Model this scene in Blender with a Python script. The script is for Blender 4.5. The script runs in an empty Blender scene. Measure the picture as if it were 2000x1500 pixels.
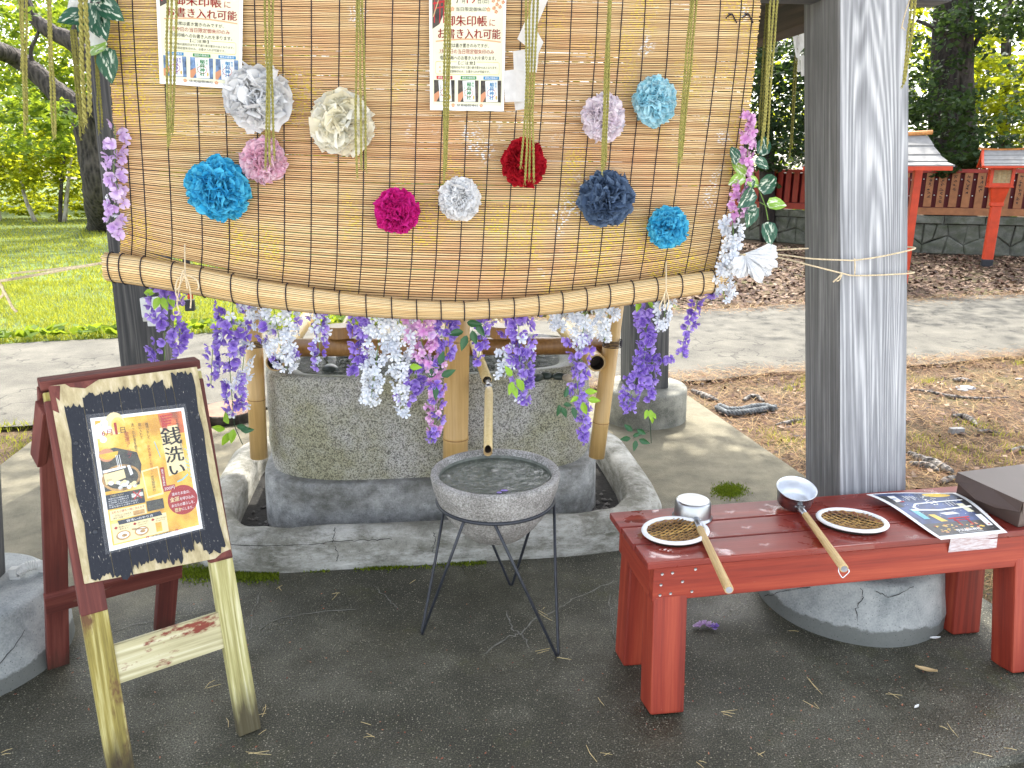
import bpy, bmesh, math, random
import numpy as np
from mathutils import Vector, Matrix
R = math.radians
PI = math.pi
scene = bpy.context.scene
COL = scene.collection

# ------------------------------------------------------------------ camera, sky, sun, exposure
CAM_H, PITCH, FPX = 1.45, R(15.5), 1500.0
cam = bpy.data.cameras.new('camera')
cam.sensor_width = 36.0
cam.lens = 36.0 * FPX / 2000.0
cam.clip_start, cam.clip_end = 0.05, 400.0
camo = bpy.data.objects.new('camera', cam)
COL.objects.link(camo)
camo.location = (0, 0, CAM_H)
camo.rotation_euler = (R(90) - PITCH, 0, 0)
scene.camera = camo

SUN_EL, SUN_AZ = R(56), R(11)          # azimuth measured from +Y towards +X
world = bpy.data.worlds.new('World')
scene.world = world
world.use_nodes = True
wn = world.node_tree
sky = wn.nodes.new('ShaderNodeTexSky')
sky.sky_type = 'NISHITA'
sky.sun_disc = False
sky.sun_elevation = SUN_EL
sky.sun_rotation = SUN_AZ
sky.air_density = 1.0
sky.dust_density = 3.0
hs = wn.nodes.new('ShaderNodeHueSaturation')          # white balance of the shade
hs.inputs['Saturation'].default_value = 0.42
wn.links.new(sky.outputs[0], hs.inputs['Color'])
wn.links.new(hs.outputs[0], wn.nodes['Background'].inputs[0])
wn.nodes['Background'].inputs[1].default_value = 0.15
sl = bpy.data.lights.new('sun', 'SUN')
sl.energy = 2.0
sl.angle = R(0.5)
sl.color = (1.0, 0.95, 0.86)
so = bpy.data.objects.new('sun', sl)
COL.objects.link(so)
sd = Vector((math.sin(SUN_AZ) * math.cos(SUN_EL), math.cos(SUN_AZ) * math.cos(SUN_EL), math.sin(SUN_EL)))
so.rotation_euler = sd.to_track_quat('Z', 'Y').to_euler()
so.location = sd * 50
scene.view_settings.view_transform = 'Standard'
scene.view_settings.look = 'None'
scene.view_settings.exposure = 2.3
scene.view_settings.gamma = 1.0
scene.view_settings.use_curve_mapping = False

# ------------------------------------------------------------------ points read off the photograph, at a chosen real depth
FW = Vector((0, math.cos(PITCH), -math.sin(PITCH)))
UP = Vector((0, math.sin(PITCH), math.cos(PITCH)))
RT = Vector((1, 0, 0))
C0 = Vector((0, 0, CAM_H))
def ray(px, py):
    return RT * ((px - 1000) / FPX) + UP * ((750 - py) / FPX) + FW
def G(px, py, z=0.0):
    d = ray(px, py)
    return C0 + d * ((z - CAM_H) / d.z)
def AT(px, py, y):
    d = ray(px, py)
    return C0 + d * (y / d.y)
def PL(px, py, p0, n):
    d = ray(px, py)
    return C0 + d * ((p0 - C0).dot(n) / d.dot(n))
YAW = R(7)
U = Vector((math.cos(YAW), math.sin(YAW), 0))
V = Vector((-math.sin(YAW), math.cos(YAW), 0))
Z = Vector((0, 0, 1))

# ------------------------------------------------------------------ object helpers
def tag(o, label=None, cat=None, group=None, kind=None):
    if label: o['label'] = label
    if cat: o['category'] = cat
    if group: o['group'] = group
    if kind: o['kind'] = kind
    return o
def thing(name, label, cat, loc, group=None):
    o = bpy.data.objects.new(name, None)
    o.empty_display_size = 0.05
    o.location = loc
    COL.objects.link(o)
    return tag(o, label, cat, group)
def aslist(m): return list(m) if isinstance(m, (list, tuple)) else [m]
def add_obj(name, me, parent=None, loc=(0, 0, 0)):
    o = bpy.data.objects.new(name, me)
    COL.objects.link(o)
    if parent is not None: o.parent = parent
    o.location = loc
    return o
class MB:
    def __init__(s):
        s.v, s.f, s.m, s.c = [], [], [], 0
    def mat(s, i):
        s.c = i
        return s
    def add(s, vs, fs):
        o = len(s.v)
        s.v.extend(Vector(p) for p in vs)
        s.f.extend(tuple(i + o for i in f) for f in fs)
        s.m.extend([s.c] * len(fs))
        return s
    def box(s, c, size, X=Vector((1, 0, 0)), Y=Vector((0, 1, 0)), Zv=Vector((0, 0, 1))):
        c = Vector(c)
        a, b, d = X * (size[0] / 2), Y * (size[1] / 2), Zv * (size[2] / 2)
        vs = [c + a * i + b * j + d * k for i in (-1, 1) for j in (-1, 1) for k in (-1, 1)]
        return s.add(vs, [(0, 1, 3, 2), (4, 6, 7, 5), (0, 4, 5, 1), (2, 3, 7, 6), (0, 2, 6, 4), (1, 5, 7, 3)])
    def tube(s, pts, r, n=8, caps=True, flat=1.0):
        pts = [Vector(p) for p in pts]
        k = len(pts)
        rs = list(r) if isinstance(r, (list, tuple)) else [r] * k
        t0 = (pts[1] - pts[0]).normalized()
        a = Z.cross(t0)
        if a.length < 0.05: a = Vector((1, 0, 0)).cross(t0)
        a.normalize()
        vs, fs = [], []
        for i, p in enumerate(pts):
            t = (pts[min(i + 1, k - 1)] - pts[max(i - 1, 0)]).normalized()
            a = a - t * a.dot(t)
            a.normalize()
            b = t.cross(a)
            for j in range(n):
                w = 2 * PI * j / n
                vs.append(p + (a * math.cos(w) + b * math.sin(w) * flat) * rs[i])
        for i in range(k - 1):
            for j in range(n):
                fs.append((i * n + j, i * n + (j + 1) % n, (i + 1) * n + (j + 1) % n, (i + 1) * n + j))
        if caps:
            fs.append(tuple(reversed(range(n))))
            fs.append(tuple(range((k - 1) * n, k * n)))
        return s.add(vs, fs)
    def lathe(s, prof, n, c, ax=Z, A=Vector((1, 0, 0)), B=Vector((0, 1, 0)), sx=1.0, sy=1.0, cap=False):
        c = Vector(c)
        vs, fs = [], []
        for r, z in prof:
            for j in range(n):
                w = 2 * PI * j / n
                vs.append(c + A * (r * math.cos(w) * sx) + B * (r * math.sin(w) * sy) + ax * z)
        for i in range(len(prof) - 1):
            for j in range(n):
                fs.append((i * n + j, i * n + (j + 1) % n, (i + 1) * n + (j + 1) % n, (i + 1) * n + j))
        if cap:
            fs.append(tuple(reversed(range(n))))
            fs.append(tuple(range((len(prof) - 1) * n, len(prof) * n)))
        return s.add(vs, fs)
    def grid(s, fn, nu, nv, wrap=False):
        vs = [fn(i / nu, j / nv) for j in range(nv + 1) for i in range(nu + (0 if wrap else 1))]
        w = nu if wrap else nu + 1
        fs = []
        for j in range(nv):
            for i in range(nu):
                fs.append((j * w + i, j * w + (i + 1) % w, (j + 1) * w + (i + 1) % w, (j + 1) * w + i))
        return s.add(vs, fs)
    def build(s, name, mats, parent=None, smooth=False, bevel=0, loc=None, seg=2):
        off = Vector((0, 0, 0))
        if parent is not None: off = wloc(parent)
        if loc is not None: off = Vector(loc)
        me = bpy.data.meshes.new(name)
        me.from_pydata([tuple(p - off) for p in s.v], [], s.f)
        for m in aslist(mats): me.materials.append(m)
        me.polygons.foreach_set('material_index', s.m)
        if bevel:
            bm = bmesh.new()
            bm.from_mesh(me)
            bmesh.ops.remove_doubles(bm, verts=bm.verts, dist=1e-5)
            es = [e for e in bm.edges if len(e.link_faces) == 2 and e.calc_face_angle(0) > 0.5]
            bmesh.ops.bevel(bm, geom=es, offset=bevel, segments=seg, affect='EDGES', profile=0.6)
            bmesh.ops.recalc_face_normals(bm, faces=bm.faces)
            bm.to_mesh(me)
            bm.free()
        if smooth: me.polygons.foreach_set('use_smooth', [True] * len(me.polygons))
        me.update()
        o = add_obj(name, me, parent, (0, 0, 0) if loc is None else (off if parent is None else off - wloc(parent)))
        return o
def wloc(o):
    p = Vector(o.location)
    while o.parent:
        o = o.parent
        p += Vector(o.location)
    return p
def beam(name, p0, p1, w, d, side, mat, parent=None, bevel=0.004, w2=None, d2=None):
    """square timber from p0 to p1, its grain along its own Z; side = direction of its width"""
    p0, p1 = Vector(p0), Vector(p1)
    L = (p1 - p0).length
    zz = (p1 - p0).normalized()
    x = Vector(side)
    x = (x - zz * x.dot(zz)).normalized()
    y = zz.cross(x)
    w2, d2 = w2 or w, d2 or d
    b = MB()
    vs = [(i * ww / 2, j * dd / 2, k) for k, ww, dd in ((-L / 2, w, d), (L / 2, w2, d2)) for i, j in ((-1, -1), (1, -1), (1, 1), (-1, 1))]
    b.add(vs, [(3, 2, 1, 0), (4, 5, 6, 7), (0, 1, 5, 4), (1, 2, 6, 5), (2, 3, 7, 6), (3, 0, 4, 7)])
    o = b.build(name, mat, None, bevel=bevel)
    M = Matrix((x, y, zz)).transposed().to_4x4()
    M.translation = (p0 + p1) / 2
    if parent is not None:
        o.parent = parent
        M.translation = M.translation - wloc(parent)
    o.matrix_local = M
    return o
def np_mesh(name, verts, faces, mats, parent=None, loc=(0, 0, 0), mi=None):
    """verts (n,3), faces (m,k) arrays"""
    me = bpy.data.meshes.new(name)
    verts = np.asarray(verts, dtype=np.float32)
    faces = np.asarray(faces, dtype=np.int32)
    k = faces.shape[1]
    me.vertices.add(len(verts))
    me.vertices.foreach_set('co', verts.ravel())
    me.loops.add(faces.size)
    me.loops.foreach_set('vertex_index', faces.ravel())
    me.polygons.add(len(faces))
    me.polygons.foreach_set('loop_start', np.arange(0, faces.size, k, dtype=np.int32))
    me.polygons.foreach_set('loop_total', np.full(len(faces), k, dtype=np.int32))
    for m in aslist(mats): me.materials.append(m)
    if mi is not None: me.polygons.foreach_set('material_index', np.asarray(mi, dtype=np.int32))
    me.update(calc_edges=True)
    return add_obj(name, me, parent, loc)

# ------------------------------------------------------------------ material helpers
class N:
    def __init__(s, name):
        s.m = bpy.data.materials.new(name)
        s.m.use_nodes = True
        s.t = s.m.node_tree
        s.b = s.t.nodes['Principled BSDF']
        s.o = s.t.nodes['Material Output']
        s._oc = None
    def put(s, sock, v):
        if isinstance(v, bpy.types.NodeSocket): s.t.links.new(v, sock)
        elif isinstance(v, (tuple, list)) and len(v) == 3 and sock.type == 'RGBA': sock.default_value = (*v, 1)
        else: sock.default_value = v
    def n(s, typ, ins={}, **at):
        x = s.t.nodes.new(typ)
        for k, v in at.items(): setattr(x, k, v)
        for k, v in ins.items(): s.put(x.inputs[k], v)
        return x
    def oc(s):
        if s._oc is None: s._oc = s.n('ShaderNodeTexCoord').outputs['Object']
        return s._oc
    def map(s, scale=(1, 1, 1), rot=(0, 0, 0), vec=None, loc=(0, 0, 0)):
        return s.n('ShaderNodeMapping', {'Vector': vec or s.oc(), 'Scale': scale, 'Rotation': rot, 'Location': loc}).outputs[0]
    def noise(s, scale, detail=3, rough=0.55, vec=None, dist=0.0):
        return s.n('ShaderNodeTexNoise', {'Vector': vec or s.oc(), 'Scale': scale, 'Detail': detail, 'Roughness': rough, 'Distortion': dist}).outputs[0]
    def voro(s, scale, feature='F1', vec=None, out='Distance', rnd=1.0):
        return s.n('ShaderNodeTexVoronoi', {'Vector': vec or s.oc(), 'Scale': scale, 'Randomness': rnd}, feature=feature).outputs[out]
    def ramp(s, fac, stops, interp='LINEAR'):
        r = s.n('ShaderNodeValToRGB', {0: fac})
        cr = r.color_ramp
        cr.interpolation = interp
        while len(cr.elements) < len(stops): cr.elements.new(0.5)
        for e, (p, c) in zip(cr.elements, stops):
            e.position = p
            e.color = (*c, 1) if not isinstance(c, (int, float)) else (c, c, c, 1)
        return r.outputs[0]
    def mix(s, fac, a, b, mode='MIX'):
        return s.n('ShaderNodeMixRGB', {0: fac, 1: a, 2: b}, blend_type=mode).outputs[0]
    def math(s, op, a, b=0.0, clamp=False):
        return s.n('ShaderNodeMath', {0: a, 1: b}, operation=op, use_clamp=clamp).outputs[0]
    def sep(s, i, vec=None):
        return s.n('ShaderNodeSeparateXYZ', {0: vec or s.oc()}).outputs[i]
    def bump(s, h, strength=0.3, dist=0.01):
        s.put(s.b.inputs['Normal'], s.n('ShaderNodeBump', {'Height': h, 'Strength': strength, 'Distance': dist}).outputs[0])
        return s
    def set(s, **kw):
        for k, v in kw.items(): s.put(s.b.inputs[{'base': 'Base Color', 'rough': 'Roughness', 'metal': 'Metallic', 'spec': 'Specular IOR Level', 'alpha': 'Alpha', 'trans': 'Transmission Weight', 'ior': 'IOR', 'coat': 'Coat Weight', 'sheen': 'Sheen Weight'}[k]], v)
        return s
    def rnd(s): return s.n('ShaderNodeObjectInfo').outputs['Random']
    def isl(s): return s.n('ShaderNodeNewGeometry').outputs['Random Per Island']
    def translucent(s, col, w):
        tr = s.n('ShaderNodeBsdfTranslucent', {0: col})
        mx = s.n('ShaderNodeMixShader', {0: w, 1: s.b.outputs[0], 2: tr.outputs[0]})
        s.t.links.new(mx.outputs[0], s.o.inputs[0])
        return s
def plain(name, c, rough=0.6, metal=0.0, var=0.25, scale=30, bump=0.1, spec=0.5):
    m = N(name)
    f = m.noise(scale, 4)
    dk = tuple(x * (1 - var) for x in c)
    lt = tuple(min(1, x * (1 + var)) for x in c)
    m.set(base=m.ramp(f, [(0.3, dk), (0.7, lt)]), rough=rough, metal=metal, spec=spec)
    if bump: m.bump(f, bump, 0.003)
    return m.m
def flat(name, c, rough=0.6):
    m = N(name)
    m.set(base=c, rough=rough, spec=0.3)
    return m.m
def wood(name, dark, mid, light, freq=40, stretch=0.06, rough=0.65, ring=14, bump=0.25, amt=0.14, foot=None, wear=None, wearc=None, wscale=6):
    """grain along object Z, flat-sawn figure"""
    m = N(name)
    r = m.rnd()
    cmb = m.n('ShaderNodeCombineXYZ', {0: m.math('MULTIPLY', r, 13.0), 1: m.math('MULTIPLY', r, 7.0), 2: m.math('MULTIPLY', r, 29.0)}).outputs[0]
    vec = m.n('ShaderNodeVectorMath', {0: m.oc(), 1: cmb}, operation='ADD').outputs[0]
    big = m.noise(1.0, 2, 0.4, m.map((freq * 0.16, freq * 0.16, freq * 0.16 * stretch), vec=vec), 0.15)
    rings = m.math('SINE', m.math('MULTIPLY', big, ring * 6.0))
    rings = m.math('ADD', m.math('MULTIPLY', rings, 0.5), 0.5)
    streak = m.noise(1.0, 4, 0.65, m.map((freq * 1.6, freq * 1.6, freq * 1.6 * stretch * 0.5), vec=vec))
    fine = m.noise(1.0, 3, 0.7, m.map((freq * 6, freq * 6, freq * 6 * stretch * 0.5), vec=vec))
    blot = m.noise(1.0, 4, 0.6, m.map((freq * 0.2, freq * 0.2, freq * 0.06), vec=vec))
    f = m.math('ADD', m.math('ADD', m.math('MULTIPLY', rings, amt), m.math('MULTIPLY', streak, 0.62 - amt)), m.math('ADD', m.math('MULTIPLY', fine, 0.2), m.math('MULTIPLY', blot, 0.18)))
    col = m.ramp(f, [(0.3, dark), (0.5, mid), (0.72, light)])
    if wear is not None:
        wf = m.ramp(m.noise(1.0, 6, 0.65, m.map((wscale, wscale, wscale * 0.4), vec=vec)), [(wear, 0.0), (wear + 0.06, 1.0)])
        col = m.mix(wf, col, m.ramp(fine, [(0.3, tuple(x * 0.6 for x in wearc)), (0.7, wearc)]))
    if foot is not None:
        zf = m.math('ADD', m.sep(2), m.math('MULTIPLY', m.noise(1.0, 5, 0.6, m.map((60, 60, 9))), 0.16))
        col = m.mix(m.n('ShaderNodeMapRange', {'Value': zf, 'From Min': foot, 'From Max': foot + 0.1, 'To Min': 0.88, 'To Max': 0.0}).outputs[0], col, (0.035, 0.024, 0.014))
    m.set(base=col, rough=rough)
    m.bump(f, bump, 0.004)
    return m

# ---- materials
def post_mat():
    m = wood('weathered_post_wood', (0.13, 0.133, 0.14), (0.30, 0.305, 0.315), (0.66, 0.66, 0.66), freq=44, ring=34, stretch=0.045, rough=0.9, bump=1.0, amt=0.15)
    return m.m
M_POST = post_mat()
M_POSTS = wood('interior_shade_post_side', (0.075, 0.072, 0.068), (0.16, 0.155, 0.15), (0.36, 0.35, 0.34), freq=90, ring=9, stretch=0.03, rough=0.85, bump=0.6, amt=0.08).m  # finer-grained post wood with the interior shade put into its colour
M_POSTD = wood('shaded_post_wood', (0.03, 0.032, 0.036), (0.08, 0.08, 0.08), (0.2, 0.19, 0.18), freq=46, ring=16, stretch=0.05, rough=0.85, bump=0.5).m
M_BEAM = wood('dark_beam_wood', (0.02, 0.013, 0.009), (0.05, 0.032, 0.022), (0.12, 0.075, 0.05), freq=26, rough=0.75).m
M_ROOF = plain('roof_shingle', (0.11, 0.1, 0.09), 0.9)
def red_wood(name, wet=True):
    m = wood(name, (0.14, 0.014, 0.007), (0.29, 0.032, 0.014), (0.47, 0.085, 0.035), freq=34, ring=7, rough=0.55, bump=0.2, wear=0.70, wearc=(0.42, 0.2, 0.13), wscale=26)
    return m.m
M_RED = red_wood('red_stained_bench_wood')
def wet_red():
    m = wood('wet_red_bench_wood', (0.12, 0.013, 0.009), (0.21, 0.024, 0.015), (0.34, 0.055, 0.032), freq=34, ring=7, rough=0.42, bump=0.12)
    w = m.ramp(m.noise(9, 4, 0.6), [(0.54, 0.42), (0.60, 0.12)])
    m.set(rough=w, coat=m.ramp(m.noise(9, 4, 0.6), [(0.54, 0.0), (0.6, 0.25)]))
    return m.m
M_REDTOP = wet_red()
M_SIGNRED = wood('weathered_red_sign_wood', (0.055, 0.012, 0.009), (0.115, 0.023, 0.016), (0.21, 0.06, 0.042), freq=50, ring=8, rough=0.7, foot=-0.44, wear=0.66, wearc=(0.33, 0.27, 0.18), wscale=14).m
M_SIGNYEL = wood('algae_stained_leg_wood', (0.10, 0.075, 0.02), (0.31, 0.25, 0.06), (0.66, 0.60, 0.28), freq=90, ring=10, rough=0.85, bump=0.6, foot=-0.36, wear=0.56, wearc=(0.17, 0.085, 0.035), wscale=9).m
M_SIGNPALE = wood('pale_algae_leg_wood', (0.22, 0.19, 0.06), (0.45, 0.41, 0.17), (0.76, 0.72, 0.47), freq=90, ring=10, rough=0.85, bump=0.6, foot=-0.36, wear=0.64, wearc=(0.20, 0.10, 0.05), wscale=12).m
M_SIGNMIX = wood('half_bare_rail_wood', (0.30, 0.26, 0.13), (0.52, 0.47, 0.27), (0.74, 0.70, 0.5), freq=60, ring=9, rough=0.85, bump=0.4, wear=0.54, wearc=(0.26, 0.06, 0.035), wscale=20).m
M_PLY = wood('bare_plywood', (0.28, 0.22, 0.11), (0.47, 0.39, 0.22), (0.66, 0.58, 0.41), freq=60, ring=7, rough=0.85, bump=0.3).m
def black_paint():
    m = N('flaking_black_paint')
    f = m.noise(1.0, 6, 0.7, m.map((300, 300, 34)))
    low = m.math('MULTIPLY', m.noise(1.0, 3, 0.6, m.map((5, 5, 3))), 0.14)
    f = m.math('ADD', f, m.math('SUBTRACT', low, 0.07))
    c = m.ramp(f, [(0.0, (0.008, 0.010, 0.016)), (0.63, (0.024, 0.027, 0.036)), (0.66, (0.42, 0.39, 0.33))])
    m.set(base=c, rough=0.6, spec=0.25)
    m.bump(m.noise(1.0, 3, 0.5, m.map((60, 60, 4))), 0.25, 0.004)
    return m.m
M_BLACK = black_paint()
def pavement():
    m = N('wet_dark_concrete')
    big = m.noise(1.3, 5, 0.6)
    mid = m.noise(6.0, 6, 0.65)
    agg = m.voro(150)
    agg2 = m.noise(240, 2, 0.6)
    base = m.ramp(m.math('ADD', m.math('MULTIPLY', big, 0.6), m.math('MULTIPLY', mid, 0.4)), [(0.35, (0.026, 0.0255, 0.016)), (0.50, (0.068, 0.065, 0.043)), (0.63, (0.16, 0.152, 0.112))])
    base = m.mix(m.ramp(agg2, [(0.40, 0.8), (0.56, 0.0)]), base, (0.018, 0.018, 0.014))
    base = m.mix(m.ramp(agg2, [(0.58, 0.0), (0.70, 0.6)]), base, (0.25, 0.235, 0.19))
    spk = m.math('MULTIPLY', m.ramp(m.voro(135), [(0.16, 1.0), (0.30, 0.0)]), m.ramp(m.voro(135, out='Color'), [(0.5, 0.0), (0.7, 1.0)]))
    base = m.mix(m.math('MULTIPLY', spk, 0.6), base, (0.50, 0.46, 0.34))
    moss = m.math('MULTIPLY', m.ramp(m.noise(2.3, 6, 0.7), [(0.56, 0.0), (0.72, 0.5)]), m.ramp(m.noise(40, 3), [(0.4, 0.2), (0.6, 1.0)]))
    base = m.mix(moss, base, (0.085, 0.09, 0.022))
    # pale dry slab towards the back and the sides (dry-out line wanders)
    y = m.math('ADD', m.sep(1), m.math('MULTIPLY', m.math('SUBTRACT', m.noise(3.0, 4), 0.5), 0.7))
    x = m.math('ABSOLUTE', m.math('ADD', m.sep(0), 0.3))
    dry = m.ramp(m.math('ADD', y, 0.0), [(0.0, 0.0), (1.0, 1.0)])
    dryf = m.n('ShaderNodeMapRange', {'Value': y, 'From Min': 2.75, 'From Max': 3.35}).outputs[0]
    left = m.n('ShaderNodeMapRange', {'Value': m.math('SUBTRACT', m.math('MULTIPLY', y, 0.9), m.sep(0)), 'From Min': 3.25, 'From Max': 3.7}).outputs[0]
    dryf = m.math('MAXIMUM', dryf, left)
    pale = m.ramp(m.math('ADD', m.math('MULTIPLY', mid, 0.7), m.math('MULTIPLY', agg2, 0.3)), [(0.35, (0.11, 0.10, 0.07)), (0.65, (0.25, 0.225, 0.155))])
    base = m.mix(dryf, base, pale)
    wet = m.ramp(m.noise(2.1, 3, 0.5), [(0.36, 0.2), (0.54, 0.7)])
    m.set(base=base, rough=m.mix(dryf, wet, (0.85, 0.85, 0.85)), spec=0.32)
    m.bump(m.math('ADD', m.math('MULTIPLY', agg, 0.6), agg2), 0.55, 0.004)
    return m.m
M_PAVE = pavement()
def concrete(name, d, l, stain=None, sc=9, white=None, damp=None):
    m = N(name)
    a = m.noise(sc, 7, 0.68)
    b = m.noise(180, 2)
    c = m.ramp(m.math('ADD', m.math('MULTIPLY', a, 0.75), m.math('MULTIPLY', b, 0.25)), [(0.36, d), (0.64, l)])
    if stain:
        c = m.mix(m.ramp(m.noise(1.0, 9, 0.74, m.map((4.1, 4.1, 7))), [(0.44, 0.0), (0.66, 0.9)]), c, stain)
    if white:
        c = m.mix(m.ramp(m.noise(1.0, 9, 0.78, m.map((5, 5, 17))), [(0.44, 0.0), (0.68, 0.9)]), c, white)
    if damp:
        zz = m.math('SUBTRACT', m.sep(2), m.math('MULTIPLY', m.noise(7, 5, .7), 0.09))
        c = m.mix(m.n('ShaderNodeMapRange', {'Value': zz, 'From Min': 0.004, 'From Max': 0.012, 'To Min': 0.85, 'To Max': 0.0}).outputs[0], c, damp)
    pit = m.ramp(m.voro(90), [(0.08, 0.35), (0.16, 1.0)])
    c = m.mix(1.0, c, pit, 'MULTIPLY')
    m.set(base=c, rough=0.88)
    m.bump(m.math('ADD', a, m.math('MULTIPLY', b, 0.4)), 0.4, 0.006)
    return m.m
M_FOOT = concrete('footing_concrete', (0.20, 0.22, 0.22), (0.48, 0.49, 0.47), sc=7, damp=(0.12, 0.125, 0.11))
M_FOOTD = concrete('old_footing_concrete', (0.12, 0.12, 0.10), (0.38, 0.37, 0.31), sc=6)
M_KERB = concrete('lichen_kerb_concrete', (0.16, 0.155, 0.125), (0.36, 0.35, 0.30), stain=(0.085, 0.082, 0.055), white=(0.62, 0.61, 0.56), sc=11)
M_PLINTH = concrete('plinth_concrete', (0.17, 0.175, 0.17), (0.44, 0.44, 0.42), stain=(0.085, 0.083, 0.065), sc=16)
M_PIT = plain('wet_black_gravel', (0.012, 0.011, 0.009), 0.9, var=0.9, scale=70, bump=1.0)
def granite():
    m = N('rough_granite')
    a = m.noise(150, 3, 0.7)
    v = m.voro(230, out='Color')
    g = m.ramp(m.math('ADD', m.math('MULTIPLY', a, 0.5), m.math('MULTIPLY', v, 0.5)), [(0.27, (0.12, 0.118, 0.105)), (0.44, (0.34, 0.33, 0.295)), (0.58, (0.62, 0.605, 0.56))])
    st = m.ramp(m.noise(3.2, 5, 0.6), [(0.42, 0.0), (0.62, 0.85)])
    g = m.mix(st, g, m.mix(1.0, g, (0.66, 0.65, 0.42), 'MULTIPLY'))
    m.set(base=g, rough=0.8)
    m.bump(a, 0.8, 0.006)
    return m.m
M_GRANITE = granite()
def wet_granite():
    m = N('wet_granite')
    a = m.noise(95, 3, 0.7)
    g = m.ramp(a, [(0.35, (0.02, 0.021, 0.019)), (0.65, (0.10, 0.10, 0.088))])
    m.set(base=g, rough=0.5, spec=0.3)
    m.bump(a, 0.5, 0.005)
    return m.m
M_GRANITEW = wet_granite()
def bowl_mat():
    m = N('grainy_stone_bowl')
    a = m.noise(190, 3, 0.7)
    b = m.noise(14, 4)
    g = m.ramp(m.math('ADD', m.math('MULTIPLY', a, 0.7), m.math('MULTIPLY', b, 0.3)), [(0.36, (0.12, 0.115, 0.10)), (0.5, (0.31, 0.295, 0.27)), (0.63, (0.54, 0.52, 0.49))])
    m.set(base=g, rough=0.85)
    m.bump(a, 0.9, 0.005)
    return m.m
M_BOWL = bowl_mat()
M_BOWLIN = plain('wet_bowl_inside', (0.15, 0.16, 0.135), 0.35, var=0.35, scale=40)
def bamboo(name, d, l, node=None):
    m = N(name)
    f = m.noise(1.0, 4, 0.6, m.map((120, 120, 5)))
    g = m.noise(3.0, 3)
    c = m.ramp(m.math('ADD', m.math('MULTIPLY', f, 0.5), m.math('MULTIPLY', g, 0.5)), [(0.35, d), (0.65, l)])
    m.set(base=c, rough=0.38)
    m.bump(f, 0.12, 0.002)
    return m.m
M_BAM = bamboo('pale_dry_bamboo', (0.52, 0.31, 0.10), (0.70, 0.47, 0.19))
M_BAMD = bamboo('brown_bamboo', (0.22, 0.105, 0.03), (0.40, 0.21, 0.07))
M_BAMP = bamboo('cream_bamboo', (0.55, 0.40, 0.15), (0.76, 0.60, 0.29))
M_BAMEND = plain('dark_bamboo_bore', (0.03, 0.018, 0.01), 0.8, var=0.5)
M_CUT = plain('cut_bamboo_rim', (0.42, 0.28, 0.12), 0.7)
def slat_mat():
    m = N('blind_slat_bamboo')
    o = m.oc()
    fib = m.noise(1.0, 3, 0.6, m.map((14, 60, 500)))
    r = m.rnd()
    c = m.ramp(m.math('ADD', m.math('MULTIPLY', fib, 0.6), m.math('MULTIPLY', r, 0.4)), [(0.25, (0.48, 0.275, 0.105)), (0.5, (0.64, 0.415, 0.18)), (0.75, (0.76, 0.55, 0.28))])
    pk = m.ramp(m.noise(2.6, 4, 0.6, m.map((1, 1, 1.3), loc=(3.1, 0, 1.7))), [(0.44, 0.0), (0.66, 0.45)])
    c = m.mix(pk, c, m.mix(1.0, c, (1.0, 0.64, 0.66), 'MULTIPLY'))
    blob = m.ramp(m.noise(5.0, 2, 0.5, m.map((1.2, 1, 0.8), loc=(7, 0, 2))), [(0.52, 0.0), (0.66, 1.0)])
    spk = m.ramp(m.noise(1.0, 2, 0.5, m.map((150, 60, 240))), [(0.52, 0.0), (0.57, 1.0)])
    gold = m.math('MULTIPLY', blob, spk)
    c = m.mix(gold, c, (0.80, 0.56, 0.045))
    blob2 = m.ramp(m.noise(5.5, 2, 0.5, m.map((1.2, 1, 1.0), loc=(1, 0, 9))), [(0.65, 0.0), (0.70, 1.0)])
    wh = m.math('MULTIPLY', blob2, m.ramp(m.noise(1.0, 2, 0.5, m.map((110, 60, 200), loc=(5, 0, 0))), [(0.55, 0.0), (0.58, 1.0)]))
    c = m.mix(wh, c, (0.8, 0.78, 0.76))
    m.set(base=c, rough=0.5)
    m.bump(fib, 0.15, 0.002)
    return m.m
M_SLAT = slat_mat()
def slat_roll():
    m = N('clean_slat_bamboo')
    fib = m.noise(1.0, 3, 0.6, m.map((10, 60, 400)))
    m.set(base=m.ramp(m.math('ADD', m.math('MULTIPLY', fib, 0.6), m.math('MULTIPLY', m.rnd(), 0.4)), [(0.25, (0.58, 0.36, 0.14)), (0.5, (0.74, 0.51, 0.235)), (0.75, (0.83, 0.64, 0.36))]), rough=0.5)
    return m.m
M_SLATR = slat_roll()
M_SLATE = flat('gap_shade_slat_edge', (0.035, 0.016, 0.008), 0.8)  # dark bamboo skin colour that also paints the shaded gaps between slats
M_SLATD = plain('blind_batten', (0.55, 0.33, 0.12), 0.55, var=0.15)
M_CORD = plain('black_purple_cord', (0.012, 0.008, 0.016), 0.8)
M_TWINE = plain('jute_twine', (0.62, 0.50, 0.32), 0.9, var=0.3, scale=200)
M_STRAW = plain('green_straw_rope', (0.27, 0.245, 0.06), 0.85, var=0.4, scale=160)
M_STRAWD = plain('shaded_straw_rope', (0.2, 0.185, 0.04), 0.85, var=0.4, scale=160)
def water():
    m = N('rippled_water')
    w = m.noise(1.0, 3, 0.5, m.map((20, 48, 26)), 1.2)
    m.set(base=(0.03, 0.04, 0.026), rough=0.03, ior=1.33, alpha=0.8, spec=1.0)
    m.bump(w, 1.0, 0.05)
    return m.m
M_WATER = water()
M_IRON = plain('black_iron_rod', (0.022, 0.025, 0.032), 0.42, var=0.4, scale=90)
M_ALU = plain('spun_aluminium', (0.44, 0.45, 0.46), 0.32, metal=1.0, var=0.12, scale=12, bump=0.04)
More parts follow.
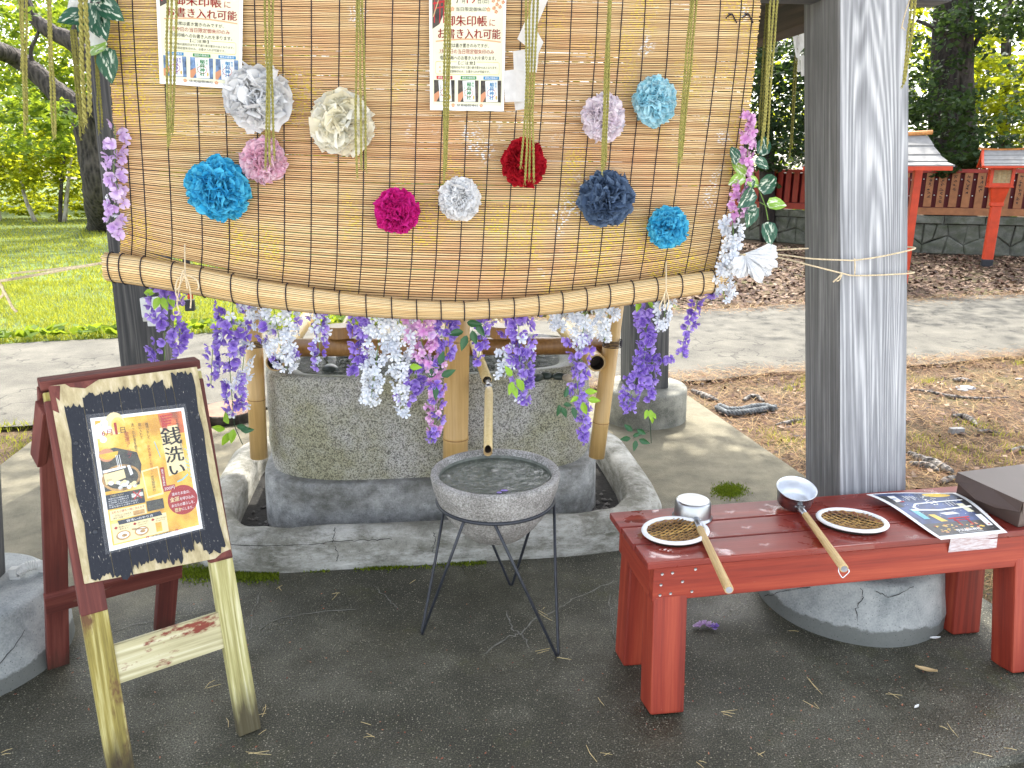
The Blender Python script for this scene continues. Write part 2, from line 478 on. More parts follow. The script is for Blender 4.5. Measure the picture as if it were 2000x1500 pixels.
M_ALUIN = plain('scuffed_white_aluminium', (0.78, 0.80, 0.83), 0.38, metal=0.6, var=0.1, scale=20, bump=0.05)
M_HANDLE = wood('worn_ladle_handle', (0.33, 0.20, 0.07), (0.62, 0.44, 0.20), (0.78, 0.64, 0.38), freq=90, ring=4, rough=0.6, wear=0.68, wearc=(0.08, 0.06, 0.04), wscale=40).m
def weave_mat():
    m = N('brown_split_bamboo')
    r = m.isl()
    c = m.ramp(r, [(0.0, (0.13, 0.06, 0.014)), (0.5, (0.36, 0.19, 0.045)), (1.0, (0.58, 0.36, 0.10))])
    c = m.mix(m.ramp(m.noise(40, 4), [(0.48, 0.0), (0.64, 0.35)]), c, (0.06, 0.03, 0.01))
    m.set(base=c, rough=0.5)
    return m.m
M_WEAVE = weave_mat()
M_RIMW = plain('white_rim_tape', (0.80, 0.80, 0.79), 0.5, var=0.06, scale=12, bump=0.1)
M_BOX = plain('brown_lacquered_card', (0.085, 0.057, 0.047), 0.38, var=0.15, scale=6, bump=0.03)
M_PAPER = plain('white_paper', (0.82, 0.82, 0.80), 0.6, var=0.03, scale=5, bump=0.0)
M_GREYPL = plain('grey_plastic', (0.56, 0.56, 0.53), 0.5, var=0.08)
M_GREYPLW = plain('white_plastic_cover', (0.72, 0.74, 0.74), 0.4, var=0.05)
M_DARKPL = plain('dark_conduit', (0.07, 0.075, 0.085), 0.45)
M_SHIDE = N('thin_white_paper')
M_SHIDE.set(base=M_SHIDE.ramp(M_SHIDE.noise(40, 4), [(0.3, (0.68, 0.68, 0.67)), (0.7, (0.82, 0.82, 0.81))]), rough=0.8).translucent((0.75, 0.75, 0.72), 0.35)
M_SHIDE = M_SHIDE.m
def tissue(name, c, c2=None):
    m = N(name)
    f = m.noise(30, 3)
    c2 = c2 or tuple(min(0.86, x * 1.15 + 0.02) for x in c)
    m.set(base=m.ramp(m.math('ADD', m.math('MULTIPLY', f, 0.4), m.math('MULTIPLY', m.isl(), 0.6)), [(0.3, c), (0.7, c2)]), rough=0.8, spec=0.2)
    m.translucent(c2, 0.3)
    return m.m
def petal(name, cols, throat=(0.10, 0.05, 0.32), rimc=(0.62, 0.52, 0.86)):
    m = N(name)
    f = m.math('ADD', m.math('MULTIPLY', m.rnd(), 0.7), m.math('MULTIPLY', m.noise(60, 2), 0.3))
    c = m.ramp(f, [(i / (len(cols) - 1) * 0.8 + 0.1, x) for i, x in enumerate(cols)])
    ln = m.n('ShaderNodeVectorMath', {0: m.oc()}, operation='LENGTH').outputs['Value']
    c = m.mix(m.ramp(m.math('MULTIPLY', ln, 55.0), [(0.15, 0.75), (0.55, 0.0)]), c, throat)
    c = m.mix(m.ramp(m.math('MULTIPLY', ln, 55.0), [(0.7, 0.0), (1.0, 0.35)]), c, rimc)
    m.set(base=c, rough=0.7, spec=0.25)
    m.translucent(c, 0.28)
    return m.m
M_PUR = petal('purple_silk_petal', [(0.20, 0.10, 0.52), (0.32, 0.19, 0.66), (0.45, 0.32, 0.76)])
M_PURD = petal('violet_silk_petal', [(0.15, 0.07, 0.40), (0.26, 0.14, 0.58), (0.36, 0.24, 0.68)])
M_WHI = petal('white_silk_petal', [(0.66, 0.70, 0.80), (0.80, 0.82, 0.86), (0.86, 0.86, 0.86)], (0.50, 0.56, 0.62), (0.88, 0.88, 0.90))
M_PNK = petal('pink_silk_petal', [(0.66, 0.30, 0.62), (0.74, 0.42, 0.68), (0.80, 0.56, 0.74)], (0.52, 0.16, 0.5), (0.86, 0.7, 0.84))
M_LIL = petal('lilac_silk_petal', [(0.58, 0.38, 0.70), (0.66, 0.46, 0.74), (0.74, 0.60, 0.80)], (0.45, 0.25, 0.6), (0.82, 0.72, 0.88))
def plastic_leaf(name, a, b, vein=None):
    m = N(name)
    f = m.noise(25, 3)
    c = m.ramp(f, [(0.35, a), (0.65, b)])
    if vein:
        x = m.math('ABSOLUTE', m.sep(0))
        v = m.math('MULTIPLY', m.ramp(m.noise(1.0, 3, 0.6, m.map((90, 30, 20))), [(0.50, 0.0), (0.56, 1.0)]), m.ramp(m.math('MULTIPLY', x, 30.0), [(0.25, 1.0), (0.7, 0.0)]))
        c = m.mix(v, c, vein)
    m.set(base=c, rough=0.4)
    m.translucent(b, 0.25)
    return m.m
M_LIME = plastic_leaf('lime_cloth_leaf', (0.22, 0.42, 0.02), (0.38, 0.60, 0.05))
M_DKLEAF = plastic_leaf('dark_cloth_leaf', (0.025, 0.09, 0.035), (0.05, 0.17, 0.06))
M_VARLEAF = plastic_leaf('variegated_dark_leaf', (0.018, 0.075, 0.045), (0.03, 0.12, 0.06), (0.72, 0.78, 0.62))
M_VARLIME = plastic_leaf('variegated_lime_leaf', (0.22, 0.42, 0.05), (0.36, 0.58, 0.10), (0.85, 0.88, 0.72))
M_STEM = flat('green_stem', (0.16, 0.28, 0.06), 0.6)
M_STEMD = flat('dark_stem', (0.03, 0.06, 0.03), 0.6)
def foliage(name, a, b, tr, w=0.5):
    m = N(name)
    c = m.ramp(m.isl(), [(0.0, a), (1.0, b)])
    m.set(base=c, rough=0.6, spec=0.3)
    m.translucent(m.ramp(m.isl(), [(0.0, tuple(x * 0.6 for x in tr)), (1.0, tr)]), w)
    return m.m
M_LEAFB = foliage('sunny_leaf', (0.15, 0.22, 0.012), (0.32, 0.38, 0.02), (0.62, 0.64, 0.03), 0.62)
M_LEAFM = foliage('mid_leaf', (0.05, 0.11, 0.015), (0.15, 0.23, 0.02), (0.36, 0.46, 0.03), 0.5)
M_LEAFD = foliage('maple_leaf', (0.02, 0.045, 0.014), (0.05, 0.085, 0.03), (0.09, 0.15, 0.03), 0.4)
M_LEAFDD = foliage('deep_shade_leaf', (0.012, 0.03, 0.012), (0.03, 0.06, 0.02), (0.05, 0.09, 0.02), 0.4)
def bark(name, a, b, s=1.0):
    m = N(name)
    v = m.voro(1.0, vec=m.map((14 * s, 14 * s, 3.0 * s)))
    n_ = m.noise(20 * s, 4)
    f = m.math('ADD', m.math('MULTIPLY', v, 0.7), m.math('MULTIPLY', n_, 0.4))
    m.set(base=m.ramp(f, [(0.25, a), (0.75, b)]), rough=0.9)
    m.bump(f, 1.0, 0.05)
    return m.m
M_BARK = bark('old_cherry_bark', (0.008, 0.006, 0.005), (0.085, 0.07, 0.06))
M_BARKD = bark('dark_pine_bark', (0.008, 0.006, 0.005), (0.045, 0.035, 0.03))
M_BARKL = bark('pale_birch_bark', (0.20, 0.17, 0.13), (0.50, 0.46, 0.38))
def asphalt():
    m = N('sunbleached_asphalt')
    a = m.noise(3.0, 6, 0.65)
    b = m.noise(130, 3, 0.7)
    c = m.ramp(m.math('ADD', m.math('MULTIPLY', a, 0.5), m.math('MULTIPLY', b, 0.5)), [(0.36, (0.045, 0.042, 0.034)), (0.62, (0.145, 0.135, 0.108))])
    nz = m.n('ShaderNodeMapping', {'Vector': m.oc(), 'Scale': (1, 1, 1)}).outputs[0]
    wv = m.n('ShaderNodeVectorMath', {0: nz, 1: m.n('ShaderNodeTexNoise', {'Vector': m.oc(), 'Scale': 4.0}).outputs[1]}, operation='ADD').outputs[0]
    cr = m.ramp(m.voro(0.9, 'DISTANCE_TO_EDGE', vec=wv), [(0.0, 0.35), (0.016, 1.0)])
    c = m.mix(1.0, c, cr, 'MULTIPLY')
    m.set(base=c, rough=0.9)
    m.bump(b, 0.5, 0.006)
    return m.m
M_ASPH = asphalt()
def ground_mat():
    m = N('needle_covered_soil')
    f1 = m.noise(1.0, 4, 0.7, m.map((60, 14, 30), rot=(0, 0, 0.5), vec=None), 1.5)
    f2 = m.noise(1.0, 4, 0.7, m.map((14, 60, 30), rot=(0, 0, 0.2), vec=None), 1.5)
    b = m.noise(1.7, 5, 0.6)
    c = m.ramp(m.math('MULTIPLY', m.math('ADD', f1, f2), 0.5), [(0.36, (0.022, 0.014, 0.008)), (0.5, (0.095, 0.055, 0.027)), (0.64, (0.21, 0.14, 0.075))])
    c = m.mix(m.ramp(b, [(0.5, 0.0), (0.68, 0.55)]), c, (0.12, 0.13, 0.035))
    m.set(base=c, rough=0.95)
    m.bump(f1, 0.8, 0.02)
    return m.m
M_SOIL = ground_mat()
M_LAWN = plain('lawn_soil', (0.07, 0.105, 0.014), 0.95, var=0.6, scale=3, bump=0.3)
M_GRASS = foliage('grass_blade', (0.15, 0.20, 0.015), (0.38, 0.39, 0.05), (0.55, 0.55, 0.05), 0.4)
def needle_mat():
    m = N('dry_needle')
    m.set(base=m.ramp(m.isl(), [(0.0, (0.05, 0.022, 0.010)), (0.5, (0.22, 0.10, 0.036)), (1.0, (0.40, 0.28, 0.11))]), rough=0.8)
    return m.m
M_NEEDLE = needle_mat()
def litter_mat():
    m = N('dead_leaf')
    m.set(base=m.ramp(m.isl(), [(0.0, (0.03, 0.014, 0.008)), (0.6, (0.11, 0.052, 0.028)), (1.0, (0.33, 0.23, 0.15))]), rough=0.8)
    return m.m
M_LITTER = litter_mat()
M_MOSS = foliage('moss_tuft', (0.07, 0.11, 0.006), (0.22, 0.27, 0.012), (0.2, 0.28, 0.02), 0.3)
M_VERM = plain('vermilion_paint', (0.62, 0.055, 0.012), 0.45, var=0.15, scale=8)
M_FENRED = plain('fence_red_paint', (0.28, 0.025, 0.014), 0.55, var=0.2, scale=6)
M_FENDK = plain('deep_red_board', (0.13, 0.008, 0.010), 0.6, var=0.2)
M_FENSLAT = plain('fence_slat_wood', (0.30, 0.12, 0.045), 0.65, var=0.2, scale=10)
M_SHING = plain('grey_shingle', (0.25, 0.245, 0.235), 0.8, var=0.12, scale=14)
M_RIDGE = plain('orange_ridge_wood', (0.60, 0.26, 0.08), 0.6)
M_LATT = plain('straw_paper_pane', (0.45, 0.36, 0.2), 0.7)
M_WALLST = concrete('mossy_wall_stone', (0.05, 0.052, 0.042), (0.19, 0.19, 0.155), stain=(0.06, 0.07, 0.035), sc=4)
M_INK = flat('black_ink', (0.02, 0.018, 0.018))
M_REDINK = flat('dark_red_ink', (0.33, 0.02, 0.02))
M_PITROCK = plain('dark_pit_pebble', (0.07, 0.065, 0.06), 0.6, var=0.6)
M_GREYROCK = plain('grey_pebble', (0.30, 0.30, 0.31), 0.8, var=0.4)
# ================================================================== THE SETTING
rng = np.random.default_rng(7)
def sheet(name, pts, z, mat, sub=None):
    b = MB()
    b.add([(p[0], p[1], z) for p in pts], [tuple(range(len(pts)))])
    return tag(b.build(name, mat), kind='structure')
sheet('ground', [(-120, -30), (120, -30), (120, 160), (-120, 160)], -0.085, M_SOIL)
fc_ = MB()  # pale gravel added, mostly out of view, to bounce light onto the fronts
fc_.add([(-40, -30, -0.072), (40, -30, -0.072), (40, 1.0, -0.072), (2.4, 1.75, -0.072), (-3.0, 0.95, -0.072), (-40, 0.5, -0.072)], [tuple(range(6))])
tag(fc_.build('bounce_forecourt', plain('bounce_gravel_forecourt', (0.54, 0.52, 0.48), 0.9, var=0.3, scale=60, bump=0.5)), kind='structure')
# asphalt path running past the back of the pavilion
def wavy(p, q, n, amp, seed):
    rr = random.Random(seed)
    out = []
    for i in range(n + 1):
        t = i / n
        out.append((p[0] + (q[0] - p[0]) * t, p[1] + (q[1] - p[1]) * t + rr.uniform(-amp, amp)))
    return out
near = wavy((-16, 1.4), (14, 8.6), 60, 0.06, 1)
far = wavy((-16, 3.85), (16, 12.2), 60, 0.08, 2)
pathm = MB()
pathm.grid(lambda s, t: Vector((near[int(round(s * 60))][0] * (1 - t) + far[int(round(s * 60))][0] * t, near[int(round(s * 60))][1] * (1 - t) + far[int(round(s * 60))][1] * t, -0.055 + 0.02 * math.sin(t * PI))), 60, 4)
tag(pathm.build('path', M_ASPH, smooth=True), kind='structure')
# lawn on the left beyond the path, kept clear of the path by a few centimetres
lawnm = MB()
lawn_far = [(-60, 60), (6, 60), (4.0, 20), (1.5, 9.0)]
lw = [(p[0], p[1] + 0.06) for p in far[:35]]
lawnm.add([(x, y, -0.078) for x, y in lw] + [(x, y, -0.078) for x, y in [(1.6, 9.6), (2.5, 18), (4, 60), (4, 150), (-115, 150), (-115, 2)]], [tuple(range(len(lw) + 5))])
tag(lawnm.build('lawn', M_LAWN), kind='structure')
# the concrete slab the pavilion stands on (bevelled rim, rises 8 cm over the soil)
slab = [(1.93, 1.02), (1.66, 2.45), (1.46, 3.5), (1.19, 4.95), (-1.0, 4.72), (-2.75, 4.42), (-2.62, 3.6), (-2.45, 2.4), (-2.2, 1.05), (-1.0, 1.15), (0.0, 1.27), (1.0, 1.53), (1.36, 1.615), (1.84, 1.71)]
slab = [(1.84, 1.745), (1.66, 2.45), (1.46, 3.5), (1.19, 4.95), (-1.0, 4.72), (-2.75, 4.42), (-2.62, 3.6), (-2.45, 2.4), (-2.3, 0.95), (-1.0, 1.15), (0.0, 1.27), (1.0, 1.58), (1.36, 1.655)]
sm = MB()
n_ = len(slab)
cx, cy = -0.4, 3.0
top = [(cx + (x - cx) * 0.994, cy + (y - cy) * 0.994, 0) for x, y in slab]
mid = [(x, y, -0.018) for x, y in slab]
bot = [(x, y, -0.16) for x, y in slab]
sm.add(top + mid + bot, [tuple(range(n_))] + [(i, n_ + i, n_ + (i + 1) % n_, (i + 1) % n_) for i in range(n_)] + [(n_ + i, 2 * n_ + i, 2 * n_ + (i + 1) % n_, n_ + (i + 1) % n_) for i in range(n_)])
pave = tag(sm.build('pavement', M_PAVE), kind='structure')
# cracks in the slab: shallow pale mortar seams lying on it
M_CRACK = plain('mortar_seam', (0.17, 0.165, 0.14), 0.9, var=0.4, scale=60)
def ribbon(b, pts, w, z=0.0022, seed=0):
    rr = random.Random(seed)
    P, out = [Vector((p[0], p[1], z)) for p in pts], []
    for i in range(len(P) - 1):
        for k in range(6):
            t = k / 6
            out.append(P[i].lerp(P[i + 1], t) + Vector((rr.uniform(-1, 1), rr.uniform(-1, 1), 0)) * 0.006)
    out.append(P[-1])
    vs = []
    for i, p in enumerate(out):
        d = (out[min(i + 1, len(out) - 1)] - out[max(i - 1, 0)]).normalized()
        nn = Vector((-d.y, d.x, 0)) * w * rr.uniform(0.25, 0.75) * (0.3 if i in (0, len(out) - 1) else 1)
        vs += [p + nn, p - nn]
    b.add(vs, [(2 * i, 2 * i + 1, 2 * i + 3, 2 * i + 2) for i in range(len(out) - 1)])
for k, pl in enumerate([[(988, 1195), (1000, 1230), (1022, 1245), (1035, 1268)], [(940, 1282), (985, 1248), (1022, 1236), (1048, 1205)],
                        [(1060, 1205), (1090, 1190), (1118, 1172), (1200, 1135)], [(500, 1250), (520, 1215), (600, 1198), (700, 1192)],
                        [(480, 1262), (495, 1195), (510, 1150)], [(728, 1145), (760, 1172), (778, 1190)], [(1190, 1160), (1196, 1220), (1208, 1280)], [(130, 1262), (260, 1222), (420, 1190)]]):
    b = MB()
    ribbon(b, [G(*p) for p in pl], 0.0042 if k < 3 else 0.003, seed=k)
    b.build('crack', M_CRACK, pave)['kind'] = 'stuff'

# ------------------------------------------------------------------ the pavilion: four leaning posts on concrete footings, beams, roof
PV = {'FL': Vector((-1.715, 2.07, 0)), 'FR': Vector((1.19, 2.43, 0)), 'BR': Vector((0.80, 4.49, 0)), 'BL': Vector((-2.03, 4.17, 0))}
PC = (PV['FL'] + PV['FR'] + PV['BR'] + PV['BL']) / 4
pav = thing('pavilion', 'open wooden pavilion of thick weathered posts on round concrete footings over the stone basin', 'pavilion', PC)
TOP = 2.55
lean = {'FL': U * 0.225 + V * 0.16, 'FR': -U * 0.20 + V * 0.16, 'BL': U * 0.10 - V * 0.12, 'BR': -U * 0.12 - V * 0.12}
foot_h = {'FL': 0.215, 'FR': 0.2, 'BL': 0.2, 'BR': 0.2}
foot_r = {'FL': (0.315, 0.275), 'FR': (0.315, 0.285), 'BL': (0.26, 0.24), 'BR': (0.262, 0.255)}
post_top = {}
for k, p in PV.items():
    h = foot_h[k]
    r0, r1 = foot_r[k]
    b = MB()
    rr = random.Random(k)
    prof = [(r0, -0.02), (r0 * 0.995, 0.02), (r0 * 0.97 + r1 * 0.03, 0.06), ((r0 + r1) / 2, h * 0.6), (r1 + 0.004, h - 0.018), (r1 + 0.001, h - 0.008), (r1 - 0.006, h - 0.001), (r1 - 0.018, h + 0.002), (0.12, h + 0.006), (0.001, h + 0.006)]
    b.lathe(prof, 56, p)
    for v in b.v:
        a = math.atan2(v.y - p.y, v.x - p.x)
        s_ = 1 + 0.008 * math.sin(3 * a + 1) + 0.003 * math.sin(7 * a)
        v.x, v.y = p.x + (v.x - p.x) * s_, p.y + (v.y - p.y) * s_
    ft = b.build('footing', M_FOOTD if k[0] == 'B' else M_FOOT, pav, smooth=True)
    if k in ('FR', 'FL'):      # hairline cracks running down the footing's side
        cb = MB()
        for a0, zz in ((-1.9, [(0, .19), (.03, .16), (-.02, .12), (.01, .07)]), (-1.35, [(0, .2), (-.25, .165), (-.4, .185)]), (-0.7, [(0, .18), (.02, .12), (0, .08)]), (-0.3 if k == 'FL' else -2.4, [(0, .15), (-.3, .09), (-.55, .03)])):
            pts = []
            for da, z in zz:
                t = min(1, max(0, z / h))
                rad = (r0 * (1 - t) + r1 * t) * 1.02 + 0.004
                s_ = 1
                pts.append(p + Vector((math.cos(a0 + da) * rad * s_, math.sin(a0 + da) * rad * s_, z)))
                q_ = []
            for i_ in range(len(pts) - 1):
                for k_ in range(6): q_.append(pts[i_].lerp(pts[i_ + 1], k_ / 6) + Vector((rr.uniform(-1, 1), rr.uniform(-1, 1), rr.uniform(-1, 1))) * .0035)
            cb.tube(q_ + [pts[-1]], [0.0004 + 0.0012 * rr.random() for _ in range(len(q_) + 1)], 4)
        cb.build('crack', M_INK, ft)['kind'] = 'stuff'
    t = p + lean[k] + Vector((0, 0, TOP))
    post_top[k] = t
    f = h / TOP
    base = p + Vector((0, 0, h + 0.004))
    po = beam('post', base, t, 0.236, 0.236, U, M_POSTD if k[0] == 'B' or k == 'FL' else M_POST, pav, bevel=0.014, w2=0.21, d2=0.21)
    if k == 'FR':                    # inward faces: finer grain, and a darker colour painting the pavilion's interior shade
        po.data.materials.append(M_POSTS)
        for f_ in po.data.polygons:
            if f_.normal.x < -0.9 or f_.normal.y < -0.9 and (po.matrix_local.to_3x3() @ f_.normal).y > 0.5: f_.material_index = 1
def lp(k, z): return PV[k] + lean[k] * (z / TOP) + Vector((0, 0, z))
# tie beams between the posts; the front and back ones run through with their ends showing
for a, b_, z, hh, ext in (('FL', 'FR', 2.04, 0.2, 0.30), ('BL', 'BR', 2.16, 0.2, 0.15)):
    beam('tie_beam', lp(a, z) - U * ext, lp(b_, z) + U * ext, 0.10, hh, V, M_BEAM if a == 'BL' else M_POSTD, pav)
for a, b_ in (('FL', 'BL'), ('FR', 'BR')):
    z = 2.42 if a == 'FL' else 2.02
    beam('tie_beam', lp(a, z) + V * 0.105, lp(b_, z) - V * 0.105, 0.10, 0.22, U, M_BEAM, pav)
    m_ = (lp(a, z) + lp(b_, z)) / 2
    for q in (0.3, 0.62):
        pp = lp(a, z).lerp(lp(b_, z), q)
        beam('strut', pp + Z * 0.112, pp + Z * 0.52, 0.085, 0.07, U, M_BEAM, pav)
for a, b_ in (('FL', 'FR'), ('BL', 'BR')):
    beam('wall_plate', lp(a, 2.6) - U * 0.7, lp(b_, 2.6) + U * 0.7, 0.15, 0.15, V, M_BEAM, pav)
for a, b_ in (('FL', 'BL'), ('FR', 'BR')):
    beam('cross_beam', lp(a, 2.76) - V * 0.5, lp(b_, 2.76) + V * 0.5, 0.15, 0.16, U, M_BEAM, pav)
mid_f = (PV['FL'] + PV['FR']) / 2
rb = MB()
hu, hv = 2.55, 1.72
for sgn in (-1, 1):
    e0 = PC + V * sgn * hv + Z * 2.72
    r0 = PC + Z * 3.75
    for dz in (0, 0.1):
        pass
    a = [e0 - U * hu, e0 + U * hu, r0 + U * hu, r0 - U * hu]
    rb.add([q for q in a] + [q + Z * 0.12 for q in a], [(0, 1, 2, 3), (7, 6, 5, 4), (0, 4, 5, 1), (1, 5, 6, 2), (3, 2, 6, 7), (0, 3, 7, 4)])
rb.build('roof', M_ROOF, pav)
for i in range(15):
    q = -hu + 0.08 + i * (2 * hu - 0.16) / 14
    for sgn in (-1, 1):
        beam('rafter', PC + U * q + V * sgn * (hv - 0.04) + Z * 2.675, PC + U * q + V * sgn * 0.03 + Z * 3.675, 0.05, 0.07, U, M_BEAM, pav, bevel=0)

# kerb ring round the basin pit (part of the built ground)
BC = Vector((-0.368, 3.355, 0))
def sup(hu_, hv_, a, e):
    c, s = math.cos(a), math.sin(a)
    return U * (hu_ * math.copysign(abs(c) ** (2 / e), c)) + V * (hv_ * math.copysign(abs(s) ** (2 / e), s))
kb = MB()
prof = [(1.0, 0.72, -0.06), (0.995, 0.717, 0.02), (0.985, 0.705, 0.075), (0.965, 0.688, 0.105), (0.93, 0.655, 0.122), (0.89, 0.612, 0.124), (0.855, 0.578, 0.115), (0.838, 0.562, 0.085), (0.832, 0.556, -0.06)]
def kfn(s, t):
    i = min(int(t * (len(prof) - 1) + 1e-6), len(prof) - 1)
    hu_, hv_, z = prof[i]
    a = 2 * PI * s
    w = 1 + 0.006 * math.sin(5 * a) + 0.004 * math.sin(13 * a + 1)
    p = BC + sup(hu_ * w, hv_ * w, a, 5.0)
    p.z = z + (0.006 * math.sin(4 * a + 2) + 0.003 * math.sin(17 * a)) * (1 if z > 0 else 0)
    return p
kb.grid(kfn, 128, len(prof) - 1, wrap=True)
kerb = kb.build('kerb', M_KERB, smooth=True)
tag(kerb, 'low rounded concrete kerb ringing the drain pit of the stone basin', 'kerb')
for pl in ([(440, 1063), (520, 1066), (600, 1064), (650, 1058), (720, 1055), (770, 1052)], [(655, 1030), (652, 1045), (648, 1060)], [(655, 1066), (660, 1085), (656, 1096)], [(848, 1040), (850, 1055), (842, 1080)]):
    cb = MB(); q_ = []
    rr = random.Random(len(pl))
    for a_, c_ in zip(pl, pl[1:]):
        for k_ in range(8):
            t_ = k_ / 8
            x_, y_ = a_[0] + (c_[0] - a_[0]) * t_ + rr.uniform(-2, 2), a_[1] + (c_[1] - a_[1]) * t_ + rr.uniform(-1.6, 1.6)
            d_ = ray(x_, y_)
            hit, p_, n_2, _ = kerb.ray_cast(C0, d_.normalized())
            if hit: q_.append(p_)
    if len(q_) > 3: cb.tube(q_, [0.0006 + .0014 * rr.random() for _ in q_], 4); cb.build('crack', M_INK, kerb)['kind'] = 'stuff'
pit = MB()
pit.add([BC + sup(0.84, 0.565, 2 * PI * i / 64, 5.0) + Z * 0.006 for i in range(64)], [tuple(range(64))])
tag(pit.build('pit_floor', M_PIT), kind='structure')
gv = []
for i in range(500):
    a = rng.uniform(0, 2 * PI)
    q = rng.uniform(0.86, 0.97)
    gv.append(BC + sup(0.83 * q, 0.555 * q, a, 5.0) + Z * 0.01)
pv, pf = [], []
for p in gv:
    s_ = rng.uniform(0.006, 0.016)
    o = len(pv)
    for d in ((1, 0, 0), (-1, 0, 0), (0, 1, 0), (0, -1, 0), (0, 0, .7), (0, 0, -.7)):
        pv.append((p.x + d[0] * s_ * rng.uniform(.6, 1.3), p.y + d[1] * s_ * rng.uniform(.6, 1.3), p.z + d[2] * s_))
    for f in ((0, 2, 4), (2, 1, 4), (1, 3, 4), (3, 0, 4)): pf.append([o + i for i in f])
tag(np_mesh('pit_gravel', pv, pf, M_PITROCK), kind='stuff')
# moss growing along the foot of the kerb
mv, mf = [], []
def tuft(x, y, z, h, w):
    o = len(mv)
    a = rng.uniform(0, PI)
    dx, dy = math.cos(a) * w, math.sin(a) * w
    lx, ly = rng.uniform(-.5, .5) * h, rng.uniform(-.5, .5) * h
    mv.extend([(x - dx, y - dy, z), (x + dx, y + dy, z), (x + lx, y + ly, z + h)])
    mf.append([o, o + 1, o + 2])
for px0, px1, py0, py1, n in ((350, 425, 1100, 1140, 1500), (440, 545, 1112, 1138, 2400), (590, 645, 1108, 1118, 450), (690, 780, 1102, 1115, 700), (850, 950, 1092, 1105, 900), (545, 870, 1104, 1112, 500), (1385, 1462, 944, 972, 2600)):
    for i in range(n):
        u, w = rng.uniform(0, 1), rng.normal(0.5, 0.22)
        if py0 == 944: u = rng.normal(0.5, 0.2)
        if rng.random() > 0.35 + 0.65 * math.sin(PI * u): continue
        p = G(px0 + (px1 - px0) * u, py0 + (py1 - py0) * w)
        tuft(p.x, p.y, 0.0, rng.uniform(.004, .012), rng.uniform(.002, .004))
tag(np_mesh('moss', mv, mf, M_MOSS), kind='stuff')

# ================================================================== THE BAMBOO BLIND
BP0 = Vector((-0.28, 2.315, 1.2))
BN = -V                                   # faces the camera side
def BL(px, py, off=0.0): return PL(px, py, BP0 + BN * off, BN)
def lerp_poly(pl, t):
    x = t * (len(pl) - 1)
    i = min(int(x), len(pl) - 2)
    f = x - i
    return tuple(pl[i][k] * (1 - f) + pl[i + 1][k] * f for k in range(len(pl[0])))
def by_y(pl, y):
    for (x0, y0), (x1, y1) in zip(pl, pl[1:]):
        if y <= y1: break
    f = (y - y0) / (y1 - y0)
    return x0 + (x1 - x0) * f
EL = [(205, -60), (209, 30), (215, 130), (223, 240), (233, 370), (238, 450), (236, 490), (232, 520), (228, 560)]
ER = [(1488, -60), (1483, 20), (1474, 120), (1460, 230), (1440, 360), (1420, 470), (1408, 520), (1402, 560)]
blind = thing('bamboo_blind', 'rolled-up golden bamboo slat blind hung across the front of the pavilion', 'blind', BP0)
RC = [(x, b_ - r, r) for x, b_, r in ((221, 545, 27), (300, 557, 28), (400, 574, 27), (500, 594, 26), (600, 606, 24), (700, 614, 21), (800, 620, 18), (900, 622, 17), (1000, 617, 18), (1100, 608, 20), (1200, 595, 22), (1300, 581, 22), (1405, 566, 21))]
NS = 156
def sheet_pt(s, t, off=0.0):
    yl = -34 + (497 + 34) * t
    yr = -8 + (532 + 8) * t
    xl, xr = by_y(EL, yl), by_y(ER, yr)
    x = xl + (xr - xl) * s
    lin = yl + (yr - yl) * s
    tt = max(0, (t - 0.5) / 0.5)
    tt = min(tt, 1.08)
    sag = 74 * tt ** 1.6 * (1 - abs(2 * s - 1) ** 2.2)
    wav = 1.2 * math.sin(9 * s + 7 * t) * t
    bow = 0.012 * math.sin(PI * t) * math.sin(5 * s + 1.0) + 0.007 * math.sin(13 * s + 6 * t)
    back = -0.028 * min(1.2, max(0, (t - 0.9) / 0.1)) ** 2
    yy = lin + sag + wav
    if t > 0.97: yy = min(yy, lerp_poly(RC, min(1, max(0, s)))[1] + 2 + 3 * (t - 1))
    return BL(x, yy, bow + back + off)
def slat_mesh(name, pts, nrm, h, d, fl=0.62):
    """flat strip: front and back faces bamboo, its edges dark to paint the shade in the gaps"""
    b = MB()
    k = len(pts)
    vs = []
    for i, p in enumerate(pts):
        t = (pts[min(i + 1, k - 1)] - pts[max(i - 1, 0)]).normalized()
        n = nrm[i]
        up = n.cross(t).normalized()
        hh = (h[i] if isinstance(h, list) else h) / 2
        for a, c in ((-1.0, 0.0), (-fl, 1.0), (fl, 1.0), (1.0, 0.0), (0.0, -0.7)):
            vs.append(p + up * (a * hh) + n * (c * d))
    fs, ms = [], []
    for i in range(k - 1):
        for j, m in ((0, 1), (1, 0), (2, 1), (3, 1), (4, 1)):
            fs.append((i * 5 + j, i * 5 + (j + 1) % 5, (i + 1) * 5 + (j + 1) % 5, (i + 1) * 5 + j))
            ms.append(m)
    b.add(vs, fs)
    b.m = ms
    return b
rs = random.Random(3)
SEG = 26
pitch = (sheet_pt(0.5, 0.5) - sheet_pt(0.5, 0.5 + 1 / NS)).length
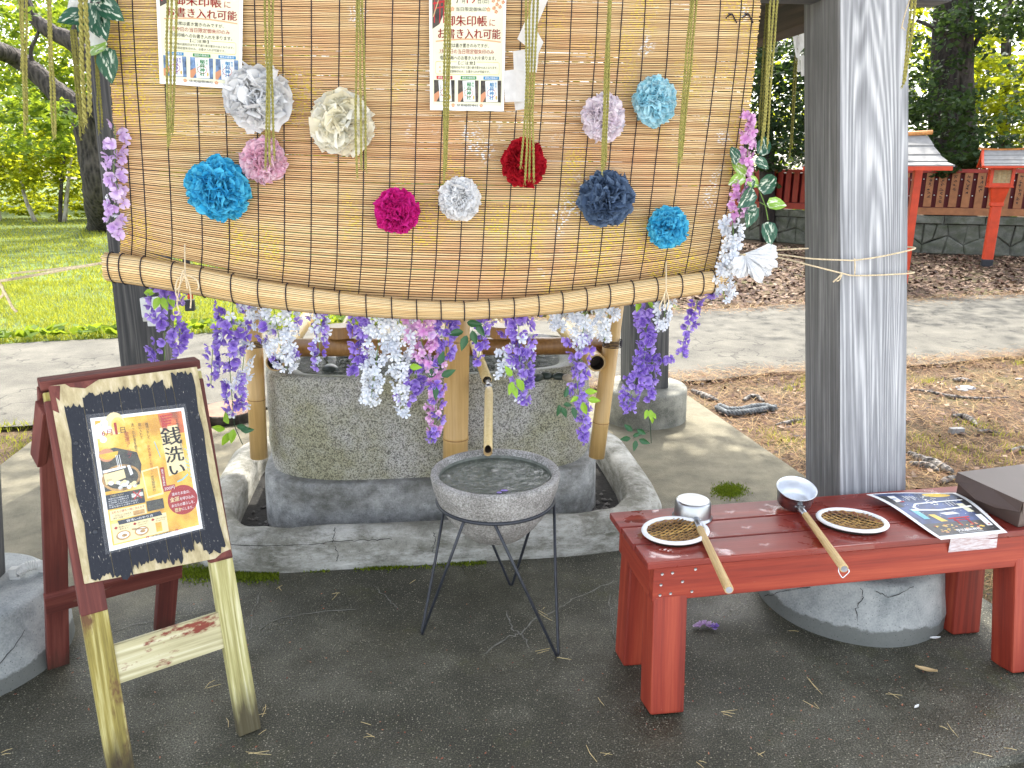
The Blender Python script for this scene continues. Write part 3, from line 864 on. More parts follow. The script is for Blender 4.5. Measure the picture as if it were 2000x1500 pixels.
for i in range(NS + 13):
    t = i / NS
    j0 = rs.uniform(-1, 1) * 0.0005
    j1 = rs.uniform(-1, 1) * 0.0005
    a0, a1 = -rs.uniform(0, 0.0022), 1 + rs.uniform(0, 0.0022)
    ph = rs.uniform(0, 6)
    pts, nr, hh_ = [], [], []
    kk = rs.uniform(0.99, 1.05)
    for q in range(SEG + 1):
        s = a0 + (a1 - a0) * q / SEG
        p = sheet_pt(s, t, 0.0006 * math.sin(ph + 9 * s))
        p = p + Z * (j0 * (1 - s) + j1 * s + 0.0004 * math.sin(ph * 2 + 14 * s))
        if 146 <= i < 160 and abs(s - 0.115) < 0.075:          # the torn gap above the left bow
            w = math.cos((s - 0.115) / 0.075 * PI / 2)
            p = p + Z * ((0.0045 * (i - 145) / 5 if i < 151 else -0.005 * (160 - i) / 9) * w * w)
        pts.append(p)
        nr.append(BN)
        hh_.append((sheet_pt(s, t + .5 / NS) - sheet_pt(s, t - .5 / NS)).length * kk + 0.0003)
    slat_mesh('slat', pts, nr, hh_, 0.0019, 0.58).build('slat', [M_SLAT, M_SLATE], blind)
# thick batten and head slats at the top
hb = MB()
for q in range(2):
    pass
tpts = [sheet_pt(s / 20, -0.012 - 0.02 * 0 , 0.004) + Z * 0.011 for s in range(21)]
slat_mesh('batten', tpts, [BN] * 21, 0.026, 0.005).build('batten', [M_SLATD, M_SLATD], blind)
# the rolled-up lower end
def roll_c(s):
    x, y, r = lerp_poly(RC, s)
    p = BL(x, y, 0.0)
    dep = (p - C0).dot(FW)
    rad = r * dep / FPX
    return p + BN * (rad * 0.9), rad
NR = 40
for k in range(NR):
    a = 2 * PI * k / NR
    pts, nr, hr_ = [], [], []
    e0, e1 = -rs.uniform(0, 0.004), 1 + rs.uniform(0, 0.004)
    for q in range(25):
        s = e0 + (e1 - e0) * q / 24
        c, r = roll_c(min(1, max(0, s)))
        if s < 0 or s > 1: c = c + U * (s if s < 0 else s - 1) * 1.8
        aa = a + 0.25 * s
        n = BN * math.cos(aa) + Z * math.sin(aa)
        pts.append(c + n * (r * (1 + 0.012 * math.sin(k * 2.3))))
        nr.append(n)
        hr_.append(2 * PI * r / NR * 1.0)
    slat_mesh('slat', pts, nr, hr_, 0.0009, 0.78).build('slat', [M_SLATR, M_SLATE], blind)
core = MB()
for lay in (0.82, 0.62, 0.4):
    core.grid(lambda s, t: roll_c(t)[0] + (BN * math.cos(2 * PI * s) + Z * math.sin(2 * PI * s)) * roll_c(t)[1] * lay, 24, 12, wrap=True)
core.build('roll_core', M_SLATD, blind)
# black binding cords
CX = [257, 284, 335, 394, 447, 504, 554, 606, 657, 705, 755, 803, 850, 896, 940, 987, 1034, 1080, 1125, 1170, 1213, 1257, 1302, 1347, 1385, 1406]
for j, x in enumerate(CX):
    s = (x - 236) / (1418 - 236)
    s = min(0.993, max(0.008, s))
    b = MB()
    ph = rs.uniform(0, 6)
    b.tube([sheet_pt(s + 0.0012 * math.sin(ph + 5 * t / 40) * (1 - t / 40), t / 40, 0.0028) for t in range(0, 41)], 0.0016, 5)
    sr = min(0.99, max(0.01, s - 0.008))
    arc = []
    for q in range(13):
        a = PI * 0.62 - q / 12 * PI * 1.12
        c, r = roll_c(sr)
        arc.append(c + (BN * math.cos(a) + Z * math.sin(a)) * (r * 1.0 + 0.0034))
    b.tube(arc, 0.0018, 5)
    b.build('cord', M_CORD, blind)
for x in (1430, 1462):          # little tied ends of the top cords
    b = MB()
    p = BL(x, 27, 0.008)
    b.tube([p + U * -0.012, p, p + U * 0.008 - Z * 0.012, p + U * 0.016 - Z * 0.024], 0.002, 5)
    b.tube([p, p - U * 0.012 - Z * 0.006, p - U * 0.018 - Z * 0.012], 0.0018, 5)
    b.build('cord_end', M_CORD, blind)

# ------------------------------------------------------------------ twine: two bows on the blind, two tie-backs to the posts
def rope(b, pts, r, n=6, sub=10):
    P = [Vector(p) for p in pts]
    out = []
    for i in range(len(P) - 1):
        a, b0, b1, c = P[max(i - 1, 0)], P[i], P[i + 1], P[min(i + 2, len(P) - 1)]
        for k in range(sub):
            t = k / sub
            out.append(0.5 * ((2 * b0) + (b1 - a) * t + (2 * a - 5 * b0 + 4 * b1 - c) * t * t + (3 * b0 - a - 3 * b1 + c) * t ** 3))
    out.append(P[-1])
    b.tube(out, r, n)
    return out
ob = 0.1
t = thing('twine_bow', 'jute twine bow tied round the blind roll at its drooping left end', 'twine', BL(361, 540, ob))
b = MB(); rope(b, [BL(361, 478, 0.02), BL(361, 505, 0.06), BL(362, 538, 0.092)], 0.0021); b.build('cord', M_TWINE, t)
for pl in ([(362, 537), (348, 545), (343, 560), (344, 575), (350, 588)], [(362, 537), (372, 540), (385, 548), (388, 562), (384, 566)], [(362, 537), (352, 556), (346, 590), (350, 610), (343, 616)], [(362, 537), (370, 560), (373, 585), (372, 602)], [(362, 538), (364, 552), (366, 564)], [(362, 537), (357, 530), (350, 560), (342, 566)]):
    b = MB(); rope(b, [BL(x, y, 0.096 + 0.003 * i) for i, (x, y) in enumerate(pl)], 0.0022); b.build('strand', M_TWINE, t)
t = thing('twine_bow', 'jute twine bow tied round the blind roll by its right end', 'twine', BL(1300, 540, ob))
b = MB(); rope(b, [BL(1301, 512, 0.02), BL(1301, 540, 0.07), BL(1301, 566, 0.084), BL(1300, 590, 0.06)], 0.0021); b.build('cord', M_TWINE, t)
for pl in ([(1301, 566), (1294, 585), (1288, 600), (1291, 607)], [(1301, 566), (1306, 588), (1303, 605)], [(1301, 566), (1297, 580), (1299, 601)]):
    b = MB(); rope(b, [BL(x, y, 0.085) for x, y in pl], 0.0021); b.build('strand', M_TWINE, t)
def near_post(k, px, py, d):      # a point on the front face of post k
    c = lp(k, 1.1)
    return PL(px, py, c - V * d, V)
t = thing('tie_twine', 'pair of jute twines drawn from the white paper flower round the right-hand thick post', 'twine', near_post('FR', 1640, 520, 0.13))
fr = lambda x, y: near_post('FR', x, y, 0.129)
for k, pl in enumerate([[BL(1440, 497, 0.06), BL(1519, 497, 0.04), near_post('FR', 1584, 505, 0.11), fr(1650, 508), fr(1670, 508), fr(1720, 501), fr(1786, 486), fr(1789, 485) + V * 0.05],
           [BL(1440, 497, 0.06), BL(1519, 503, 0.04), near_post('FR', 1582, 518, 0.11), fr(1646, 534), fr(1668, 538), fr(1720, 537), fr(1784, 533), fr(1787, 533) + V * 0.05],
           [BL(1500, 489, 0.02), near_post('FR', 1579, 485, 0.04)]]):
    b = MB(); rope(b, pl, 0.0024); b.build('twine_strand', M_TWINE, t)
b = MB(); rope(b, [fr(1645, 534), fr(1636, 543), fr(1627, 551)], 0.0024); rope(b, [fr(1645, 534), fr(1640, 546), fr(1634, 549)], 0.0018); b.build('loose_end', M_TWINE, t)
b = MB(); rope(b, [fr(1669, 505), fr(1670, 520), fr(1669, 538)], 0.0018); b.build('cross_strand', M_TWINE, t)
fl = lambda x, y: near_post('FL', x, y, 0.135)
t = thing('tie_twine', 'pair of jute twines tying the blind back to the leftmost post with a knot', 'twine', fl(8, 548))
for k, pl in enumerate([[BL(222, 510, 0.03), BL(150, 522, 0.03), BL(70, 537, 0.03), fl(12, 547), fl(-25, 552)], [BL(222, 511, 0.01), BL(120, 524, -0.03), BL(20, 534, -0.03)]]):
    b = MB(); rope(b, pl, 0.0042 if k == 0 else 0.003); b.build('twine_strand', M_TWINE, t)
for pl in ([(-5, 548), (6, 566), (14, 580), (24, 600), (33, 609)], [(-6, 548), (4, 560), (6, 575), (-4, 582), (-8, 570), (0, 560)]):
    b = MB(); rope(b, [fl(x, y) for x, y in pl], 0.0035); b.build('knot', M_TWINE, t)

# ------------------------------------------------------------------ printed lettering
TXT = {}
def glyphs(body):
    if body in TXT: return TXT[body]
    c = bpy.data.curves.new('text', 'FONT')
    c.body = body
    c.resolution_u = 2
    c.align_x = 'CENTER'
    c.space_line = 0.98
    o = bpy.data.objects.new('text', c)
    COL.objects.link(o)
    dg = bpy.context.evaluated_depsgraph_get()
    me = bpy.data.meshes.new_from_object(o.evaluated_get(dg))
    vs = [(v.co.x, v.co.y) for v in me.vertices]
    fs = [tuple(p.vertices) for p in me.polygons]
    bpy.data.objects.remove(o)
    bpy.data.curves.remove(c)
    bpy.data.meshes.remove(me)
    TXT[body] = (vs, fs)
    return TXT[body]
class Print:
    """flat print on a sheet: u to the right, v downwards, both 0..1; fn(u, v, lift) gives the point"""
    def __init__(s, fn): s.fn, s.layers = fn, {}
    def mb(s, m): return s.layers.setdefault(m.name, (m, MB()))[1]
    def rect(s, u0, v0, u1, v1, m, lift=1, sub=1):
        b = s.mb(m)
        b.grid(lambda x, y: s.fn(u0 + (u1 - u0) * x, v0 + (v1 - v0) * y, lift), max(1, int(sub * abs(u1 - u0)) + (sub > 1)), sub)
    def poly(s, pts, m, lift=1): s.mb(m).add([s.fn(u, v, lift) for u, v in pts], [tuple(range(len(pts)))])
    def disc(s, u, v, ru, rv, m, lift=1, n=20, a0=0, a1=2 * PI):
        s.poly([(u + ru * math.cos(a0 + (a1 - a0) * i / n), v + rv * math.sin(a0 + (a1 - a0) * i / n)) for i in range(n)], m, lift)
    def line(s, pts, w, m, lift=1):
        b = s.mb(m)
        for (a, c), (d, e) in zip(pts, pts[1:]):
            L = math.hypot(d - a, e - c) or 1
            nx, ny = -(e - c) / L * w / 2, (d - a) / L * w / 2
            b.add([s.fn(a + nx, c + ny, lift), s.fn(d + nx, e + ny, lift), s.fn(d - nx, e - ny, lift), s.fn(a - nx, c - ny, lift)], [(0, 1, 2, 3)])
    def text(s, body, u0, v0, u1, v1, m, lift=2, vertical=False, bold=0):
        if vertical: body = '\n'.join(body)
        vs, fs = glyphs(body)
        xs, ys = [v[0] for v in vs], [v[1] for v in vs]
        x0, x1, y0, y1 = min(xs), max(xs), min(ys), max(ys)
        b = s.mb(m)
        for k in range(1 + bold):
            du = k * 0.004
            b.add([s.fn(u0 + (u1 - u0) * (x - x0) / (x1 - x0) + du, v1 - (v1 - v0) * (y - y0) / (y1 - y0), lift) for x, y in vs], fs)
    def build(s, parent):
        for nm, (m, b) in s.layers.items(): b.build('print', m, parent)['kind'] = 'stuff'
def bil(c, u, v): return c[0].lerp(c[1], u).lerp(c[3].lerp(c[2], u), v)
def inkm(name, c, r=0.5): return flat(name, c, r)
M_CREAM = plain('cream_poster_paper', (0.72, 0.70, 0.50), 0.45, var=0.08, scale=6, bump=0)
M_GOLDL = inkm('gold_line_ink', (0.55, 0.40, 0.12))
M_ORNG = inkm('peach_brush_ink', (0.68, 0.36, 0.2))
M_GRN = inkm('green_ink', (0.03, 0.22, 0.06)); M_BLU = inkm('blue_ink', (0.03, 0.22, 0.45)); M_PURI = inkm('purple_ink', (0.12, 0.08, 0.35))
M_REDI = inkm('red_ink', (0.45, 0.03, 0.03)); M_WHT = inkm('white_ink', (0.82, 0.82, 0.80))
M_PHD = plain('dark_photo_print', (0.06, 0.045, 0.03), 0.5, var=0.8, scale=60, bump=0)
M_PHB = plain('bluish_photo_print', (0.12, 0.20, 0.34), 0.5, var=0.7, scale=60, bump=0)
M_SKIN = inkm('skin_tone_print', (0.55, 0.25, 0.13)); M_TAN = inkm('tan_print', (0.5, 0.36, 0.18))
M_CARDP = inkm('pale_card_print', (0.78, 0.79, 0.76))
def notice(label, corners, faded, lift):
    cs = [Vector(c) for c in corners]
    o = thing('notice_poster', label, 'poster', sum(cs, Vector()) / 4)
    nn = (cs[1] - cs[0]).cross(cs[3] - cs[0]).normalized()
    if nn.dot(C0 - cs[0]) < 0: nn = -nn
    def fn(u, v, l=0): return bil(cs, u, v) + nn * (0.0011 * l)
    b = MB()
    b.grid(lambda s, t: fn(s, t, 0), 6, 8)
    b.grid(lambda s, t: fn(s, t, -1.2), 6, 8)
    b.build('paper', M_PAPER, o)
    P = Print(fn)
    # cream field with a soft wavy border left white at the edge
    P.rect(0.035, 0.0, 0.965, 0.955, M_CREAM, 0.5, sub=8)
    ink, red = M_INK, M_REDINK
    ph = M_PHB if faded else M_PHD
    # picture of the vermilion gate in the top left corner, blossoms in the top right
    P.poly([(0.04, 0.0), (0.26, 0.0), (0.22, 0.12), (0.13, 0.26), (0.04, 0.30)], M_PHD, 1)
    P.line([(0.05, 0.09), (0.25, 0.06)], 0.016, M_REDI, 1.5); P.line([(0.06, 0.13), (0.22, 0.11)], 0.01, M_REDI, 1.5)
    for x in (0.07, 0.14, 0.19): P.line([(x, 0.06), (x - 0.005, 0.25)], 0.012, M_REDI, 1.5)
    P.line([(0.15, 0.0), (0.05, 0.2)], 0.012, M_TAN, 1.8)
    for x, y in ((0.86, 0.02), (0.9, 0.05), (0.94, 0.03), (0.83, 0.06), (0.88, 0.09), (0.8, 0.03), (0.92, 0.11), (0.84, 0.12), (0.96, 0.07), (0.87, 0.15)):
        for k in range(5): P.disc(x + 0.014 * math.cos(k * 1.257), y + 0.01 * math.sin(k * 1.257), 0.011, 0.008, M_ORNG if k % 2 else M_SKIN, 1, 8)
    P.line([(0.98, 0.0), (0.87, 0.08), (0.85, 0.16)], 0.004, M_PHD, 0.8)
    P.text('7', 0.345, 0.02, 0.395, 0.085, ink); P.text('月', 0.42, 0.045, 0.46, 0.085, ink)
    P.text('19', 0.485, 0.015, 0.60, 0.085, red); P.text('日', 0.63, 0.04, 0.67, 0.085, ink); P.text('(日)', 0.69, 0.042, 0.775, 0.09, ink)
    P.text('当日限定御朱印', 0.345, 0.115, 0.74, 0.15, ink)
    for x in (0.30, 0.77):
        for k in range(5): P.disc(x + 0.016 * math.cos(k * 1.257 - 1.57), 0.132 + 0.012 * math.sin(k * 1.257 - 1.57), 0.012, 0.009, M_ORNG, 1.5, 8)
    P.text('御朱印帳', 0.20, 0.185, 0.75, 0.275, red, bold=1); P.text('に', 0.785, 0.215, 0.86, 0.27, red)
    P.text('お書き入れ可能', 0.11, 0.295, 0.93, 0.38, red, bold=1)
    b = [(0.08 + 0.86 * i / 12, 0.405 - 0.022 * math.sin(PI * i / 12)) for i in range(13)]
    P.line(b, 0.012, M_ORNG, 1)
    P.text('通常は書き置きのみですが、', 0.2, 0.42, 0.78, 0.455, ink)
    P.text('7月19日の当日限定御朱印のみ', 0.13, 0.468, 0.85, 0.51, red)
    P.text('御朱印帳へのお書き入れを承ります。', 0.14, 0.525, 0.88, 0.562, ink)
    fr_ = [(0.36, 0.577), (0.09, 0.577), (0.075, 0.59), (0.075, 0.67), (0.09, 0.685), (0.91, 0.685), (0.925, 0.67), (0.925, 0.59), (0.91, 0.577), (0.62, 0.577)]
    P.line(fr_, 0.004, M_GOLDL, 1)
    P.text('【ご注意】', 0.38, 0.572, 0.60, 0.602, ink)
    P.text('その他の御朱印は今まで通り書き置きのみとなります。', 0.17, 0.613, 0.90, 0.637, ink)
    P.text('当日限定御朱印のみ、お書き入れが可能です。', 0.17, 0.648, 0.80, 0.672, ink)
    for v in (0.625, 0.66): P.disc(0.135, v, 0.011, 0.008, M_ORNG, 1, 8)
    for k, (x, cap, m, ti) in enumerate(((0.055, M_REDI, M_PURI if faded else M_INK, '赤色の御朱印'), (0.375, M_GRN, M_GRN, '緑色の御朱印'), (0.68, M_BLU, M_BLU, '青色の御朱印'))):
        P.rect(x, 0.735, x + 0.275, 0.925, ph, 1)
        P.poly([(x, 0.86), (x + 0.06, 0.83), (x + 0.085, 0.86), (x + 0.03, 0.925), (x, 0.925)], M_SKIN, 1.6)
        P.rect(x + 0.035, 0.70, x + 0.245, 0.728, (M_BLU if faded and k != 1 else cap), 1.6)
        P.text(ti, x + 0.055, 0.704, x + 0.225, 0.724, M_WHT, 2.2)
        P.poly([(x + 0.06, 0.74), (x + 0.225, 0.735), (x + 0.235, 0.92), (x + 0.075, 0.922)], M_CARDP, 2)
        P.text('奉拝', x + 0.185, 0.75, x + 0.215, 0.80, m, 2.6, vertical=True)
        P.text('稲荷神社', x + 0.115, 0.752, x + 0.175, 0.905, m, 2.6, vertical=True, bold=1)
        P.text('七月十九日', x + 0.075, 0.775, x + 0.10, 0.88, m, 2.6, vertical=True)
        P.line([(x + 0.145 + 0.055 * math.cos(a * 0.5236), 0.845 + 0.035 * math.sin(a * 0.5236)) for a in range(13)], 0.005, M_REDI, 2.4)
        P.disc(x + 0.212, 0.885, 0.012, 0.02, M_GOLDL, 2.4, 12)
    P.text('伏見稲荷神社', 0.36, 0.942, 0.65, 0.968, ink)
    for x in (0.31, 0.69):
        for k in range(5): P.disc(x + 0.014 * math.cos(k * 1.257 - 1.57), 0.955 + 0.011 * math.sin(k * 1.257 - 1.57), 0.011, 0.008, M_ORNG, 1.5, 8)
    P.build(o)
    return o
notice('faded laminated notice on the blind beside the big white paper pompom', [BL(303, -54, 0.02), BL(475, -42, 0.02), BL(472, 175, 0.03), BL(312, 163, 0.03)], True, 0.02)
notice('crisp white notice poster with red heading pinned at the middle of the blind', [BL(838, -14, 0.02), BL(989, -12, 0.02), BL(984, 217, 0.025), BL(840, 215, 0.025)], False, 0.02)

# ------------------------------------------------------------------ tissue paper pompoms
def pompom(label, px, py, rpx, mat, n=120, seed=0, off=0.045, squash=(1.0, 1.0), wide=0.33, crumple=1.0, name='paper_pompom'):
    rr = random.Random(seed)
    c = BL(px, py, off)
    Rad = rpx * (c - C0).dot(FW) / FPX
    b = MB()
    ga = PI * (3 - math.sqrt(5))
    n = int(n * 1.55)
    for i in range(n):
        zc = 1 - (i + 0.5) / n * 1.22
        ph = i * ga + rr.uniform(-0.35, 0.35)
        st = math.sqrt(max(0, 1 - zc * zc))
        d = (U * (st * math.cos(ph) * squash[0]) + Z * (st * math.sin(ph) * squash[1]) + BN * (zc * 0.78)).normalized()
        sc = math.sqrt((st * math.cos(ph) * squash[0]) ** 2 + (st * math.sin(ph) * squash[1]) ** 2 + (zc * 0.8) ** 2)
        a = d.orthogonal().normalized()
        a = Matrix.Rotation(rr.uniform(0, 2 * PI), 3, d) @ a
        e = d.cross(a)
        rout = Rad * sc * rr.uniform(0.86, 1.05)
        rin = Rad * 0.35
        w = Rad * wide * rr.uniform(0.75, 1.3)
        curl, bend = rr.uniform(0.25, 0.75) * rr.choice((-1, 1)), rr.uniform(-0.5, 0.5) * crumple
        p1, p2, p3 = rr.uniform(0, 6), rr.uniform(4, 7), rr.uniform(8, 13)
        def fn(u, v):
            x = 2 * u - 1
            vv = v * (1 - 0.42 * x * x)
            ww = w * (0.25 + 0.75 * math.sin(min(1, v * 0.75 + 0.05) * PI / 1.35))
            rp = Rad * crumple * (0.06 * math.sin(p1 + p2 * x) + 0.035 * math.sin(p1 * 2 + p3 * x)) * v
            return c + d * (rin + (rout - rin) * vv) + a * (x * ww) + e * (curl * x * x * w * 0.9 + bend * v * v * w + rp) + d * rp * 0.5
        b.grid(fn, 8, 4)
    return tag(b.build(name, mat, smooth=True, loc=c), label, 'paper pompom', 'tissue paper pompoms pinned on the blind')
M_TW = tissue('white_tissue', (0.78, 0.79, 0.80), (0.88, 0.88, 0.88))
M_TC = tissue('cream_tissue', (0.84, 0.78, 0.58), (0.90, 0.88, 0.78))
M_TP = tissue('pink_tissue', (0.78, 0.42, 0.55), (0.88, 0.68, 0.76))
M_TB = tissue('turquoise_tissue', (0.03, 0.38, 0.66), (0.12, 0.60, 0.82))
M_TM = tissue('magenta_tissue', (0.56, 0.008, 0.19), (0.72, 0.03, 0.32))
M_TR = tissue('scarlet_tissue', (0.36, 0.004, 0.015), (0.55, 0.015, 0.03))
M_TL = tissue('blush_tissue', (0.80, 0.68, 0.76), (0.88, 0.82, 0.86))
M_TS = tissue('pale_aqua_tissue', (0.32, 0.66, 0.78), (0.58, 0.82, 0.88))
M_TN = tissue('slate_blue_tissue', (0.055, 0.09, 0.16), (0.15, 0.22, 0.34))
M_TK = tissue('sky_blue_tissue', (0.03, 0.36, 0.62), (0.14, 0.62, 0.82))
pompom('large crumpled white tissue pompom touching the corner of the faded notice', 502, 192, 62, M_TW, 74, 11, wide=0.55, crumple=1.7, squash=(1.05, 0.92))
pompom('big cream tissue pompom with broad loose petals', 668, 242, 60, M_TC, 70, 12, wide=0.55, crumple=1.2, squash=(0.98, 1.03))
pompom('pink tissue pompom overlapped by the hanging straw rope tips', 515, 313, 46, M_TP, 120, 13)
pompom('largest turquoise tissue pompom low on the left of the blind', 427, 369, 62, M_TB, 150, 14, squash=(1.0, 1.02))
pompom('magenta tissue pompom below the middle of the blind', 775, 413, 45, M_TM, 120, 15)
pompom('small snow white tissue pompom between the magenta and red ones', 898, 389, 43, M_TW, 120, 16)
pompom('deep red tissue pompom under a straw rope', 1023, 319, 46, M_TR, 120, 17, squash=(0.96, 1.06))
pompom('blush pink-white tissue pompom behind a straw rope', 1178, 230, 45, M_TL, 120, 18, squash=(0.98, 1.05))
pompom('pale aqua tissue pompom highest on the right of the blind', 1278, 198, 46, M_TS, 120, 19, squash=(0.96, 1.06))
pompom('slate blue tissue pompom with crisp layered petals', 1183, 389, 57, M_TN, 110, 20, wide=0.40, crumple=1.1, squash=(1.02, 0.96))
pompom('small sky blue tissue pompom at the lower right of the blind', 1304, 444, 42, M_TK, 120, 21)
# a half-open white paper flower tied at the waist beside the right edge of the blind
rr = random.Random(5)
fc = BL(1452, 497, 0.05)
b = MB()
def rad_fan(ang, length, wdt, dep, k):
    dd = U * math.cos(ang) + Z * math.sin(ang)
    ss = U * -math.sin(ang) + Z * math.cos(ang)
    def fn(u, v):
        x = 2 * u - 1
        vv = v * (1 - 0.25 * x * x)
        return fc + dd * (length * vv) + ss * (x * wdt * (0.12 + 0.88 * v)) + BN * (dep * math.sin(v * 1.9) + 0.006 * math.cos(x * 7 + k) * v)
    b.grid(fn, 6, 4)
for k in range(46):
    a = R(rr.uniform(-178, 12))
    ln = (0.100 if -80 < math.degrees(a) else 0.07) * rr.uniform(0.7, 1.05)
    if -135 < math.degrees(a) < -60: ln = 0.072 * rr.uniform(0.8, 1.05)
    rad_fan(a, ln, rr.uniform(0.012, 0.02), rr.uniform(0.0, 0.045), k)
tag(b.build('paper_flower', M_TW, loc=fc), 'white pleated paper flower tied with twine at the right edge of the blind', 'paper flower')

# ------------------------------------------------------------------ twisted straw ropes hanging from the sacred rope above
def twist(b, pts, r, pitch, ply=2, n=5):
    P = [Vector(p) for p in pts]
    out = []
    for i in range(len(P) - 1):
        L = (P[i + 1] - P[i]).length
        k = max(2, int(L / pitch * 7))
        for q in range(k): out.append(P[i].lerp(P[i + 1], q / k))
    out.append(P[-1])
    s = 0.0
    strands = [[] for _ in range(ply)]
    for i, p in enumerate(out):
        if i: s += (p - out[i - 1]).length
        for q in range(ply):
            a = 2 * PI * s / pitch + 2 * PI * q / ply
            e1, e2 = U, V
            tt_ = (out[min(i + 1, len(out) - 1)] - out[max(i - 1, 0)]).normalized()
            if abs(tt_.z) < 0.6:
                e1 = Z.cross(tt_).normalized()
                e2 = tt_.cross(e1)
            strands[q].append(p + (e1 * math.cos(a) + e2 * math.sin(a)) * r * 0.62)
    for st in strands: b.tube(st, r * 0.66, n)
def straw(label, tops, x1, y1, off, n=3, r=0.0029, spread=11, seed=0, y0=-30, mat=None, lens=None):
    rr = random.Random(seed)
    tip = BL(x1, y1, off)
    o = thing('straw_rope', label, 'straw rope', BL(tops, y0, off), 'straw ropes hanging from above')
    for k in range(n):
        f = (k - (n - 1) / 2)
        ye = y1 - (lens[k] if lens else rr.uniform(0, 28) * (k > 0))
        pts = []
        for q in range(7):
            t = q / 6
            x = tops + (x1 - tops) * t + f * spread * (0.35 + 0.45 * abs(math.sin(2.2 * t + seed))) + rr.uniform(-1, 1) * 1.0
            pts.append(BL(x, y0 + (ye - y0) * t, off + 0.004 * (k % 2) + 0.002 * math.sin(3 * t + k)))
        b = MB()
        twist(b, pts, r, r * 6.2)
        e = pts[-1]
        for q in range(5):        # frayed end
            d = U * rr.uniform(-.006, .006) + V * rr.uniform(-.004, .004) - Z * rr.uniform(.006, .015)
            b.tube([e, e + d], 0.0007, 3)
        b.build('strand', mat or M_STRAW, o)
so_ = 0.13
straw('straw rope crossing the faded notice down to the bare left of the blind', 336, 332, 285, so_, 3, seed=1)
straw('straw rope in front of the large white pompom', 525, 527, 325, so_, 3, seed=2)
straw('straw rope ending beside the cream pompom', 702, 705, 340, so_, 3, seed=3)
straw('straw rope over the crisp white notice', 876, 869, 352, so_, 3, seed=4, spread=6)
straw('straw rope beside the folded paper streamer, ending on the red pompom', 1040, 1030, 352, so_, 4, seed=5, lens=(30, 0, 5, 4))
straw('straw rope over the blush pompom reaching the slate blue one', 1192, 1179, 335, so_, 3, seed=6, spread=5)
straw('straw rope at the right of the pale aqua pompom', 1358, 1328, 320, so_, 3, seed=7, spread=7)
straw('long straw rope just outside the right edge of the blind', 1514, 1493, 285, so_, 3, seed=8, spread=9)
straw('thin straw rope in the gap beside the right post with a paper streamer', 1562, 1545, 305, -0.5, 2, r=0.003, seed=9, spread=6, mat=M_STRAWD)
straw('short straw rope against the face of the right post', 1788, 1766, 163, 0.22, 2, r=0.0032, seed=10, spread=8, lens=(0, 3))
straw('straw rope hanging close beside the left post', 44, 48, 255, so_, 3, seed=11, spread=9, lens=(120, 0, 20))
straw('straw rope hanging over the mossy branch', 94, 106, 263, so_, 2, seed=12, spread=7)
straw('thick straw rope nearest the left edge of the blind', 160, 171, 240, so_, 2, r=0.0052, seed=13, spread=14)
straw('thin straw rope behind the thick one by the left edge of the blind', 143, 160, 268, 0.06, 3, r=0.0026, seed=14, spread=6, mat=M_STRAWD, y0=58)
straw('thin straw rope half hidden by leaves at the left edge of the blind', 188, 196, 255, 0.02, 2, r=0.0026, seed=15, spread=8, mat=M_STRAWD, y0=100)
straw('dim straw rope farther back behind the long one at the right', 1502, 1484, 258, -0.25, 2, r=0.003, seed=16, spread=7, mat=M_STRAWD)
b = MB(); rope(b, [BL(1778, -5, .2), BL(1770, 20, .2), BL(1763, 45, .2), BL(1761, 56, .2)], 0.0016); rope(b, [BL(1761, 52, .2), BL(1768, 59, .2)], 0.0012)
tag(b.build('string', M_TWINE, loc=BL(1770, 20, .2)), 'thin loose white string hanging on the face of the right post', 'string')

# ------------------------------------------------------------------ folded white paper streamers
def streamer(label, strips, off, mat=M_SHIDE):
    c = BL(*strips[0][0], off)
    o = thing('paper_streamer', label, 'paper streamer', c, 'folded paper streamers')
    for k, q in enumerate(strips):
        P = [BL(x, y, off + 0.006 * (k % 2) + 0.004 * i) for i, (x, y) in enumerate(q)]
        b = MB()
        b.grid(lambda s, t: bil(P, s, t) + BN * 0.005 * math.sin(3 * s + 2 * t + k), 4, 4)
        b.build('fold', mat, o)
streamer('folded white paper streamer hanging between the crisp notice and a straw rope', [[(1042, -12), (1075, -12), (1046, 58), (1026, 54)], [(1026, 40), (1048, 56), (1036, 95), (1010, 76)], [(1046, 56), (1062, 82), (1050, 108), (1030, 80)], [(1002, 100), (1032, 95), (1030, 140), (1004, 135)], [(1032, 92), (1052, 100), (1048, 142), (1032, 140)], [(984, 138), (1033, 132), (1029, 198), (986, 200)], [(1004, 196), (1030, 196), (1028, 212), (1006, 216)]], 0.05)
streamer('white paper streamer with a pointed fold hanging beside the right post', [[(1545, 64), (1570, 52), (1586, 78), (1560, 104)], [(1545, 64), (1560, 70), (1564, 118), (1554, 110)], [(1552, 104), (1562, 100), (1563, 140), (1558, 140)], [(1563, 110), (1570, 106), (1578, 147), (1566, 149)]], -0.5)
streamer('white paper streamer hanging among the leaves at the left edge of the blind', [[(137, -10), (160, -14), (150, 32), (132, 24)], [(155, -14), (180, -14), (172, 12), (155, 14)], [(170, 52), (205, 62), (206, 82), (176, 90)]], 0.04)
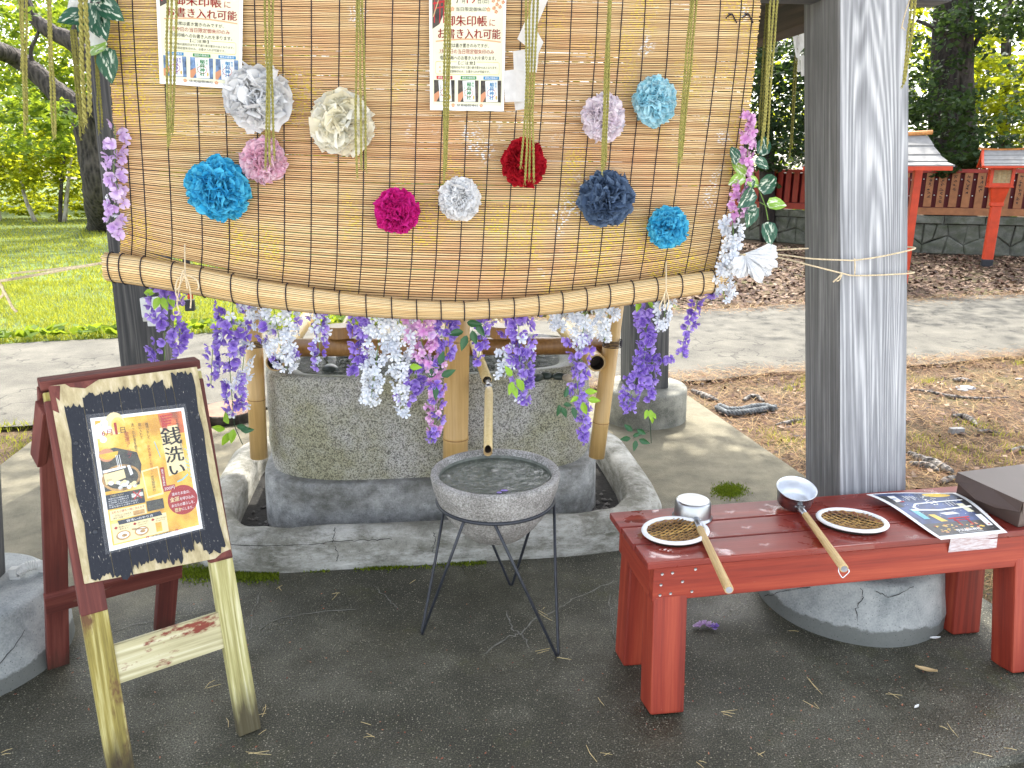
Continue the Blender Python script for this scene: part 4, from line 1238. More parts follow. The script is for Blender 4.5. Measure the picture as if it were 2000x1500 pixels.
# ------------------------------------------------------------------ silk wisteria: florets, leaves, sprays
def floret_mesh(name, npet, rad, wid, cup, round_, mat, seed):
    rr = random.Random(seed)
    b = MB()
    for k in range(npet):
        a = 2 * PI * k / npet + rr.uniform(-.2, .2)
        ln = rad * rr.uniform(0.85, 1.1)
        d = Vector((math.cos(a), math.sin(a), 0))
        s = Vector((-math.sin(a), math.cos(a), 0))
        tw = rr.uniform(-.3, .3)
        vs = [Vector((0, 0, 0))]
        prof = ((0.35, 0.55), (0.68, 1.0), (0.92, 0.72)) if round_ else ((0.35, 0.6), (0.65, 1.0), (0.88, 0.6))
        for t, w in prof:
            for g in (-1, 0, 1):
                vs.append(d * ln * t + s * (g * wid * w) + Vector((0, 0, cup * t * t * rad + (0.18 * rad * abs(g) * w if not round_ else 0.28 * rad * abs(g) * w) + tw * g * rad * 0.2)))
        vs.append(d * ln + Vector((0, 0, cup * rad * 0.75)))
        fs = [(0, 1, 2), (0, 2, 3), (1, 4, 5, 2), (2, 5, 6, 3), (4, 7, 8, 5), (5, 8, 9, 6), (7, 10, 8), (8, 10, 9)]
        b.add(vs, fs)
    me = bpy.data.meshes.new(name)
    me.from_pydata([tuple(v) for v in b.v], [], b.f)
    me.materials.append(mat)
    me.polygons.foreach_set('use_smooth', [True] * len(me.polygons))
    return me
FLO = {
    'purple': [floret_mesh('floret', 3, 0.0165, 0.0115, 0.5, True, M_PUR, 1), floret_mesh('floret', 4, 0.0155, 0.0100, 0.7, True, M_PUR, 2), floret_mesh('floret', 3, 0.0175, 0.0120, 0.25, True, M_PURD, 3)],
    'white': [floret_mesh('floret', 5, 0.0180, 0.0052, 0.25, False, M_WHI, 4), floret_mesh('floret', 5, 0.0172, 0.0055, 0.5, False, M_WHI, 5)],
    'pink': [floret_mesh('floret', 5, 0.0170, 0.0064, 0.3, False, M_PNK, 6), floret_mesh('floret', 4, 0.0165, 0.0075, 0.5, False, M_PNK, 7)],
    'lilac': [floret_mesh('floret', 4, 0.0180, 0.0090, 0.4, True, M_LIL, 8), floret_mesh('floret', 5, 0.0170, 0.0070, 0.4, False, M_LIL, 9)],
}
def leaf_mesh(name, L, W, mat, fold=0.25, heart=False):
    b = MB()
    prof = ((0.0, 0.02), (0.12, 0.55 if not heart else 0.8), (0.35, 1.0), (0.6, 0.82), (0.82, 0.42), (1.0, 0.0))
    vs = []
    for t, w in prof:
        for g in (-1, -0.5, 0, 0.5, 1):
            y = L * t - (0.12 * L * abs(g) if heart and t < 0.3 else 0)
            vs.append(Vector((g * W / 2 * w, y, fold * W * abs(g) * w - 0.18 * L * t * t)))
    fs = [(r * 5 + c, r * 5 + c + 1, r * 5 + c + 6, r * 5 + c + 5) for r in range(5) for c in range(4)]
    me = bpy.data.meshes.new(name)
    me.from_pydata([tuple(v) for v in vs], [], fs)
    me.materials.append(mat)
    me.polygons.foreach_set('use_smooth', [True] * len(me.polygons))
    return me
LEAF = {'lime': leaf_mesh('leaf', 0.042, 0.022, M_LIME), 'dark': leaf_mesh('leaf', 0.042, 0.021, M_DKLEAF),
        'var': leaf_mesh('leaf', 0.085, 0.062, M_VARLEAF, 0.12, True), 'varlime': leaf_mesh('leaf', 0.07, 0.056, M_VARLIME, 0.12, True)}
def orient(me, name, parent, pos, zdir, roll, scale, ydir=None):
    o = bpy.data.objects.new(name, me)
    COL.objects.link(o)
    o.parent = parent
    z = Vector(zdir).normalized()
    if ydir is None:
        x = z.orthogonal().normalized()
        x = Matrix.Rotation(roll, 3, z) @ x
        y = z.cross(x)
    else:
        y = Vector(ydir)
        y = (y - z * y.dot(z)).normalized()
        x = y.cross(z)
    M = Matrix((x * scale, y * scale, z * scale)).transposed().to_4x4()
    M.translation = Vector(pos) - wloc(parent)
    o.matrix_local = M
    return o
CAMD = (C0 - BP0).normalized()
GRP_W = 'silk wisteria sprays round the blind'
def spray(label, pts, w0, w1, n, kinds, off=-0.03, seed=0, leaves=(), name='wisteria_spray', depth=0.6, stem=M_STEM, fs=1.0):
    """pts: pixel polyline from its top to its tip; w0, w1: width in pixels at both ends"""
    rr = random.Random(seed)
    n = int(n * 1.4)
    w1 = w1 * 0.8
    P = [BL(x, y, off) for x, y in pts]
    o = thing(name, label, 'silk flowers', P[0], GRP_W)
    b = MB()
    rope(b, P, 0.0012, 4, 6)
    b.build('stem', stem, o)
    tot = [0]
    for a, c in zip(pts, pts[1:]): tot.append(tot[-1] + math.hypot(c[0] - a[0], c[1] - a[1]))
    for i in range(n):
        q = (i + rr.uniform(0, 1)) / n
        d = q * tot[-1]
        k = max(j for j in range(len(pts) - 1) if tot[j] <= d)
        f = (d - tot[k]) / (tot[k + 1] - tot[k])
        c = P[k].lerp(P[k + 1], f)
        w = (w0 + (w1 - w0) * q) / FPX * (c - C0).dot(FW) / 2
        a = rr.uniform(0, 2 * PI)
        rad = w * math.sqrt(rr.uniform(0.03, 1))
        offv = U * (math.cos(a) * rad) + V * (math.sin(a) * rad * depth) + Z * rr.uniform(-.006, .006)
        out = (offv.normalized() * 0.8 + CAMD * rr.uniform(0.2, 1.0) + Z * rr.uniform(-.7, .3) + U * rr.uniform(-.5, .5))
        kind = kinds if isinstance(kinds, str) else rr.choices([x[0] for x in kinds], [max(0.0, x[1] + (x[2] - x[1]) * q) for x in kinds])[0]
        orient(rr.choice(FLO[kind]), 'floret', o, c + offv, out, rr.uniform(0, 6.28), rr.uniform(0.85, 1.2) * (1 - 0.2 * q) * fs * 0.95)
    leafset(o, leaves, off, rr, stem)
    return o
def leafset(o, leaves, off, rr, stem=M_STEM):
    for (x, y, dx, dy, kind, sc) in leaves:
        p = BL(x, y, off + 0.02)
        yd = U * dx - Z * dy + V * rr.uniform(-.25, .1)
        orient(LEAF[kind], 'leaf', o, p, CAMD + U * rr.uniform(-.5, .5) + Z * rr.uniform(-.1, .5), 0, sc, ydir=yd)
b0 = -0.045
spray('purple silk wisteria with lime leaves hanging before the back left post', [(322, 556), (318, 610), (322, 660), (320, 722)], 74, 70, 30, 'purple', b0, 21, leaves=[(303, 572, -1, -.1, 'lime', 1.0), (330, 575, .3, 1, 'lime', 1.0), (312, 580, -.5, 1, 'lime', 1.0), (318, 580, .2, 1, 'lime', 1.05), (305, 552, -.6, -.4, 'lime', .8)], fs=1.05)
spray('short lilac silk sprig behind the left twine bow', [(348, 560), (350, 582), (345, 592)], 50, 26, 8, 'lilac', b0, 22, fs=0.9)
spray('purple silk florets beside the outlet pillar, thin second strand by the left bow', [(352, 640), (350, 665), (355, 690)], 36, 26, 9, 'purple', b0 - .02, 41)
broad = spray('broad purple silk wisteria left of the bamboo rack, ending in lime leaves', [(455, 585), (452, 640), (448, 700), (452, 760), (456, 812)], 70, 44, 66, [('purple', 1, .8), ('white', .05, .2)], b0, 23, leaves=[(447, 828, -.6, -1, 'lime', 1.05), (440, 838, -1, -.2, 'lime', 1.0), (446, 845, -.6, 1, 'lime', 1.1), (456, 838, -.2, 1, 'lime', 1.1), (462, 832, 1, .25, 'dark', .9), (470, 840, 1, .05, 'dark', 1.0)], fs=1.08)
b_ = MB(); rope(b_, [BL(455, 800, b0), BL(458, 830, b0), BL(466, 850, b0), BL(474, 868, b0)], 0.0013)
b_.build('stem', M_STEMD, broad)
spray('loose purple side strand left of the broad purple wisteria', [(420, 640), (415, 690), (412, 750)], 30, 16, 12, 'purple', b0, 24)
spray('dense white silk wisteria over the left bamboo post', [(530, 582), (540, 630), (548, 680), (560, 720)], 130, 44, 92, [('white', 1, .9), ('purple', .02, .15)], b0, 25, leaves=[(545, 590, .6, .5, 'dark', 1.0)], depth=0.8, fs=1.08)
spray('white silk wisteria falling behind the broad purple one', [(480, 590), (478, 680), (470, 760), (475, 800)], 50, 30, 30, 'white', b0 - .05, 26)
spray('narrow mixed white and purple silk wisteria in front of the left bamboo rail', [(622, 600), (625, 650), (622, 715)], 44, 22, 30, [('white', .8, .9), ('purple', 1, .6)], b0, 27)
spray('purple silk wisteria at the left flank of the white pair', [(712, 612), (705, 650), (698, 700), (692, 735)], 50, 22, 34, 'purple', b0, 28)
spray('long white silk wisteria, left one of the pair at the middle', [(745, 605), (738, 680), (730, 740), (722, 790)], 84, 40, 86, 'white', b0 + .01, 29, depth=0.8, fs=1.05)
spray('long white silk wisteria, right one of the pair at the middle', [(780, 605), (782, 680), (782, 740), (788, 808)], 66, 22, 70, [('white', 1, 1), ('purple', .05, .15)], b0, 30, depth=0.8, fs=1.05)
spray('pink silk wisteria beside the white pair', [(822, 610), (822, 660), (838, 705)], 76, 66, 52, [('pink', 1, .9), ('lilac', .1, .2)], b0 - .005, 31, leaves=[(800, 716, 1, .05, 'lime', 1.0), (838, 722, 1, -.2, 'lime', .7)], fs=1.05)
spray('purple silk tuft under the pink wisteria', [(808, 710), (812, 745), (806, 775)], 42, 22, 20, 'purple', b0 - .01, 32)
spray('slender pink silk wisteria with dark leaves against the thick bamboo pole', [(850, 705), (853, 750), (850, 800), (848, 850)], 42, 36, 44, [('pink', 1, .8), ('purple', .25, .4)], b0 + .01, 33, leaves=[(858, 712, .3, -1, 'dark', 1.1), (862, 735, 1, -.5, 'dark', 1.2), (846, 715, -.4, .9, 'dark', 1.0), (842, 738, .3, -1, 'dark', 1.0), (850, 755, -.1, 1, 'dark', 1.0)])
spray('small purple silk sprig at the tip of the slender pink wisteria', [(846, 838), (843, 862)], 22, 16, 5, 'purple', b0 + .01, 42)
spray('purple silk wisteria over the upper left of the thick bamboo pole', [(872, 612), (870, 660), (874, 705)], 46, 20, 26, 'purple', b0, 34)
spray('small purple silk wisteria with dark leaves above the bamboo spout', [(950, 615), (942, 650), (936, 690), (934, 712)], 36, 26, 15, 'purple', b0, 35, leaves=[(905, 648, -1, .15, 'dark', 1.2), (912, 630, 1, .1, 'dark', 1.2), (932, 630, .5, .9, 'dark', 1.2), (922, 645, .3, 1, 'dark', 1.15), (912, 655, -.35, 1, 'dark', 1.25)])
spray('dense purple and white silk wisteria right of the bamboo spout', [(1012, 612), (1014, 660), (1015, 710), (1022, 745), (1018, 785)], 80, 30, 78, [('purple', 1, 1), ('white', .35, .15)], b0, 36, leaves=[(1000, 735, -.5, -.8, 'lime', 1), (1000, 745, -.3, 1, 'lime', 1.1), (1008, 740, .6, 1, 'lime', 1.3), (1002, 755, .2, 1, 'lime', 1.0)], fs=1.05)
spray('white silk wisteria peeping beside the spout wisteria, ending low', [(985, 685), (982, 710), (978, 735)], 30, 26, 13, 'white', b0 - .03, 43)
spray('short white silk wisteria, leftmost of three under the right half of the blind', [(1088, 605), (1088, 625), (1092, 645)], 54, 22, 20, 'white', b0 - .02, 37)
spray('fuller white silk wisteria, middle one of three under the right half of the blind', [(1142, 600), (1140, 640), (1130, 680)], 62, 34, 38, 'white', b0, 38, fs=1.05)
spray('white silk wisteria over the right bamboo post, rightmost of three', [(1192, 592), (1186, 630), (1180, 668)], 46, 24, 28, 'white', b0, 39)
spray('long thin purple silk wisteria hanging before the right side of the granite', [(1130, 655), (1135, 710), (1128, 760), (1140, 800), (1138, 862)], 58, 14, 46, 'purple', b0, 40, leaves=[(1142, 765, 1, -.05, 'lime', 1.0), (1148, 780, 1, .2, 'lime', 1.0), (1138, 785, .3, 1, 'lime', 1.1), (1130, 775, -.5, .3, 'lime', .8), (1092, 790, -.2, 1, 'dark', 1.0), (1096, 795, .4, .8, 'dark', 1.0), (1100, 790, 1, .1, 'dark', .8), (1102, 776, .3, -.6, 'dark', .9), (1118, 795, .2, 1, 'dark', 1.0)])
spray('long purple silk wisteria in front of the far right post', [(1270, 595), (1262, 650), (1258, 700), (1240, 745), (1222, 805)], 46, 40, 60, 'purple', b0, 44, leaves=[(1250, 588, -.3, .9, 'lime', .9), (1265, 590, .5, .5, 'lime', .8)])
spray('thinner purple silk strand beside the long one by the far right post', [(1275, 690), (1272, 740), (1268, 780)], 40, 24, 22, 'purple', b0 - .01, 45, leaves=[(1264, 800, -.3, .9, 'lime', .8), (1270, 800, .1, 1, 'lime', .9), (1274, 806, .4, .7, 'lime', .6), (1272, 815, .3, 1, 'lime', .6)])
spray('purple silk twig reaching right from the long wisteria by the far right post', [(1285, 705), (1300, 702), (1316, 700)], 14, 12, 5, 'purple', b0, 46)
spray('white silk florets under the right twine bow', [(1300, 588), (1298, 615), (1292, 645)], 36, 24, 18, 'white', b0 + .04, 47)
spray('sparse purple silk wisteria hanging alone before the bright path', [(1362, 585), (1358, 605), (1345, 635), (1335, 665), (1332, 700)], 34, 18, 17, 'purple', b0, 48)
leafy = thing('leaf_sprig', 'green silk leaf sprig dangling low in front of the far right footing', 'silk leaves', BL(1270, 835, b0), GRP_W)
b = MB(); rope(b, [BL(1266, 800, b0), BL(1270, 830, b0), BL(1272, 866, b0)], 0.0013); rope(b, [BL(1268, 842, b0), BL(1250, 850, b0), BL(1236, 856, b0)], 0.0009); b.build('stem', M_STEMD, leafy)
leafset(leafy, [(1244, 838, .8, .5, 'dark', .9), (1236, 842, -.6, -.4, 'dark', .9), (1232, 856, -1, .1, 'dark', .9), (1248, 858, .8, .3, 'dark', .95), (1242, 860, -.2, 1, 'dark', .9), (1236, 852, .8, -.4, 'dark', .7)], b0, random.Random(9))
spray('lilac silk wisteria down the left edge of the blind', [(224, 245), (226, 290), (222, 340), (232, 375), (222, 405), (228, 462)], 34, 34, 36, [('lilac', 1, 1), ('white', .15, .0)], 0.03, 49, fs=1.1)
spray('pink silk wisteria down the right edge of the blind', [(1458, 218), (1462, 270), (1458, 315), (1446, 370), (1444, 432)], 24, 46, 48, 'pink', 0.04, 50, fs=1.0, stem=M_STEM)
spray('white silk wisteria trailing below the pink one at the blind right edge', [(1430, 430), (1432, 470), (1420, 520), (1412, 560), (1416, 585)], 40, 56, 66, 'white', 0.06, 51, fs=1.05)
spray('purple silk florets peeping under the right end of the blind roll', [(1380, 572), (1400, 574)], 26, 20, 7, 'purple', b0, 52)
vl = thing('leaf_garland', 'variegated green and lime silk leaves beside the pink wisteria at the right', 'silk leaves', BL(1490, 370, 0.03))
b = MB(); rope(b, [BL(1468, 330, .03), BL(1478, 360, .03), BL(1494, 400, .03), BL(1500, 430, .03)], 0.0016); rope(b, [BL(1484, 395, .03), BL(1502, 405, .03)], 0.0012); b.build('stem', M_STEM, vl)
leafset(vl, [(1437, 318, -.35, -1, 'var', .55), (1440, 310, -.4, -.7, 'var', .5), (1490, 300, .1, -1, 'var', .7), (1478, 312, .6, .4, 'var', .55), (1486, 366, 1, -.35, 'var', .95), (1468, 352, -.5, .9, 'var', .5), (1470, 375, -.7, .6, 'var', .85), (1502, 398, 1, .05, 'varlime', .78), (1470, 405, -.2, .8, 'var', .75), (1500, 438, .1, 1, 'var', .8), (1452, 340, -.3, -.7, 'varlime', .8), (1452, 345, -.8, .4, 'varlime', .7), (1462, 350, .5, .3, 'varlime', .6), (1475, 408, -.9, -.2, 'var', .6)], 0.03, random.Random(8))
vl2 = thing('leaf_garland', 'variegated dark green silk leaves at the upper left edge of the blind', 'silk leaves', BL(180, 60, 0.03))
b = MB(); rope(b, [BL(160, -10, .03), BL(185, 20, .03), BL(200, 70, .03), BL(204, 110, .03)], 0.0016); b.build('stem', M_STEM, vl2)
leafset(vl2, [(170, 20, -.4, .8, 'var', .7), (165, 30, -1, .35, 'var', .8), (178, 22, .3, 1, 'var', .8), (196, 30, .3, 1, 'var', .85), (205, 88, -1, .05, 'varlime', .95), (210, 100, .0, .9, 'var', .95), (185, 0, .2, -.8, 'var', .8), (200, 8, .6, .5, 'var', .9), (188, 12, -.2, .9, 'var', .8)], 0.03, random.Random(10))
fallen = thing('fallen_blossom', 'small heap of purple silk florets fallen on the wet concrete under the bench', 'silk flowers', G(1378, 1222, 0.01))
rr = random.Random(4)
for i in range(8):
    orient(rr.choice(FLO['lilac'] + FLO['purple'][:1]), 'floret', fallen, G(1362 + 5 * i, 1224 - 5 * math.sin(i * .5), 0.008), Z + Vector((rr.uniform(-.6, .6), rr.uniform(-.6, .6), 0)), rr.uniform(0, 6), 0.8)
# ================================================================== THE STONE BASIN
basin = thing('stone_basin', 'grey granite water basin on a concrete plinth, speckled and mossy, half behind hanging flowers', 'basin', BC)
b = MB()
prof = [(0.735, 0.465, 0.0), (0.732, 0.462, 0.12), (0.728, 0.458, 0.20), (0.724, 0.455, 0.231), (0.722, 0.453, 0.235), (0.717, 0.449, 0.2375), (0.70, 0.435, 0.239), (0.60, 0.36, 0.24)]
def sfn(prof, e, wob, n):
    def fn(s, t):
        i = min(int(t * (len(prof) - 1) + 1e-6), len(prof) - 1)
        hu_, hv_, z = prof[i]
        a = 2 * PI * s
        w = 1 + wob * (math.sin(3 * a + 0.7) + 0.6 * math.sin(7 * a + z * 9) + 0.4 * math.sin(15 * a + 22 * z))
        p = BC + sup(hu_ * w, hv_ * w, a, e)
        p.z = z
        return p
    return fn
b.grid(sfn(prof, 4.2, 0.004, 96), 96, len(prof) - 1, wrap=True)
b.build('plinth', M_PLINTH, basin, smooth=True)
ZB0, ZB1 = 0.225, 0.668
b = MB()
prof = [(0.69, 0.415, ZB0), (0.697, 0.425, 0.26)] + [(0.700 + 0.004 * math.sin(z * 40), 0.43 + 0.004 * math.sin(z * 33), z) for z in (0.31, 0.36, 0.41, 0.46, 0.51, 0.56, 0.60)] + [(0.698, 0.428, 0.645), (0.694, 0.425, 0.658), (0.684, 0.418, 0.666), (0.665, 0.405, ZB1)]
b.grid(sfn(prof, 3.6, 0.005, 128), 128, len(prof) - 1, wrap=True)
b.build('basin_body', M_GRANITE, basin, smooth=True)
b = MB()
prof = [(0.665, 0.405, ZB1), (0.62, 0.36, ZB1 - 0.004), (0.575, 0.335, ZB1 - 0.018), (0.565, 0.325, ZB1 - 0.05), (0.55, 0.31, 0.5), (0.4, 0.2, 0.47), (0.01, 0.01, 0.47)]
b.grid(sfn(prof, 3.6, 0.005, 128), 128, len(prof) - 1, wrap=True)
b.build('wet_rim', M_GRANITEW, basin, smooth=True)
b = MB()
b.add([BC + sup(0.571, 0.331, 2 * PI * i / 72, 3.6) + Z * (ZB1 - 0.028) for i in range(72)], [tuple(range(72))])
b.build('water', M_WATER, basin)
M_PEB = plain('wet_green_pebble', (0.035, 0.05, 0.04), 0.4, var=0.5, scale=20)
M_PEBW = plain('wet_pale_pebble', (0.5, 0.42, 0.3), 0.25, var=0.4, scale=20)
def pebble(name, c, r, mat, parent, flat_=0.6, seed=0):
    rr = random.Random(seed)
    b = MB()
    ph = [rr.uniform(0, 6) for _ in range(4)]
    b.lathe([(r * math.sin(PI * i / 7) + 1e-5, -r * flat_ * math.cos(PI * i / 7)) for i in range(8)], 12, c)
    for v in b.v:
        a = math.atan2(v.y - c.y, v.x - c.x)
        s = 1 + 0.14 * math.sin(2 * a + ph[0]) + 0.08 * math.sin(3 * a + ph[1])
        v.x, v.y = c.x + (v.x - c.x) * s, c.y + (v.y - c.y) * s
    return b.build(name, mat, parent, smooth=True)
rr = random.Random(12)
for i in range(34):
    a, q = rr.uniform(0, 6.28), rr.uniform(0.55, 0.93)
    p = BC + sup(0.56 * q, 0.31 * q, a, 3.6)
    p.z = ZB1 - 0.038 + rr.uniform(-.015, .008)
    pebble('pebble', p, rr.uniform(0.018, 0.04), M_PEB if i % 6 else M_PEBW, basin, seed=i)
for i, (x, y) in enumerate([(1066, 734), (1092, 735), (1050, 738), (1110, 738)]):
    pebble('pebble', G(x, y, ZB1 - 0.02), 0.026, M_PEBW if i == 3 else M_PEB, basin, seed=50 + i)

# ------------------------------------------------------------------ bamboo frame, thick pole, spout
def culm(b, p0, p1, r0, r1, nodes, n=20, wall=None):
    """bamboo culm: nodes = fractions where a swollen ring sits"""
    p0, p1 = Vector(p0), Vector(p1)
    pts, rs_ = [], []
    ts = sorted(set([0, 1] + [min(1, max(0, q + d)) for q in nodes for d in (-0.012, -0.006, 0, 0.006, 0.012)]))
    for t in ts:
        r = r0 + (r1 - r0) * t
        for q in nodes:
            d = abs(t - q)
            if d < 0.001: r *= 0.965
            elif d < 0.008: r *= 1.05
        pts.append(p0.lerp(p1, t))
        rs_.append(r)
    b.tube(pts, rs_, n, caps=True)
def node_ring(name, p0, p1, r, q, parent):
    b = MB()
    c = Vector(p0).lerp(Vector(p1), q)
    d = (Vector(p1) - Vector(p0)).normalized() * 0.0016
    b.tube([c - d, c + d], r * 1.012, 20)
    return b.build(name, M_BAMD, parent)
frame = thing('bamboo_rack', 'bamboo ladle rack of two posts, side rails and a cross rail over the basin', 'bamboo rack', AT(845, 900, 3.1))
def post_of(label, lo, hi, y, r, nodes):
    p0, p1 = AT(*lo, y), AT(*hi, y)
    b = MB(); culm(b, p0, p1, r, r * 0.98, nodes)
    o = b.build('bamboo_post', M_BAM, frame, smooth=True)
    for q in nodes: node_ring('node', p0, p1, r, q, o)
    return o
post_of('', (506, 893), (493, 600), 2.965, 0.0345, (0.40,))
post_of('', (1165, 892), (1206, 570), 3.07, 0.034, (0.22,))
def hollow(name, p0, p1, r, parent, mat):
    """open-ended culm with a dark bore at p0"""
    p0, p1 = Vector(p0), Vector(p1)
    d = (p1 - p0).normalized()
    b = MB()
    a = d.orthogonal().normalized(); e = d.cross(a)
    b.lathe([(r * 0.02, 0.06), (r * 0.78, 0.06), (r * 0.80, 0.0005), (r * 0.98, 0), (r, 0.003), (r, (p1 - p0).length * 0.5), (r, (p1 - p0).length), (0.001, (p1 - p0).length)], 22, p0, ax=d, A=a, B=e)
    for i in range(len(b.m)):
        ring = i // 22
        b.m[i] = 1 if ring < 2 else (2 if ring == 2 else 0)
    return b.build(name, [mat, M_BAMEND, M_CUT], parent, smooth=False)
sl_ = AT(537, 708, 2.92)
hollow('side_rail', sl_, sl_ + V * 1.0, 0.036, frame, M_BAM)
sr_ = AT(1166, 709, 2.96)
hollow('side_rail', sr_, sr_ + V * 1.0, 0.036, frame, M_BAM)
c0, c1 = AT(556, 679, 3.06), AT(1190, 675, 3.14)
b = MB(); culm(b, c0, c1, 0.0375, 0.036, (0.28, 0.78)); o = b.build('cross_rail', M_BAMD, frame, smooth=True)
for px, y in ((497, 2.97), (1196, 3.03)):       # black lashing at the joints
    b = MB()
    c = AT(px, 676, y)
    for k in range(5): b.lathe([(0.039, -0.002), (0.041, 0), (0.039, 0.002)], 16, c + Z * (0.006 * k))
    b.build('lashing', M_CORD, frame)
def ladle_cup(px0, px1, label):
    c = (AT(px0, 646, 3.08) + AT(px1, 648, 3.08)) / 2
    r = (AT(px1, 646, 3.08) - AT(px0, 646, 3.08)).length / 2
    o = thing('bamboo_ladle', label, 'ladle', c, 'bamboo ladles resting on the cross rail')
    b = MB()
    b.lathe([(r * 0.96, -0.024), (r, -0.022), (r, 0.022), (r * 0.97, 0.024), (0.001, 0.024)], 24, c)
    b.build('cup', M_BAMD, o, smooth=False)
    b = MB()
    b.tube([c - Z * 0.004 + V * r * 0.8, c - Z * 0.01 + V * 0.42], 0.008, 8)
    b.build('handle', M_BAMP, o)
ladle_cup(637, 690, 'upside-down bamboo ladle cup on the cross rail, behind the narrow white wisteria')
ladle_cup(957, 1008, 'upside-down bamboo ladle cup on the cross rail, right of the thick pole')
p0, p1 = AT(889, 935, 2.84), AT(894, 560, 2.84)
pole = thing('bamboo_pole', 'thick upright bamboo pole standing before the granite basin at the middle', 'bamboo pole', p0)
b = MB(); culm(b, p0, p1, 0.0495, 0.047, (0.225, 0.735), 28); b.build('culm', M_BAM, pole, smooth=True)
for q in (0.225, 0.735): node_ring('node', p0, p1, 0.0495, q, pole)
spout = thing('bamboo_spout', 'jointed bamboo water spout leading from the basin down to the round stone bowl', 'spout', AT(953, 885, 2.36))
e0, e1 = AT(953, 884, 2.36), AT(955, 760, 2.73)
d = (e0 - e1).normalized()
b = MB()
sd_ = d.orthogonal().normalized(); se = d.cross(sd_)
upv = (Z - d * Z.dot(d)).normalized(); rtv = d.cross(upv)
L = (e1 - e0).length
prof = [(0.0095, L * 0.5), (0.0105, 0.012), (0.0145, 0.0), (0.0150, 0.02), (0.0152, L * 0.5), (0.0155, L * 0.94), (0.013, L), (0.002, L)]
b.lathe(prof, 18, e0, ax=-d, A=rtv, B=upv)
for v in b.v:          # mitred lip: the upper side is cut back
    k = (v - e0).dot(-d)
    if k < 0.03: v += -d * max(0, (v - e0).dot(upv)) * 1.5
for i in range(len(b.m)): b.m[i] = 1 if i // 18 < 1 else (2 if i // 18 == 1 else 0)
b.build('lower_pipe', [M_BAMP, M_BAMEND, M_CUT], spout, smooth=False)
j0, j1 = e1, AT(952, 744, 2.80)
b = MB(); b.tube([j0 - d * 0.012, j0.lerp(j1, .45), j0.lerp(j1, .5), j1 - (j0 - j1).normalized() * 0.01], [0.0125, 0.0125, 0.0105, 0.0105], 16); b.build('metal_joint', M_ALU, spout, smooth=True)
u0, u1 = AT(951, 742, 2.81), AT(926, 670, 3.06)
b = MB(); culm(b, u0, u1, 0.0195, 0.0185, (), 18); b.build('upper_pipe', M_BAMP, spout, smooth=True)
b = MB(); b.tube([u0, u0.lerp(u1, -0.004)], 0.016, 16); b.build('bore', M_BAMEND, spout)
b = MB()
sp = []
s0, s1 = u1, AT(917, 655, 3.09)
for i in range(60):
    t = i / 59
    sp.append(s0.lerp(s1, t) + U * 0.011 * math.cos(i * 0.9) + V * 0.011 * math.sin(i * 0.9))
b.tube(sp, 0.0022, 4); b.build('spring_hose', M_DARKPL, spout)

# ------------------------------------------------------------------ the round stone bowl in its wire stand
BOC = Vector((-0.052, 2.245, 0))
RZ = 0.545
bowl = thing('stone_bowl', 'round grainy stone bowl filled with water to near its rim', 'bowl', BOC + Z * 0.31)
outer = [(0.001, 0.312), (0.05, 0.316), (0.095, 0.338), (0.135, 0.378), (0.163, 0.418), (0.182, 0.455), (0.196, 0.498), (0.203, 0.535), (0.201, 0.545), (0.190, 0.548), (0.181, 0.544), (0.177, 0.53)]
b = MB(); b.lathe(outer, 72, BOC); b.build('bowl_body', M_BOWL, bowl, smooth=True)
b = MB(); b.lathe([(0.1775, 0.531), (0.172, 0.5), (0.155, 0.455), (0.12, 0.405), (0.07, 0.372), (0.001, 0.365)], 64, BOC); b.build('inside', M_BOWLIN, bowl, smooth=True)
def bowl_water():
    m = N('bowl_water')
    tc = m.map((1, 1, 1), loc=(0.03, -0.10, 0))
    ln = m.n('ShaderNodeVectorMath', {0: tc}, operation='LENGTH').outputs['Value']
    ringw = m.math('SINE', m.math('MULTIPLY', m.math('ADD', ln, m.math('MULTIPLY', m.noise(9, 3), 0.03)), 260.0))
    nz = m.noise(38, 4, 0.6, dist=1.0)
    m.set(base=(0.075, 0.09, 0.062), rough=0.04, alpha=0.6, spec=1.0)
    m.bump(m.math('ADD', m.math('MULTIPLY', ringw, 0.16), nz), 0.7, 0.012)
    return m.m
b = MB(); b.lathe([(0.174, 0), (0.12, 0), (0.06, 0), (0.001, 0)], 64, BOC + Z * 0.522); b.build('water', bowl_water(), bowl)
for i, (x, y) in enumerate([(975, 962), (1003, 966), (985, 958)]):
    b = MB(); p = G(x, y, 0.524); b.lathe([(0.001, 0.001), (0.006, 0.001), (0.0065, 0)], 8, p, sx=1.2 + 0.3 * i); b.build('floating_petal', M_PURD, bowl)
stand = thing('wire_stand', 'black bent wire stand with three V-shaped legs under the stone bowl', 'stand', BOC)
b = MB()
b.tube([BOC + Vector((0.1845 * math.cos(2 * PI * i / 64), 0.1845 * math.sin(2 * PI * i / 64), 0.452)) for i in range(65)], 0.0056, 8, caps=False)
b.build('ring', M_IRON, stand, smooth=True)
for fx, fy, d0, d1 in ((825, 1240, -62, 40), (1088, 1283, -50, 47), (998, 1145, -45, 60)):
    f = G(fx, fy)
    an = math.atan2(f.y - BOC.y, f.x - BOC.x)
    for da in ((-46, 46)):
        a = an + R(da)
        tp = BOC + Vector((0.186 * math.cos(a), 0.186 * math.sin(a), 0.448))
        off = Vector((-math.sin(an), math.cos(an), 0)) * 0.006 * (1 if da > 0 else -1)
        b = MB(); b.tube([tp, tp.lerp(f, 0.5), f + off + Z * 0.012, f + off * 0.3 + Z * 0.005], 0.0048, 8)
        b.build('leg', M_IRON, stand, smooth=True)

